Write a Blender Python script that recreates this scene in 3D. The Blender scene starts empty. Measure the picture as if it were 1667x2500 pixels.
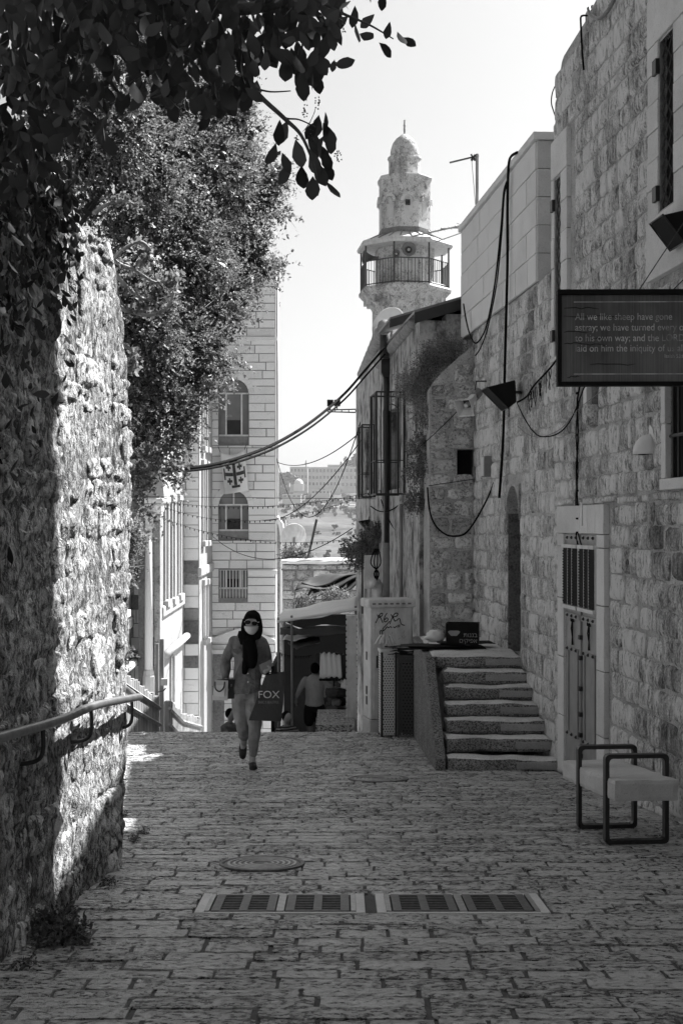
import bpy, bmesh, math, random
import numpy as np
from mathutils import Vector, Matrix, noise

# ------------------------------------------------------------------ camera, sky, sun, exposure
scene = bpy.context.scene
col = scene.collection
F, CX, CY, H = 3200.0, 833.5, 1280.0, 1.46        # focal length in photo pixels, horizon, eye height

cam_d = bpy.data.cameras.new('camera')
cam = bpy.data.objects.new('camera', cam_d)
col.objects.link(cam)
cam.location = (0, 0, H)
cam.rotation_euler = (math.radians(90), 0, 0)
cam_d.sensor_width = 36
cam_d.sensor_fit = 'AUTO'
cam_d.lens = F / 2500 * 36
cam_d.shift_y = (CY - 1250) / 2500
cam_d.clip_start = 0.05
cam_d.clip_end = 6000
scene.camera = cam

SUN_AZ, SUN_EL = math.radians(42), math.radians(49)   # azimuth clockwise from the view direction
sunv = Vector((math.sin(SUN_AZ) * math.cos(SUN_EL), math.cos(SUN_AZ) * math.cos(SUN_EL), math.sin(SUN_EL)))

world = bpy.data.worlds.new('World')
scene.world = world
world.use_nodes = True
wn = world.node_tree
wn.nodes.clear()
w_out = wn.nodes.new('ShaderNodeOutputWorld')
w_bg = wn.nodes.new('ShaderNodeBackground')
w_bw = wn.nodes.new('ShaderNodeRGBToBW')
w_sky = wn.nodes.new('ShaderNodeTexSky')
w_sky.sky_type = 'NISHITA'
w_sky.sun_disc = False
w_sky.sun_elevation = SUN_EL
w_sky.sun_rotation = SUN_AZ
w_sky.air_density = 1.0
w_sky.dust_density = 2.8
w_sky.ozone_density = 1.0
w_bg.inputs['Strength'].default_value = 0.05
wn.links.new(w_sky.outputs[0], w_bw.inputs[0])
wn.links.new(w_bw.outputs[0], w_bg.inputs['Color'])
wn.links.new(w_bg.outputs[0], w_out.inputs['Surface'])

sun_d = bpy.data.lights.new('sun', 'SUN')
sun_d.energy = 4.7
sun_d.angle = math.radians(0.5)
sun_d.color = (1, 1, 1)                              # black and white photograph
sun = bpy.data.objects.new('sun', sun_d)
col.objects.link(sun)
sun.rotation_euler = sunv.to_track_quat('Z', 'Y').to_euler()
sun.location = sunv * 60

scene.view_settings.view_transform = 'Standard'
scene.view_settings.look = 'None'
scene.view_settings.exposure = 1.72
scene.view_settings.gamma = 1.0
scene.view_settings.use_curve_mapping = False

# ------------------------------------------------------------------ helpers
R = random.Random(7)
def P(px, py, Y):
    return Vector(((px - CX) / F * Y, Y, H + (CY - py) / F * Y))
SLOPE, CREST = 0.0814, 19.0
def gz(Y):
    if Y <= CREST: return -SLOPE * Y
    return -SLOPE * CREST - 0.2 * (Y - CREST)
def G(px, py):
    d = py - CY
    Y = F * H / (d - F * SLOPE)
    return Vector(((px - CX) / F * Y, Y, -SLOPE * Y))

def tag(o, label, cat, group=None):
    o['label'] = label; o['category'] = cat
    if group: o['group'] = group
    return o
def struct(o):
    o['kind'] = 'structure'; return o
def stuff(o):
    o['kind'] = 'stuff'; return o
def empty(name, loc=(0, 0, 0), rz=0.0, parent=None):
    o = bpy.data.objects.new(name, None)
    col.objects.link(o)
    o.empty_display_size = 0.2
    o.location = loc; o.rotation_euler = (0, 0, rz); o.parent = parent
    return o
def thing(name, label, cat, loc=(0, 0, 0), rz=0.0, group=None):
    return tag(empty(name, loc, rz), label, cat, group)
def link(name, me, parent=None, loc=(0, 0, 0), rot=(0, 0, 0), scale=(1, 1, 1)):
    o = bpy.data.objects.new(name, me)
    col.objects.link(o)
    o.parent = parent; o.location = loc; o.rotation_euler = rot; o.scale = scale
    return o

class MB:
    """collects shapes and links them as one mesh object"""
    def __init__(s): s.V = []; s.F = []
    def add(s, V, Fc):
        n = len(s.V); s.V += [tuple(v) for v in V]; s.F += [tuple(i + n for i in f) for f in Fc]; return s
    def box(s, x0, x1, y0, y1, z0, z1, M=None):
        V = [(x, y, z) for x in (x0, x1) for y in (y0, y1) for z in (z0, z1)]
        if M is not None: V = [M @ Vector(v) for v in V]
        return s.add(V, [(0, 1, 3, 2), (4, 6, 7, 5), (0, 4, 5, 1), (2, 3, 7, 6), (0, 2, 6, 4), (1, 5, 7, 3)])
    def cbox(s, c, size, rz=0, rx=0, ry=0):
        M = Matrix.Translation(c) @ Matrix.Rotation(rz, 4, 'Z') @ Matrix.Rotation(ry, 4, 'Y') @ Matrix.Rotation(rx, 4, 'X')
        a, b, c2 = [q / 2 for q in size]
        return s.box(-a, a, -b, b, -c2, c2, M)
    def quad(s, a, b, c, d): return s.add([a, b, c, d], [(0, 1, 2, 3)])
    def tube(s, pts, r, n=6, caps=True, flat=1.0):
        pts = [Vector(p) for p in pts]
        m = len(pts)
        rr = r if isinstance(r, (list, tuple)) else [r] * m
        V = []; Fc = []
        prev = None
        for i, p in enumerate(pts):
            t = (pts[min(i + 1, m - 1)] - pts[max(i - 1, 0)])
            if t.length < 1e-9: t = Vector((0, 0, 1))
            t.normalize()
            if prev is None:
                ref = Vector((0, 0, 1)) if abs(t.z) < 0.9 else Vector((1, 0, 0))
                a = t.cross(ref).normalized()
            else:
                a = (prev - t * prev.dot(t))
                a = a.normalized() if a.length > 1e-6 else t.orthogonal().normalized()
            b = t.cross(a)
            prev = a
            for k in range(n):
                an = 2 * math.pi * k / n
                V.append(p + (a * math.cos(an) + b * math.sin(an) * flat) * rr[i])
        for i in range(m - 1):
            for k in range(n):
                k2 = (k + 1) % n
                Fc.append((i * n + k, i * n + k2, (i + 1) * n + k2, (i + 1) * n + k))
        if caps:
            Fc.append(tuple(range(n - 1, -1, -1))); Fc.append(tuple((m - 1) * n + k for k in range(n)))
        return s.add(V, Fc)
    def loft(s, rings, n=14, caps=True):
        """rings: (centre, rx, ry[, tilt_x]) horizontal ellipses"""
        V = []; Fc = []
        for r in rings:
            c, rx, ry = r[0], r[1], r[2]
            for k in range(n):
                an = 2 * math.pi * k / n
                V.append((c[0] + rx * math.cos(an), c[1] + ry * math.sin(an), c[2]))
        m = len(rings)
        for i in range(m - 1):
            for k in range(n):
                k2 = (k + 1) % n
                Fc.append((i * n + k, i * n + k2, (i + 1) * n + k2, (i + 1) * n + k))
        if caps:
            Fc.append(tuple(range(n - 1, -1, -1))); Fc.append(tuple((m - 1) * n + k for k in range(n)))
        return s.add(V, Fc)
    def lathe(s, prof, n=8, rot=0.0, c=(0, 0, 0), caps=True):
        V = []; Fc = []
        for r, z in prof:
            for k in range(n):
                an = 2 * math.pi * k / n + rot
                V.append((c[0] + r * math.cos(an), c[1] + r * math.sin(an), c[2] + z))
        m = len(prof)
        for i in range(m - 1):
            for k in range(n):
                k2 = (k + 1) % n
                Fc.append((i * n + k, i * n + k2, (i + 1) * n + k2, (i + 1) * n + k))
        if caps:
            Fc.append(tuple(range(n - 1, -1, -1))); Fc.append(tuple((m - 1) * n + k for k in range(n)))
        return s.add(V, Fc)
    def prism(s, poly, y0, y1):
        """poly in (x, z), counter-clockwise seen from -y, extruded y0..y1"""
        n = len(poly)
        V = [(x, y0, z) for x, z in poly] + [(x, y1, z) for x, z in poly]
        Fc = [tuple(range(n)), tuple(range(2 * n - 1, n - 1, -1))]
        Fc += [(i, i + n, (i + 1) % n + n, (i + 1) % n) for i in range(n)]
        return s.add(V, Fc)
    def strip(s, outer, inner, y0, y1, closed=False):
        """a band between two polylines in (x, z), extruded y0..y1"""
        n = len(outer)
        for i in range(n if closed else n - 1):
            j = (i + 1) % n
            s.prism([inner[i], inner[j], outer[j], outer[i]][::-1], y0, y1)
        return s
    def xf(s, M, start=0):
        s.V[start:] = [tuple(M @ Vector(v)) for v in s.V[start:]]
        return s
    def build(s, name, m, parent=None, smooth=False, bevel=0.0, recenter=None, seg=2):
        V = np.array(s.V, dtype=float).reshape(-1, 3)
        off = np.zeros(3)
        if recenter is None: recenter = parent is None
        if recenter and len(V):
            lo, hi = V.min(0), V.max(0)
            off = np.array([(lo[0] + hi[0]) / 2, (lo[1] + hi[1]) / 2, lo[2]])
        me = bpy.data.meshes.new(name)
        me.from_pydata((V - off).tolist(), [], s.F)
        for mm in (m if isinstance(m, (list, tuple)) else [m]): me.materials.append(mm)
        me.update()
        if smooth: me.shade_smooth()
        o = link(name, me, parent, tuple(off))
        if bevel:
            b = o.modifiers.new('bevel', 'BEVEL'); b.width = bevel; b.segments = seg; b.limit_method = 'ANGLE'
        return o

def npmesh(name, V, Fc, m, parent=None, smooth=False, loc=(0, 0, 0)):
    """V (n,3) array, Fc (m,k) array: fast mesh of equal faces"""
    V = np.asarray(V, dtype=np.float32); Fc = np.asarray(Fc, dtype=np.int32)
    me = bpy.data.meshes.new(name)
    k = Fc.shape[1]
    me.vertices.add(len(V)); me.vertices.foreach_set('co', V.ravel())
    me.loops.add(Fc.size); me.loops.foreach_set('vertex_index', Fc.ravel())
    me.polygons.add(len(Fc)); me.polygons.foreach_set('loop_start', np.arange(0, Fc.size, k, dtype=np.int32))
    me.update(calc_edges=True)
    me.materials.append(m)
    if smooth: me.shade_smooth()
    return link(name, me, parent, loc)

def sag(a, b, drop, n=16):
    a, b = Vector(a), Vector(b)
    return [a.lerp(b, i / n) - Vector((0, 0, drop * 4 * (i / n) * (1 - i / n))) for i in range(n + 1)]
def smoothpts(pts, k=4):
    """Catmull-Rom through the given points"""
    pts = [Vector(p) for p in pts]
    out = []
    for i in range(len(pts) - 1):
        p0, p1, p2, p3 = pts[max(i - 1, 0)], pts[i], pts[i + 1], pts[min(i + 2, len(pts) - 1)]
        for j in range(k):
            t = j / k
            out.append(0.5 * ((2 * p1) + (p2 - p0) * t + (2 * p0 - 5 * p1 + 4 * p2 - p3) * t * t + (3 * p1 - p0 - 3 * p2 + p3) * t ** 3))
    out.append(pts[-1])
    return out

# ------------------------------------------------------------------ materials
def grey(v): return (v, v, v, 1)
class NT:
    def __init__(s, name):
        s.m = bpy.data.materials.new(name); s.m.use_nodes = True
        s.t = s.m.node_tree; s.t.nodes.clear()
        s.out = s.t.nodes.new('ShaderNodeOutputMaterial')
    def n(s, typ, ins=None, **kw):
        nd = s.t.nodes.new(typ)
        for k, v in kw.items(): setattr(nd, k, v)
        for k, v in (ins or {}).items(): s.put(nd.inputs[k], v)
        return nd
    def put(s, sock, v):
        if hasattr(v, 'is_output'): s.t.links.new(v, sock)
        else: sock.default_value = v
    def math(s, op, a, b=0.0, clamp=False):
        nd = s.n('ShaderNodeMath', operation=op, use_clamp=clamp)
        s.put(nd.inputs[0], a); s.put(nd.inputs[1], b); return nd.outputs[0]
    def pos(s, sc=(1, 1, 1)):
        g = s.n('ShaderNodeNewGeometry')
        mp = s.n('ShaderNodeMapping', {'Vector': g.outputs['Position'], 'Scale': sc})
        return mp.outputs[0]
    def noise(s, vec, scale, detail=4, rough=0.6, dist=0.0):
        return s.n('ShaderNodeTexNoise', {'Vector': vec, 'Scale': scale, 'Detail': detail, 'Roughness': rough, 'Distortion': dist}).outputs[0]
    def ramp(s, v, a, b, lo=0.0, hi=1.0):
        nd = s.n('ShaderNodeMapRange', {'Value': v, 'From Min': a, 'From Max': b, 'To Min': lo, 'To Max': hi})
        return nd.outputs[0]
    def rnd(s):
        a = s.n('ShaderNodeObjectInfo').outputs['Random']
        b = s.n('ShaderNodeNewGeometry').outputs['Random Per Island']
        return s.math('FRACT', s.math('ADD', a, b))
    def principled(s, colr, rough=0.8, spec=0.3, metal=0.0, normal=None, **kw):
        p = s.n('ShaderNodeBsdfPrincipled', {'Roughness': rough, 'Specular IOR Level': spec, 'Metallic': metal})
        if hasattr(colr, 'is_output'): s.t.links.new(colr, p.inputs['Base Color'])
        else: p.inputs['Base Color'].default_value = grey(colr)
        if normal is not None: s.t.links.new(normal, p.inputs['Normal'])
        s.t.links.new(p.outputs[0], s.out.inputs['Surface'])
        return p
    def bump(s, h, strength=0.5, dist=0.02, normal=None):
        b = s.n('ShaderNodeBump', {'Height': h, 'Strength': strength, 'Distance': dist})
        if normal is not None: s.t.links.new(normal, b.inputs['Normal'])
        return b.outputs[0]

def stone_mat(name, tone=0.36, spread=0.3, mott=0.35, mscale=1.6, pit=0.5, pscale=26, pth=(0.36, 0.46),
              bump=0.7, bdist=0.02, bscale=14, rough=0.9, spec=0.2, sc=(1, 1, 1), fine=0.25, dark=0.0, dscale=0.8, psc=None, crack=0.0, cscale=7, pvar=0.0):
    t = NT(name)
    p = t.pos(sc)
    pp = t.pos(psc) if psc else p
    r = t.rnd()
    v = t.ramp(r, 0, 1, tone * (1 - spread), tone * (1 + spread))
    v = t.math('MULTIPLY', v, t.ramp(t.noise(p, mscale, 5, 0.65), 0.3, 0.7, 1 - mott, 1 + mott))
    big = t.noise(pp, pscale, 6, 0.65)
    if pvar: big = t.math('ADD', big, t.ramp(t.math('FRACT', t.math('MULTIPLY', r, 7.31)), 0, 1, -pvar, pvar))
    v = t.math('MULTIPLY', v, t.ramp(big, pth[0], pth[1], 1 - pit, 1.0))
    v = t.math('MULTIPLY', v, t.ramp(t.noise(p, pscale * 4, 3, 0.6), 0.35, 0.65, 1 - fine, 1 + fine))
    if dark:
        v = t.math('MULTIPLY', v, t.ramp(t.noise(t.pos((1.4, 1.4, 0.5)), dscale, 6, 0.7), 0.5, 0.62, 1.0, 1 - dark))
    crk = None
    if crack:
        crk = t.ramp(t.math('ABSOLUTE', t.math('SUBTRACT', t.noise(pp, cscale, 5, 0.6, 0.6), 0.5)), 0.0, 0.028)
        msk = t.ramp(t.noise(p, cscale * .45, 3, 0.6), 0.42, 0.58)
        crk = t.math('MAXIMUM', crk, msk)
        v = t.math('MULTIPLY', v, t.ramp(crk, 0, 1, 1 - crack, 1.0))
    v = t.math('MINIMUM', v, 0.72)
    h = t.math('ADD', t.math('MULTIPLY', t.noise(pp, bscale, 8, 0.65), 1.0), t.math('MULTIPLY', t.ramp(big, pth[0] - 0.03, pth[1] + 0.05), 0.45))
    if crk is not None: h = t.math('ADD', h, t.math('MULTIPLY', crk, 0.5))
    t.principled(v, rough, spec, normal=t.bump(h, bump, bdist))
    return t.m
def plain_mat(name, tone, rough=0.6, spec=0.3, metal=0.0, var=0.15, scale=6, bump=0.0, bscale=60, bdist=0.003, sc=(1, 1, 1), rand=0.0, dirt=0.0):
    t = NT(name)
    p = t.pos(sc)
    v = t.ramp(t.noise(p, scale, 5, 0.6), 0.3, 0.7, tone * (1 - var), tone * (1 + var))
    if rand: v = t.math('MULTIPLY', v, t.ramp(t.rnd(), 0, 1, 1 - rand, 1 + rand))
    if dirt: v = t.math('MULTIPLY', v, t.ramp(t.noise(t.pos((3, 3, 0.6)), 2.5, 6, 0.7), 0.5, 0.7, 1.0, 1 - dirt))
    nrm = t.bump(t.noise(p, bscale, 4, 0.6), bump, bdist) if bump else None
    t.principled(v, rough, spec, metal, nrm)
    return t.m
def leaf_mat(name, lo, hi, trans=0.35, rough=0.5, spec=0.3):
    t = NT(name)
    r = t.rnd()
    v = t.ramp(r, 0, 1, lo, hi)
    p = t.n('ShaderNodeBsdfPrincipled', {'Roughness': rough, 'Specular IOR Level': spec})
    t.t.links.new(v, p.inputs['Base Color'])
    tr = t.n('ShaderNodeBsdfTranslucent'); t.t.links.new(v, tr.inputs['Color'])
    mx = t.n('ShaderNodeMixShader', {0: trans})
    t.t.links.new(p.outputs[0], mx.inputs[1]); t.t.links.new(tr.outputs[0], mx.inputs[2])
    t.t.links.new(mx.outputs[0], t.out.inputs['Surface'])
    return t.m

M = {}
M['left'] = stone_mat('left_rubble', 0.6, 0.3, 0.4, 2.2, 0.75, 24, (0.40, 0.48), 1.0, 0.045, 13, dark=0.4, dscale=1.1, psc=(1, 1, 0.75), crack=0.7, cscale=5)
M['left_mortar'] = stone_mat('left_mortar', 0.5, 0.1, 0.45, 2.5, 0.75, 22, (0.42, 0.50), 1.0, 0.045, 14, dark=0.5, dscale=1.3, psc=(1, 1, 0.75), crack=0.75, cscale=6)
M['right'] = stone_mat('right_rubble', 0.78, 0.36, 0.35, 1.8, 0.6, 14, (0.38, 0.47), 0.9, 0.02, 10, dark=0.55, dscale=0.9, psc=(2.0, 2.0, 0.6), crack=0.5, cscale=4, fine=0.35)
M['right_mortar'] = stone_mat('right_mortar', 0.42, 0.1, 0.3, 2.5, 0.4, 24, (0.36, 0.46), 0.8, 0.015, 20)
M['ashlar'] = stone_mat('ashlar', 0.74, 0.07, 0.12, 1.2, 0.08, 40, bump=0.25, bdist=0.006, bscale=30, fine=0.06)
M['ashlar_joint'] = plain_mat('ashlar_joint', 0.26, 0.95)
M['frame'] = stone_mat('frame_stone', 0.64, 0.08, 0.15, 1.6, 0.12, 40, bump=0.3, bdist=0.006, bscale=30, fine=0.08)
M['tower'] = stone_mat('tower_stone', 0.72, 0.14, 0.12, 0.5, 0.16, 9, (0.3, 0.42), 0.4, 0.02, 8, fine=0.1)
M['tower_joint'] = plain_mat('tower_joint', 0.2, 0.95)
M['facade'] = stone_mat('facade_stone', 0.33, 0.1, 0.14, 0.7, 0.14, 9, (0.3, 0.42), 0.4, 0.02, 8, fine=0.08)
M['frame_far'] = stone_mat('far_frame_stone', 0.4, 0.08, 0.15, 1.6, 0.12, 40, bump=0.3, bdist=0.006, bscale=30, fine=0.08)
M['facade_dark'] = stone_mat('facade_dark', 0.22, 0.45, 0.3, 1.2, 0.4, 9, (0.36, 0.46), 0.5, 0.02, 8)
M['minaret'] = stone_mat('minaret_stone', 0.72, 0.1, 0.3, 0.8, 0.45, 5, (0.38, 0.46), 0.7, 0.06, 5, dark=0.5, dscale=0.6, crack=0.4, cscale=1.2)
M['paver'] = stone_mat('paver', 1.0, 0.2, 0.25, 1.2, 0.9, 36, (0.405, 0.465), 1.0, 0.04, 28, rough=0.22, spec=0.9, fine=0.45, psc=(0.65, 1, 1), pvar=0.05)
M['paver_bed'] = plain_mat('paver_bed', 0.1, 0.95, bump=0.6, bdist=0.01)
M['concrete'] = stone_mat('concrete', 0.55, 0.06, 0.15, 3, 0.25, 50, (0.3, 0.4), 0.4, 0.004, 60, fine=0.12)
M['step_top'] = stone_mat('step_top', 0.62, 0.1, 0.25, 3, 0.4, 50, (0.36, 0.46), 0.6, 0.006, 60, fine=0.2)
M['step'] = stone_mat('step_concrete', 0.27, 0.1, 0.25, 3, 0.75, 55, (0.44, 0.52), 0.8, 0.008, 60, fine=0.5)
M['step_smooth'] = stone_mat('step_screed', 0.3, 0.1, 0.2, 3, 0.3, 50, (0.3, 0.42), 0.4, 0.004, 60)
M['buttress'] = stone_mat('buttress_stone', 0.55, 0.35, 0.3, 2.4, 0.45, 26, (0.38, 0.46), 0.9, 0.025, 16, dark=0.65, dscale=1.0, crack=0.6, cscale=4)
M['dark_metal'] = plain_mat('dark_metal', 0.035, 0.45, 0.5, 0.3, rand=0.1)
M['steel'] = plain_mat('painted_steel', 0.035, 0.4, 0.5, 0.4)
M['rail'] = plain_mat('rail_steel', 0.2, 0.35, 0.5, 0.6, var=0.3, scale=20)
M['iron'] = plain_mat('cast_iron', 0.09, 0.5, 0.5, 0.5, var=0.4, scale=30, bump=0.4)
M['iron_light'] = plain_mat('worn_iron', 0.3, 0.4, 0.5, 0.6, var=0.3, scale=25)
M['black'] = plain_mat('black', 0.008, 0.7, 0.15)
M['rubber'] = plain_mat('cable_black', 0.008, 0.9, 0.05)
M['white'] = plain_mat('white_paint', 0.7, 0.4, 0.4, var=0.06)
M['pale'] = plain_mat('pale_grey_paint', 0.62, 0.5, 0.35, var=0.12, dirt=0.3)
M['midgrey'] = plain_mat('mid_grey_paint', 0.2, 0.5, 0.35, var=0.15, dirt=0.25)
M['door'] = plain_mat('door_paint', 0.3, 0.42, 0.45, var=0.14, dirt=0.25)
M['glass'] = plain_mat('window_glass', 0.12, 0.12, 0.5, var=0.3, scale=0.8)
M['recess'] = plain_mat('dark_interior', 0.02, 0.9, 0.1)
M['wood'] = plain_mat('fence_wood', 0.3, 0.75, 0.2, var=0.3, scale=4, sc=(3, 3, 0.4), rand=0.2, bump=0.3)
M['bark'] = plain_mat('bark', 0.08, 0.9, 0.1, var=0.4, scale=12, bump=0.8, bdist=0.01)
M['leaf_big'] = leaf_mat('big_leaf', 0.015, 0.06, 0.3, 0.35, 0.5)
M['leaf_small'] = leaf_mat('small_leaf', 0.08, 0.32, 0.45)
M['leaf_mid'] = leaf_mat('weed_leaf', 0.05, 0.2, 0.35)
M['twig'] = plain_mat('twig', 0.3, 0.85, 0.1, var=0.3)
M['cloth_black'] = plain_mat('black_cloth', 0.006, 0.95, 0.05)
M['cloth_shirt'] = plain_mat('denim_shirt', 0.15, 0.9, 0.1, var=0.3, scale=9, bump=0.9, bscale=16, bdist=0.03)
M['cloth_jeans'] = plain_mat('jeans', 0.24, 0.9, 0.1, var=0.3, scale=7, bump=0.5, bscale=25, bdist=0.012)
M['cloth_grey'] = plain_mat('grey_knit', 0.5, 0.95, 0.1, var=0.12, scale=9, bump=0.4, bscale=25, bdist=0.012)
M['cloth_dark'] = plain_mat('dark_cloth', 0.02, 0.95, 0.1)
M['skin'] = plain_mat('skin', 0.32, 0.55, 0.3, var=0.08)
M['mask'] = plain_mat('mask', 0.55, 0.9, 0.1, bump=0.4, bscale=40)
M['tarp'] = plain_mat('pale_tarp', 0.55, 0.7, 0.2, var=0.12, scale=3, dirt=0.2)
M['tarp_grey'] = plain_mat('grey_tarp', 0.1, 0.7, 0.2, var=0.25, scale=3)
M['tarp_dark'] = plain_mat('dark_tarp', 0.03, 0.7, 0.2, var=0.3, scale=4)
M['shoe'] = plain_mat('shoe', 0.03, 0.7, 0.2, var=0.5, scale=60)
# ------------------------------------------------------------------ ground, hillside, street
M['hill'] = (lambda t: (t.principled(t.math('MULTIPLY', t.ramp(t.noise(t.pos((1, 1, 1)), 0.03, 6, 0.65), 0.38, 0.62, 0.035, 0.11),
             t.ramp(t.noise(t.pos((1, 1, 1)), 0.25, 4, 0.7), 0.35, 0.65, 0.6, 1.25)), 0.95, 0.1), t.m)[1])(NT('hillside'))
HP = [(-60, 4.7), (0, -0.06), (19, -1.62), (50, -8.1), (120, -25), (260, -40), (400, -22), (500, -12.5), (700, 1), (900, 16), (1100, 31), (1300, 38), (3500, 30)]
def hill_z(X, Y):
    for (a, za), (b, zb) in zip(HP, HP[1:]):
        if a <= Y <= b:
            z = za + (zb - za) * (Y - a) / (b - a); break
    else: z = HP[-1][1]
    if Y > 150:
        k = min(1, (Y - 150) / 300)
        z += k * (noise.noise(Vector((X / 90, Y / 90, 0))) * 5 + noise.noise(Vector((X / 25, Y / 25, 3))) * 1.2)
    return z
ys = [-60, -20, -5, 0, 5, 10, 15, 19, 30, 40, 50, 80, 120, 180, 260] + list(range(300, 1320, 20)) + [1400, 1700, 2200, 3500]
xs = [-1500, -800, -400, -250] + list(range(-160, 170, 16)) + [250, 400, 800, 1500]
V = [(x, y, hill_z(x, y)) for y in ys for x in xs]
nx = len(xs)
Fc = [(j * nx + i, j * nx + i + 1, (j + 1) * nx + i + 1, (j + 1) * nx + i) for j in range(len(ys) - 1) for i in range(nx - 1)]
struct(npmesh('ground', V, Fc, M['hill'], smooth=True))

WX = lambda Y: 3.506 - 0.09 * Y                    # right-hand wall line
LX = lambda Y: -1.52 + 0.047 * (Y - 5.85)          # left-hand wall line
street = struct(npmesh('street', [(-6, -5, gz(-5) - 0.014), (4.2, -5, gz(-5) - 0.014), (4.2, CREST, gz(CREST) - 0.014), (-6, CREST, gz(CREST) - 0.014)], [(0, 1, 2, 3)], M['paver_bed']))

def paver_mesh(seed):
    r = random.Random(seed)
    nu, nv = 5, 2
    V = []; top = {}
    for j in range(nv + 1):
        for i in range(nu + 1):
            a, b = i / nu - 0.5, j / nv - 0.5
            e = max(abs(2 * a), abs(2 * b))
            edge = (i in (0, nu)) or (j in (0, nv))
            k = (i in (0, nu)) and (j in (0, nv))
            x = a + (r.uniform(-.01, .01) if not i in (0, nu) else r.uniform(-.012, .004) * (1 if a > 0 else -1))
            y = b + (r.uniform(-.03, .015) * (1 if b > 0 else -1) if j in (0, nv) else 0)
            if k: x *= 0.985; y *= 0.94
            z = r.uniform(-.2, .2) - (0.35 if edge else 0)
            top[i, j] = len(V); V.append((x, y, z))
    per = [(i, 0) for i in range(nu)] + [(nu, j) for j in range(nv)] + [(i, nv) for i in range(nu, 0, -1)] + [(0, j) for j in range(nv, 0, -1)]
    low = []
    for ij in per:
        x, y, z = V[top[ij]]
        low.append(len(V)); V.append((x * 1.01, y * 1.03, -3.2))
    Fc = [(top[i, j], top[i + 1, j], top[i + 1, j + 1], top[i, j + 1]) for j in range(nv) for i in range(nu)]
    n = len(per)
    Fc += [(top[per[(k + 1) % n]], top[per[k]], low[k], low[(k + 1) % n]) for k in range(n)]
    return np.array(V), Fc
PV = [paver_mesh(100 + i) for i in range(8)]
PVM = []
for V, Fc in PV:
    me = bpy.data.meshes.new('paving_stone'); me.from_pydata(V.tolist(), [], Fc); me.materials.append(M['paver']); me.shade_smooth(); PVM.append(me)
tilt = -math.atan(SLOPE)
GR_Y0, GR_Y1, GR_X0, GR_X1 = 6.80, 7.30, -0.77, 1.09      # drain strip
rects = []
rp = random.Random(11)
Y = 3.6
while Y < CREST - 0.02:
    d = rp.uniform(0.105, 0.17)
    if Y < GR_Y0 < Y + d + 0.06: d = GR_Y0 - Y
    elif Y < GR_Y1 < Y + d + 0.05: d = GR_Y1 - Y
    d = min(d, CREST - Y)
    yc = Y + d / 2
    x0 = LX(yc) if yc < 8.4 else -4.6
    x1 = WX(yc) - 0.02
    segs = [(x0, x1)]
    if GR_Y0 - 0.01 < yc < GR_Y1 + 0.01: segs = [(x0, GR_X0), (GR_X1, x1)]
    for s0, s1 in segs:
        x = s0 - rp.uniform(0, 0.2) if s0 == x0 else s0
        while x < s1 - 0.03:
            w = rp.uniform(0.18, 0.5) if rp.random() < .86 else rp.uniform(0.45, 0.75)
            if s1 - (x + w) < 0.2: w = s1 - x
            rects.append((x + w / 2, yc, w, d))
            x += w
    Y += d
rects.sort(key=lambda q: q[1] + (0 if abs((q[0] / q[1]) * F) < 900 else 50))
SV = []; SF = []
for i, (x, yc, w, d) in enumerate(rects):
    k = rp.randrange(8)
    dz = rp.uniform(-.004, .004)
    g = rp.uniform(0.005, 0.022); g2 = rp.uniform(0.002, 0.006)
    if i < 300:
        link('paving_stone', PVM[k], street, (x, yc, gz(yc) + dz - 0.0), (tilt + rp.uniform(-.01, .01), rp.uniform(-.006, .006), rp.uniform(-.012, .012)), (w - g, d - g2, 0.016))
    else:
        Vv = PV[k][0] * np.array([w - g, d - g2, 0.016])
        Vv = Vv + np.array([x, yc, 0]); Vv[:, 2] += -SLOPE * Vv[:, 1] + dz
        n = len(SV)
        SV += Vv.tolist(); SF += [tuple(q + n for q in f) for f in PV[k][1]]
mb = MB(); mb.V = SV; mb.F = SF
stuff(mb.build('paving_stones', M['paver'], street, smooth=True, recenter=False))

mb = MB()                                           # stepped street going down beyond the crest
y, z = CREST, gz(CREST)
while y < 50:
    mb.box(-6, 3.0, y + 0.002, y + 0.75, z - 0.8, z - 0.15)
    y += 0.75; z -= 0.15
struct(mb.build('street_steps', M['paver']))

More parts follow.
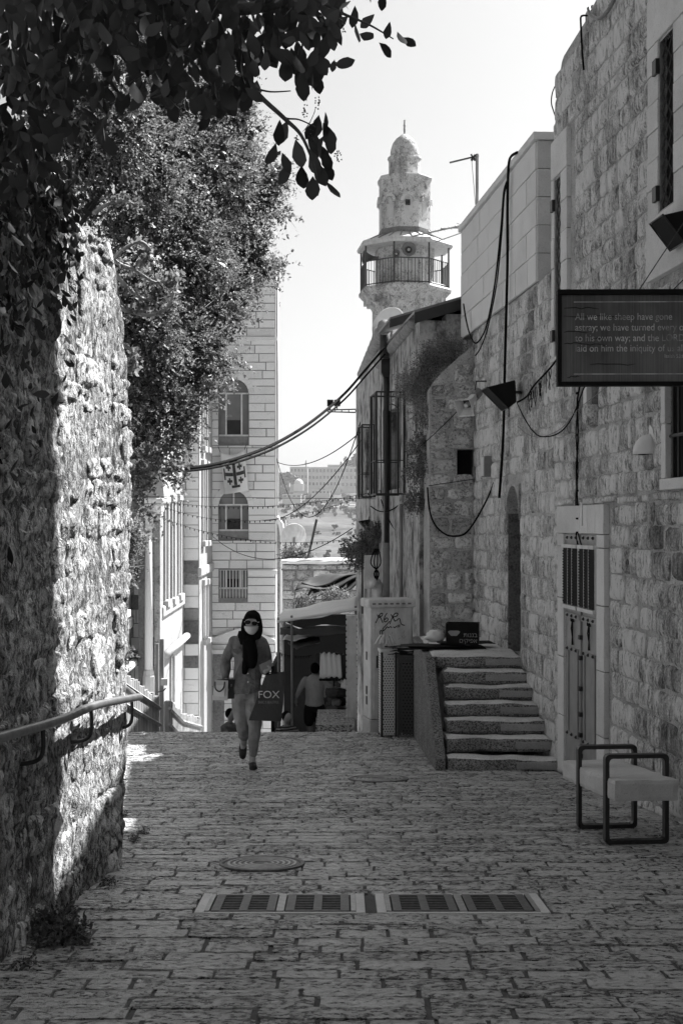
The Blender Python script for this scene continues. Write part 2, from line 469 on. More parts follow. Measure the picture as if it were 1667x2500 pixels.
# ------------------------------------------------------------------ walls of coursed stones
def stone_mesh(seed, nu, nv, rnd=0.10, lump=0.3, jit=0.05, pw=5):
    V = []; top = {}
    off = Vector((seed * 3.17, seed * 1.31, 0))
    for j in range(nv + 1):
        for i in range(nu + 1):
            a, b = i / nu - 0.5, j / nv - 0.5
            cr = (abs(2 * a) ** 3) * (abs(2 * b) ** 3)
            x = a * (1 - rnd * cr) + jit * noise.noise(off + Vector((a * 2, b * 2, 5))) * abs(2 * a)
            z = b * (1 - rnd * cr) + jit * noise.noise(off + Vector((a * 2, b * 2, 9))) * abs(2 * b)
            e = max(abs(2 * a), abs(2 * b))
            y = -(1 - 0.75 * e ** pw) + lump * (noise.noise(off + Vector((a * 2.2, b * 2.2, 0))) + 0.5 * noise.noise(off + Vector((a * 6, b * 6, 2))) + 0.3 * noise.noise(off + Vector((a * 14, b * 14, 4))))
            top[i, j] = len(V); V.append((x, y, z))
    per = [(i, 0) for i in range(nu)] + [(nu, j) for j in range(nv)] + [(i, nv) for i in range(nu, 0, -1)] + [(0, j) for j in range(nv, 0, -1)]
    low = []
    for ij in per:
        x, y, z = V[top[ij]]; low.append(len(V)); V.append((x * 1.01, 0.8, z * 1.01))
    Fc = [(top[i, j], top[i + 1, j], top[i + 1, j + 1], top[i, j + 1]) for j in range(nv) for i in range(nu)]
    n = len(per)
    Fc += [(top[per[(k + 1) % n]], top[per[k]], low[k], low[(k + 1) % n]) for k in range(n)]
    return np.array(V), Fc
def variants(n, nu, nv, seed, name='stone', **kw):
    return [stone_mesh(seed + i, nu, nv, **kw) for i in range(n)]
def block_mesh(seed, chamfer=0.03):
    """dressed block: flat face, small chamfer"""
    c = chamfer
    V = [(-.5, 0, -.5), (.5, 0, -.5), (.5, 0, .5), (-.5, 0, .5), (-.5 + c, -1, -.5 + c * 2), (.5 - c, -1, -.5 + c * 2), (.5 - c, -1, .5 - c * 2), (-.5 + c, -1, .5 - c * 2)]
    Fc = [(4, 5, 6, 7), (0, 1, 5, 4), (1, 2, 6, 5), (2, 3, 7, 6), (3, 0, 4, 7)]
    return np.array(V, dtype=float), Fc
def lay(u0, u1, v0, v1, hr, wr, holes=(), keep=None, seed=1, drift=0.0):
    r = random.Random(seed)
    out = []
    v = v0
    while v < v1 - 0.04:
        h = r.uniform(*hr)
        for (_, _, ha, hb) in holes:                 # course lines meet the tops and bottoms of openings
            for q in (ha, hb):
                if v + 0.06 < q < v + h - 0.02 and r.random() < .7: h = q - v
        if v1 - (v + h) < hr[0] * 0.5: h = v1 - v
        vc = v + h / 2
        segs = [(u0, u1)]
        for (ua, ub, va, vb) in holes:
            if min(v + h, vb) - max(v, va) > 0.25 * h:
                ns = []
                for a, b in segs:
                    if ub <= a or ua >= b: ns.append((a, b)); continue
                    if ua > a: ns.append((a, ua))
                    if ub < b: ns.append((ub, b))
                segs = ns
        for a, b in segs:
            u = a
            while u < b - 0.02:
                w = r.uniform(*wr)
                if b - (u + w) < wr[0] * 0.6: w = b - u
                c = (u + w / 2, vc + r.uniform(-drift, drift), w, h + r.uniform(-drift, drift))
                if keep is None or keep(c[0], c[1]): out.append(c)
                u += w
        v += h
    return out
def place(root, rects, var, m, depth=0.05, gap=0.02, limit=300, name='stone', rest='stones', seed=3, proud=0.015, smooth=True, rotj=0.012, base=0.0, y_of=None):
    r = random.Random(seed)
    meshes = []
    for V, Fc in var:
        me = bpy.data.meshes.new(name); me.from_pydata(V.tolist(), [], Fc); me.materials.append(m)
        if smooth: me.shade_smooth()
        meshes.append(me)
    W = Matrix.Translation(root.location) @ Matrix.Rotation(root.rotation_euler.z, 4, 'Z')
    def size(q):
        p = W @ Vector((q[0], 0, q[1]))
        if p.y < 0.5: return 0
        px, py = abs(p.x / p.y * F), abs((p.z - H) / p.y * F)
        return (q[2] * q[3]) / p.y ** 2 * (0.02 if (px > 900 or py > 1330) else 1)
    rects = sorted(rects, key=size, reverse=True)
    SV = []; SF = []
    for i, (u, v, w, h) in enumerate(rects):
        k = r.randrange(len(var))
        y = base + r.uniform(-proud, proud) + (y_of(u, v) if y_of else 0)
        g = gap * r.uniform(0.6, 1.4)
        fl = -1 if False else 1
        if i < limit:
            link(name, meshes[k], root, (u, y, v), (r.uniform(-rotj, rotj), r.uniform(-rotj, rotj), r.uniform(-rotj, rotj)), (w - g, depth * r.uniform(.8, 1.2), h - g))
        else:
            Vv = var[k][0] * np.array([w - g, depth, h - g]) + np.array([u, y, v])
            n = len(SV); SV += Vv.tolist(); SF += [tuple(q + n for q in f) for f in var[k][1]]
    if SV:
        mb = MB(); mb.V = SV; mb.F = SF
        stuff(mb.build(rest, m, root, smooth=smooth, recenter=False))
def panel(mb, u0, u1, v0, v1, holes, y0, y1, top=None):
    """wall slab from y0 (front) to y1 with rectangular openings, reveals included"""
    us = sorted({u0, u1, *[q for h in holes for q in h[:2] if u0 < q < u1]})
    vs = sorted({v0, v1, *[q for h in holes for q in h[2:] if v0 < q < v1]})
    def hole(i, j):
        if not (0 <= i < len(us) - 1 and 0 <= j < len(vs) - 1): return True
        a, b = (us[i] + us[i + 1]) / 2, (vs[j] + vs[j + 1]) / 2
        return any(h[0] < a < h[1] and h[2] < b < h[3] for h in holes)
    for i in range(len(us) - 1):
        for j in range(len(vs) - 1):
            if hole(i, j): continue
            a, b, c, d = us[i], us[i + 1], vs[j], vs[j + 1]
            mb.quad((a, y0, c), (b, y0, c), (b, y0, d), (a, y0, d))
            mb.quad((b, y1, c), (a, y1, c), (a, y1, d), (b, y1, d))
            if hole(i - 1, j): mb.quad((a, y1, c), (a, y0, c), (a, y0, d), (a, y1, d))
            if hole(i + 1, j): mb.quad((b, y0, c), (b, y1, c), (b, y1, d), (b, y0, d))
            if hole(i, j - 1): mb.quad((a, y0, c), (a, y1, c), (b, y1, c), (b, y0, c))
            if hole(i, j + 1): mb.quad((a, y0, d), (b, y0, d), (b, y1, d), (a, y1, d))
    return mb
class Wall:
    """vertical wall plane through plan point o with local x along angle ang; local -y faces the viewer"""
    def __init__(s, o, d):
        s.o = Vector((o[0], o[1])); s.d = Vector(d).normalized(); s.ang = math.atan2(s.d.y, s.d.x)
    def uz(s, px, py, off=0.0):
        n = Vector((s.d.y, -s.d.x))                  # outward (-y local)
        o = s.o + n * off
        r = Vector(((px - CX) / F, 1))
        # o + u d = t r
        det = s.d.x * (-r.y) - (-r.x) * s.d.y
        u = ((-o.x) * (-r.y) - (-r.x) * (-o.y)) / det
        p = o + s.d * u
        return u, H + (CY - py) / F * p.y
    def u(s, px, off=0.0): return s.uz(px, CY, off)[0]
    def world(s, u, z, off=0.0):
        n = Vector((s.d.y, -s.d.x)); p = s.o + s.d * u + n * off
        return Vector((p.x, p.y, z))
def zr(z): return z + H                               # height relative to the eye -> absolute

# ---- left rubble wall (facing the street, +x)
LW = Wall((LX(-3), -3), (0.047, 1))
root = thing('rubble_wall', 'tall rough rubble stone wall with a handrail, its far end in sun', 'wall', (LW.o.x, LW.o.y, 0), LW.ang)
UE = 11.35                                            # far corner
def lend(v):
    zz = v - H
    if zz < 0.2: return UE + 0.25 * max(0, min(1, (zz + 2.2) / 2.4))
    return UE + 0.25 - 0.5 * max(0, (zz - 0.2) / 1.45) ** 2
zt = zr(1.68)
prof = [(0, 0.1)] + [(UE, gz(8.3) - 0.2)] + [(lend(-0.9 + i * 0.2) - 0.03, -0.7 + i * 0.2) for i in range(1, 19)]
prof = [(0.0, -0.3), (UE, -1.0)] + [(lend(v) - 0.04, v) for v in [-0.6, 0, 0.6, 1.2, 1.66, 2.0, 2.3, 2.6, 2.9, 3.08]] + [(0.0, 3.08)]
mb = MB(); mb.prism(prof, 0.0, 0.55)
mb.build('mortar_core', M['left_mortar'], root, recenter=False)
mb = MB(); mb.prism([(UE - 0.6, -1.0), (UE - 0.05, -1.0), (UE - 0.05, 2.4), (UE - 0.6, 2.4)], 0.56, 3.2)
mb.build('return_wall', M['left_mortar'], root, recenter=False)
LV = variants(12, 14, 10, 40, rnd=0.12, lump=0.75, jit=0.14)
rl = lay(4.5, UE + 0.3, -0.95, zr(1.66), (0.13, 0.25), (0.16, 0.4), keep=lambda u, v: u < lend(v) + 0.02 and v > gz(u - 3) - 0.15, seed=5, drift=0.015)
rl = [(min(u, lend(v) - w / 2 + 0.01) if u + w / 2 > lend(v) else u, v, w, h) for u, v, w, h in rl]
place(root, rl, LV, M['left'], depth=0.028, gap=0.004, limit=300, seed=8, proud=0.014, rotj=0.025, base=0.004)
def skin(n0=4.4, du=.03):
    nu, nv = int((UE + .3 - n0) / du), int(4.2 / .032)
    V = []; ok = {}
    for j in range(nv + 1):
        v = -1.1 + j * .032
        e = lend(v) - .012
        for i in range(nu + 1):
            u = min(n0 + i * du, e)
            q = Vector((u, v, 0))
            d = .016 * noise.noise(q * 2.4) + .016 * noise.noise(q * 6) + .011 * noise.noise(q * 15 + Vector((3, 0, 0))) + .006 * noise.noise(q * 34)
            V.append((u, -.016 + d + (.25 * max(0, v - zr(1.45)) ** 1.5), v))
    w = nu + 1
    Fc = [(j * w + i, j * w + i + 1, (j + 1) * w + i + 1, (j + 1) * w + i) for j in range(nv) for i in range(nu)]
    return npmesh('mortar_render', V, Fc, M['left_mortar'], root, smooth=True)
skin()
rail_wall = LW

# ---- right near building A
AW = Wall((WX(13.87), 13.87), (0.09, -1))
zA = zr(4.9)
def topA(u):
    # rounded far top corner; further along an unseen block is added to cast shade
    if u < 0.05: return zr(4.45)
    if u < 0.35: return zr(4.45 + 0.38 * math.sin((u - 0.05) / 0.3 * math.pi / 2))
    return zr(4.83 + 0.07 * min(1, (u - .35) / 1.2))
STEP = AW.u(1556)
w1 = (AW.u(1361.5), AW.u(1378), zr(1.75), zr(3.62))
w2 = (AW.u(1618), AW.u(1656), zr(2.47), zr(3.86))
w3 = (AW.u(1636), AW.u(1636) + 0.75, zr(0.36), zr(1.22))
slot = (AW.u(1443), AW.u(1461), zr(1.08), zr(1.55))
d_l, d_r = AW.u(1386), AW.u(1467)
door = (d_l, d_r, gz(12.5) - 0.05, AW.uz(1426, 1303)[1])
holesA = [w1, w2, w3, slot, door]
rootA = thing('stone_house', 'near old stone house of rough coursed blocks with a grey double door', 'building', (AW.o.x, AW.o.y, 0), AW.ang)
LA = 13.2
mb = MB(); panel(mb, 0.36, LA, -1.6, zr(4.83), holesA, 0.0, 0.42)
mb.prism([(0.0, -1.6), (0.36, -1.6), (0.36, topA(.36)), (0.28, topA(.28)), (0.2, topA(.2)), (0.12, topA(.12)), (0.05, topA(.05)), (0.0, topA(0) - 0.1)], 0.001, 0.42)
mb.prism([(0.36, zr(4.83)), (STEP, zr(4.83)), (STEP, zr(4.9)), (1.5, zr(4.9))], 0.0, 0.42)
mb.box(STEP, STEP + 2.6, 0.0, 0.42, zr(4.832), zr(8.6)); mb.box(STEP + 2.6, LA, 0.0, 0.42, zr(4.832), zr(5.4))  # tall unseen block added to throw the shadow on the left wall
mb.build('mortar_core', M['right_mortar'], rootA, recenter=False)
mb = MB(); mb.box(0.0, STEP, 0.43, 5.0, -1.6, zr(4.7)); mb.box(STEP, STEP + 2.6, 0.43, 3.0, -1.6, zr(8.5)); mb.box(STEP + 2.6, LA, 0.43, 5.0, -1.6, zr(5.3)); mb.build('rear_mass', M['recess'], rootA, recenter=False)
fr = 0.19
frames = [(w1[0] - 0.14, w1[1] + 0.42, w1[2] - .05, w1[3] + .42), (w2[0] - 0.3, w2[1] + 0.3, w2[2] - .45, w2[3] + .4), (w3[0] - .1, w3[1] + .1, w3[2] - .1, w3[3] + .05),
          slot, (AW.u(1369), AW.u(1491), door[2], AW.uz(1426, 1234)[1])]
RV = variants(16, 5, 5, 90, rnd=0.07, lump=0.3, jit=0.07, pw=9)
ra = lay(0.0, LA, -1.35, zr(8.5), (0.19, 0.26), (0.18, 0.46), frames, keep=lambda u, v: (v < topA(u) - 0.03 or STEP < u < STEP + 2.5 or (u > STEP and v < zr(5.35))) and v > gz(13.87 - u) - 0.2, seed=21, drift=0.012)
place(rootA, ra, RV, M['right'], depth=0.024, gap=0.014, limit=300, seed=22, proud=0.008)

# ---- right far building B: rough lower wall, dressed upper storey
BW = Wall((WX(18.42), 18.42), (0.09, -1))
bL = BW.u(1355)                                       # meets building A
zc = zr(2.7)
arch = (BW.u(1240), BW.u(1271), zr(-1.56), zr(0.05))
rootB = thing('stone_house', 'stone house with a smooth pale upper storey behind the stairs', 'building', (BW.o.x, BW.o.y, 0), BW.ang)
mb = MB()
aw = arch[1] - arch[0]; ac = (arch[0] + arch[1]) / 2
archtop = arch[3] + aw * 0.62
panel(mb, 0.0, bL - 0.004, -2.3, zc, [(arch[0], arch[1], arch[2], archtop)], 0.0, 0.5)
mb.build('mortar_core', M['right_mortar'], rootB, recenter=False)
mb = MB()
cur = [(arch[0], arch[3])] + [(ac - aw / 2 * math.cos(t * math.pi / 10), arch[3] + aw * 0.6 * math.sin(t * math.pi / 10) ** 0.8) for t in range(1, 10)] + [(arch[1], arch[3])]
for (a, b) in zip(cur, cur[1:]):                      # spandrel filling above the pointed arch
    mb.prism([(a[0], a[1]), (b[0], b[1]), (b[0], archtop + .002), (a[0], archtop + .002)], -0.03, 0.5)
mb.build('arch_spandrel', M['right_mortar'], rootB, recenter=False)
mb = MB(); mb.box(arch[0] - .1, arch[1] + .1, 0.505, 0.55, arch[2] - .1, archtop + .2); mb.build('arched_door', M['recess'], rootB, recenter=False)
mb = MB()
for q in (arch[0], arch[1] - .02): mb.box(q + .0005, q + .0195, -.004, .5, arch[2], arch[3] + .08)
mb.V = mb.V; mb.build('reveal_shade', M['facade_dark'], rootB, recenter=False)  # dark jamb linings: shade of the doorway recess put into the stone colour
mb = MB(); mb.box(0.0, bL - 0.01, 0.56, 4.0, -2.3, zc); mb.build('rear_mass', M['recess'], rootB, recenter=False)
rb = lay(0.0, bL - .01, -2.2, zc, (0.19, 0.25), (0.18, 0.46), [(arch[0] - .01, arch[1] + .01, arch[2], archtop)], seed=31, drift=0.012)
place(rootB, rb, RV, M['right'], depth=0.02, gap=0.013, limit=240, seed=32, proud=0.006)
uA = BW.u(1314); u0 = BW.u(1130)
mb = MB(); mb.box(u0, uA, -0.012, 0.3, zc + .002, zr(4.27)); mb.box(u0, bL - .02, 0.31, 4.0, zc + .002, zr(4.27)); mb.box(uA + .035, bL - .02, 0.2, 0.309, zc + .002, zr(4.36)); mb.build('upper_wall', M['ashlar_joint'], rootB, recenter=False)
mb = MB(); V = []
for z in (-2.3, zr(4.25)): V += [(1.86, 19.3, z), (3.0, 30.0, z), (8.0, 30.0, z), (8.0, 19.3, z)]
mb.add([tuple((Matrix.Translation((BW.o.x, BW.o.y, 0)) @ Matrix.Rotation(BW.ang, 4, 'Z')).inverted() @ Vector(q)) for q in V], [(3, 2, 1, 0), (4, 5, 6, 7), (0, 1, 5, 4), (1, 2, 6, 5), (2, 3, 7, 6), (3, 0, 4, 7)])
mb.build('shadow_mass', M['ashlar'], rootB, recenter=False)  # hidden mass added to close a sun gap onto the street
mb = MB(); mb.box(1.35, 1.75, -5.0, -.42, -1.6, zr(5.2))
mb = MB(); mb.box(-1.5, -.01, .45, 5.0, -1.6, zr(5.0)); mb.build('shadow_mass', M['right_mortar'], rootA, recenter=False)  # unseen block added to keep a stray sun patch off the paving
ba = lay(u0, uA, zc + .003, zr(4.27), (0.31, 0.315), (0.5, 0.95), seed=33)
place(rootB, ba, [block_mesh(0, 0.006)], M['ashlar'], depth=0.022, gap=0.008, limit=300, name='ashlar_block', seed=34, proud=0.0008, smooth=False, rotj=0.0, base=-0.012)
mb = MB()
v = zc + .003
for i in range(5):                                    # dressed end of the upper storey
    mb.box(uA + .001, uA + 0.03, -0.02 + (0.004 if i % 2 else 0), 0.3, v + .004, v + 0.309); v += 0.3134
mb.build('end_quoins', M['frame'], rootB, recenter=False)
mb = MB(); mb.box(u0 - .03, uA + .06, -0.07, 0.4, zr(4.275), zr(4.36)); mb.build('coping', M['ashlar'], rootB, recenter=False, bevel=.008)
gap_w = lay(uA + .04, bL - .02, zc, zr(4.34), (0.2, 0.29), (0.2, 0.4), seed=35)
place(rootB, gap_w, RV, M['right'], depth=0.04, gap=0.02, seed=36, base=0.2)

# ---- buttress of big squared stones behind the landing
tb = thing('stone_buttress', 'broad buttress of large weathered blocks with a sloping top', 'buttress', (1.225, 18.3, 0), 0.0)
bw = 0.615; zb0 = zr(-1.62)
bt = lambda x: zr(1.9) + (zr(2.5) - zr(1.9)) * (x / bw) ** 0.8
nich = (BW and (1115 - CX) / F * 18.3 - 1.225, bw + .02, zr(0.67), zr(1.05))
mb = MB()
mb.prism([(0, zb0), (bw, zb0), (bw, nich[2]), (nich[0], nich[2]), (nich[0], nich[3]), (bw, nich[3]), (bw, bt(bw)), (bw * .7, bt(bw * .7)), (bw * .35, bt(bw * .35)), (bw * .12, bt(bw * .12)), (0, bt(0))], 0.0, 1.28)
mb.build('mortar_core', M['right_mortar'], tb, recenter=False)
mb = MB(); mb.box(nich[0] + .002, bw, 0.3, 0.32, nich[2], nich[3]); mb.build('niche_back', M['recess'], tb, recenter=False)
bs = lay(0.0, bw, zb0 + 0.05, zr(2.55), (0.17, 0.31), (0.22, 0.36), [(nich[0], bw, nich[2], nich[3])], keep=lambda u, v: v + 0.07 < bt(max(0, u - .1)), seed=41)
place(tb, bs, variants(8, 5, 5, 140, rnd=0.1, lump=0.3, jit=0.08), M['buttress'], depth=0.035, gap=0.03, seed=42, proud=0.01)

# ---- plastered house C with lean-to roof, gutters and window cages
CW = Wall((2.93 - .09 * 29, 29), (0.09, -1))
cL = 9.4 * 1.004
M['plaster'] = (lambda t: (t.principled(t.math('MULTIPLY', t.math('ADD', t.ramp(t.noise(t.pos((1.2, 1.2, .7)), 2.4, 8, .75), .40, .54, 0.12, 0.5),
    t.ramp(t.noise(t.pos((7, 7, .7)), 1.3, 5, .7), .55, .66, 0.0, -0.13)), t.ramp(t.noise(t.pos(), 9, 5, .7), .3, .7, .8, 1.2)), 0.92, 0.15,
    normal=t.bump(t.noise(t.pos((1.2, 1.2, .7)), 2.4, 9, .75), 0.8, 0.06)), t.m)[1])(NT('peeling_plaster'))
rootC = thing('plastered_house', 'peeling plastered house with a lean-to roof, caged windows and a drainpipe', 'building', (CW.o.x, CW.o.y, 0), CW.ang)
cw1 = (CW.u(945), CW.u(975), zr(0.6), zr(2.0)); cw2 = (CW.u(893), CW.u(903), zr(0.7), zr(1.95))
vent = (CW.u(1002), CW.u(1012), zr(2.25), zr(2.42))
mb = MB(); panel(mb, 0.0, cL, -4.2, zr(3.05), [cw1, cw2, vent], 0.0, 0.4); mb.build('plaster_wall', M['plaster'], rootC, recenter=False)
mb = MB(); mb.box(0.0, cL - .4, 0.41, 3.0, -4.2, zr(3.3)); mb.build('rear_mass', M['recess'], rootC, recenter=False)
mb = MB(); mb.box(cL - .39, cL, 0.402, 1.2, -4.2, zr(3.15)); mb.build('end_wall', M['plaster'], rootC, recenter=False)
for q in (cw1, cw2):
    mb = MB(); mb.box(q[0], q[1], 0.2, 0.24, q[2], q[3]); mb.build('window_pane', M['glass'], rootC, recenter=False)
# lean-to roof: boards rising away from the street, fascia at the near end
mb = MB()
mb.prism([(-.28, zr(3.06)), (1.6, zr(3.62)), (1.6, zr(3.67)), (-.28, zr(3.11))], 0, 1)
Mr = Matrix.Rotation(math.radians(90), 4, 'Z')
def roofpiece(name, u0, u1, y0, y1, z0, z1, th, m):
    mb = MB()
    V = []
    for u in (u0, u1):
        V += [(u, y0, z0), (u, y1, z1), (u, y1, z1 + th), (u, y0, z0 + th)]
    mb.add(V, [(0, 1, 2, 3), (7, 6, 5, 4), (0, 4, 5, 1), (1, 5, 6, 2), (2, 6, 7, 3), (3, 7, 4, 0)])
    return mb.build(name, m, rootC, recenter=False)
roofpiece('roof', 4.0, cL + .12, -0.1, 1.05, zr(3.13), zr(3.5), 0.04, M['midgrey'])
roofpiece('fascia_board', cL + .121, cL + .145, -0.1, 0.95, zr(2.98), zr(3.3), 0.16, M['steel'])
roofpiece('upper_roof', 6.4, 8.05, -0.27, 1.3, zr(3.27), zr(3.75), 0.04, M['midgrey'])
roofpiece('upper_fascia_board', 8.052, 8.075, -0.28, 1.3, zr(3.14), zr(3.62), 0.13, M['steel'])
M['clay'] = plain_mat('gutter_clay', 0.3, 0.8, 0.2, var=0.35, scale=12, bump=0.5, bdist=0.01)
def gutter(p0, p1, r, n):
    a, b = Vector(p0), Vector(p1)
    pts = []; rr = []
    for i in range(n):
        for t, k in ((0.0, 1.0), (0.8, 0.93), (0.99, 1.12)):
            pts.append(a.lerp(b, (i + t) / n)); rr.append(r * k)
    mb = MB(); mb.tube(pts, rr, 10); return mb
Minv = (Matrix.Translation((CW.o.x, CW.o.y, 0)) @ Matrix.Rotation(CW.ang, 4, 'Z')).inverted()
g1a, g1b = P(1013, 786, 20.1), P(926, 886, 24.5)
g2a, g2b = P(939, 797, 22.6), P(888, 914, 27.6)
gutter(Minv @ g1a, Minv @ g1b, 0.105, 8).build('gutter_pipe', M['clay'], rootC, smooth=True, recenter=False)
gutter(Minv @ g2a, Minv @ g2b, 0.13, 9).build('gutter_pipe', M['clay'], rootC, smooth=True, recenter=False)
def cpipe(name, pts, r, m, n=10):
    mb = MB(); mb.tube([Minv @ Vector(p) for p in pts], r, n); return mb.build(name, m, rootC, smooth=True, recenter=False)
cpipe('drainpipe', [P(943, 905, 23.2), P(944, 960, 23.2), P(945, 1330, 23.2)], 0.062, M['steel'])
cpipe('drainpipe_foot', [P(945, 1325, 23.2), P(944, 1470, 23.2)], 0.075, M['midgrey'])
cpipe('downpipe', [P(938, 800, 22.8), P(938, 875, 22.8)], 0.085, M['steel'])
cpipe('waste_pipe', [P(979, 1230, 21.2), P(979, 1470, 21.2)], 0.03, M['midgrey'])
c = Minv @ P(943, 898, 23.2)
mb = MB(); mb.lathe([(.09, -.17), (.15, -.1), (.15, .12), (.17, .125), (.17, .16)], 4, math.pi / 4, c); mb.build('hopper', M['steel'], rootC, recenter=False)
def cage(px_near, py0, py1, depth_out, length, name='window_cage', arch=True):
    """projecting window grille: frame loops and bars"""
    u1 = CW.u(px_near); z1 = CW.uz(px_near, py0)[1]; z0 = CW.uz(px_near, py1)[1]; u0 = u1 - length
    pr = empty(name, (0, 0, 0), 0, rootC)
    mb = MB(); t = .013
    for z in (z0, z1, z0 + .33 * (z1 - z0)):
        r = t if z in (z0, z1) else .008
        mb.tube([(u0, 0, z), (u0, -depth_out, z), (u1, -depth_out, z), (u1, 0, z)], r, 4)
    for u, y in ((u0, -depth_out), (u1, -depth_out), (u1, -.02), (u0, -.02)):
        mb.cbox((u, y, (z0 + z1) / 2), (.035, .035, z1 - z0))
    mb.build('cage_frame', M['dark_metal'], pr, recenter=False)
    n = 6
    for i in range(1, n):
        mb = MB(); mb.tube([(u1, -depth_out * i / n, z0), (u1, -depth_out * i / n, z1)], .007, 4); mb.build('bar', M['dark_metal'], pr, recenter=False)
    for i in range(1, 4):
        u = u0 + (u1 - u0) * i / 4
        mb = MB(); mb.tube([(u, -depth_out, z0), (u, -depth_out, z1)], .007, 4); mb.build('bar', M['dark_metal'], pr, recenter=False)
    if arch:
        mb = MB(); cy = -depth_out * .5; rr_ = depth_out * .26
        mb.tube([(u1 + .01, cy - rr_, z0 + .5)] + [(u1 + .01, cy - rr_ * math.cos(a * math.pi / 8), z1 - .32 + rr_ * math.sin(a * math.pi / 8)) for a in range(9)] + [(u1 + .01, cy + rr_, z0 + .5)], .009, 5)
        mb.build('arched_hoop', M['dark_metal'], pr, recenter=False)
    return pr
cage(989, 957, 1206, 0.47, 0.75)
cage(917, 1037, 1213, 0.26, 0.7, arch=False)
# ------------------------------------------------------------------ windows and door of building A
def roughbox(mb, x0, x1, y0, y1, z0, z1, n=(6, 4, 3), amp=0.01, sc=3.0, seed=0, shear=None):
    """box of subdivided faces with worn, slightly uneven surfaces and rounded edges"""
    bm = bmesh.new()
    nx, ny, nz = n
    idx = {}
    def vert(i, j, k):
        if (i, j, k) not in idx:
            a, b, c = i / nx, j / ny, k / nz
            p = Vector((x0 + (x1 - x0) * a, y0 + (y1 - y0) * b, z0 + (z1 - z0) * c))
            q = p * sc + Vector((seed * 7.3, seed * 2.1, 0))
            ext = (i in (0, nx)) + (j in (0, ny)) + (k in (0, nz))
            d = Vector((noise.noise(q), noise.noise(q + Vector((31, 0, 0))), noise.noise(q + Vector((0, 57, 0))))) * amp
            if ext >= 2:                             # wear the edges back
                ctr = Vector(((x0 + x1) / 2, (y0 + y1) / 2, (z0 + z1) / 2))
                dd = Vector(((ctr.x - p.x) and math.copysign(1, ctr.x - p.x) * (i in (0, nx)), math.copysign(1, ctr.y - p.y) * (j in (0, ny)), math.copysign(1, ctr.z - p.z) * (k in (0, nz))))
                d += dd * amp * (0.6 + 0.8 * abs(noise.noise(q * 2)))
            p += d
            if shear: p = shear(p)
            idx[i, j, k] = bm.verts.new(p)
        return idx[i, j, k]
    for i in range(nx):
        for j in range(ny):
            bm.faces.new([vert(i, j, 0), vert(i, j + 1, 0), vert(i + 1, j + 1, 0), vert(i + 1, j, 0)])
            bm.faces.new([vert(i, j, nz), vert(i + 1, j, nz), vert(i + 1, j + 1, nz), vert(i, j + 1, nz)])
    for i in range(nx):
        for k in range(nz):
            bm.faces.new([vert(i, 0, k), vert(i + 1, 0, k), vert(i + 1, 0, k + 1), vert(i, 0, k + 1)])
            bm.faces.new([vert(i, ny, k), vert(i, ny, k + 1), vert(i + 1, ny, k + 1), vert(i + 1, ny, k)])
    for j in range(ny):
        for k in range(nz):
            bm.faces.new([vert(0, j, k), vert(0, j, k + 1), vert(0, j + 1, k + 1), vert(0, j + 1, k)])
            bm.faces.new([vert(nx, j, k), vert(nx, j + 1, k), vert(nx, j + 1, k + 1), vert(nx, j, k + 1)])
    bm.verts.index_update()
    mb.add([v.co for v in bm.verts], [tuple(v.index for v in f.verts) for f in bm.faces])
    bm.free()
    return mb

def part(name, m, parent, fn, **kw):
    mb = MB(); fn(mb); return mb.build(name, m, parent, recenter=False, **kw)

def stone_window(q, left, right, top, bottom, nq, mesh=True, bars=False):
    """stone framed window: quoin blocks, lintel, sill, grille, dark pane"""
    a, b, c, d = q
    w = empty('window', (0, 0, 0), 0, rootA)
    y0, y1 = -0.045, 0.16
    hgt = (d - c) / nq
    for i in range(nq):
        z = c + i * hgt
        e = 0.004 * (i % 2)
        part('frame_block', M['frame'], w, lambda mb: mb.box(a - left, a - .001, y0 - e, y1, z + .004, z + hgt - .004), bevel=.006)
        part('frame_block', M['frame'], w, lambda mb: mb.box(b + .001, b + right, y0 - e, y1, z + .004, z + hgt - .004), bevel=.006)
    part('lintel', M['frame'], w, lambda mb: mb.box(a - left, b + right, y0 - .006, y1, d + .003, d + top), bevel=.006)
    part('sill', M['frame'], w, lambda mb: mb.box(a - left, b + right, y0 - .014, y1, c - bottom, c - .003), bevel=.006)
    part('pane', M['recess'], w, lambda mb: mb.box(a - .0, b + .0, 0.03, 0.05, c - .0, d + .0))
    if mesh:
        def fr(mb):
            t = .022
            mb.box(a, a + t, -0.035, -0.005, c, d); mb.box(b - t, b, -0.035, -0.005, c, d); mb.box(a, b, -0.034, -0.006, c, c + t); mb.box(a, b, -0.034, -0.006, d - t, d)
        part('grille_frame', M['iron_light'], w, fr)
        n = max(3, int((b - a) / 0.075))
        for i in range(n):
            def wav(mb):
                u = a + .03 + (b - a - .06) * (i + .5) / n
                st = 0.07; k = int((d - c) / st)
                s = 1 if i % 2 else -1
                mb.tube([(u + s * .03 * (1 if j % 2 else -1), -0.02, c + (d - c) * j / k) for j in range(k + 1)], .006, 4)
            part('grille_bar', M['steel'], w, wav)
        for z in (c + .12 * (d - c), c + .85 * (d - c)):
            part('hinge', M['dark_metal'], w, lambda mb: mb.box(a - .07, a + .02, -.07, -.036, z - .06, z + .06))
    if bars:
        n = 6
        for i in range(n):
            u = a + (b - a) * (i + .5) / n
            part('bar', M['dark_metal'], w, lambda mb: mb.tube([(u, -.0, c), (u, -.0, d)], .013, 6))
        part('cross_bar', M['dark_metal'], w, lambda mb: mb.tube([(a, -.0, (c + d) / 2 - .1), (b, -.0, (c + d) / 2 - .1)], .015, 6))
    return w
stone_window(w1, w1[0] - 0.005, 0.24, 0.4, 0.05, 6)
stone_window(w2, 0.26, 0.3, 0.4, 0.5, 6)
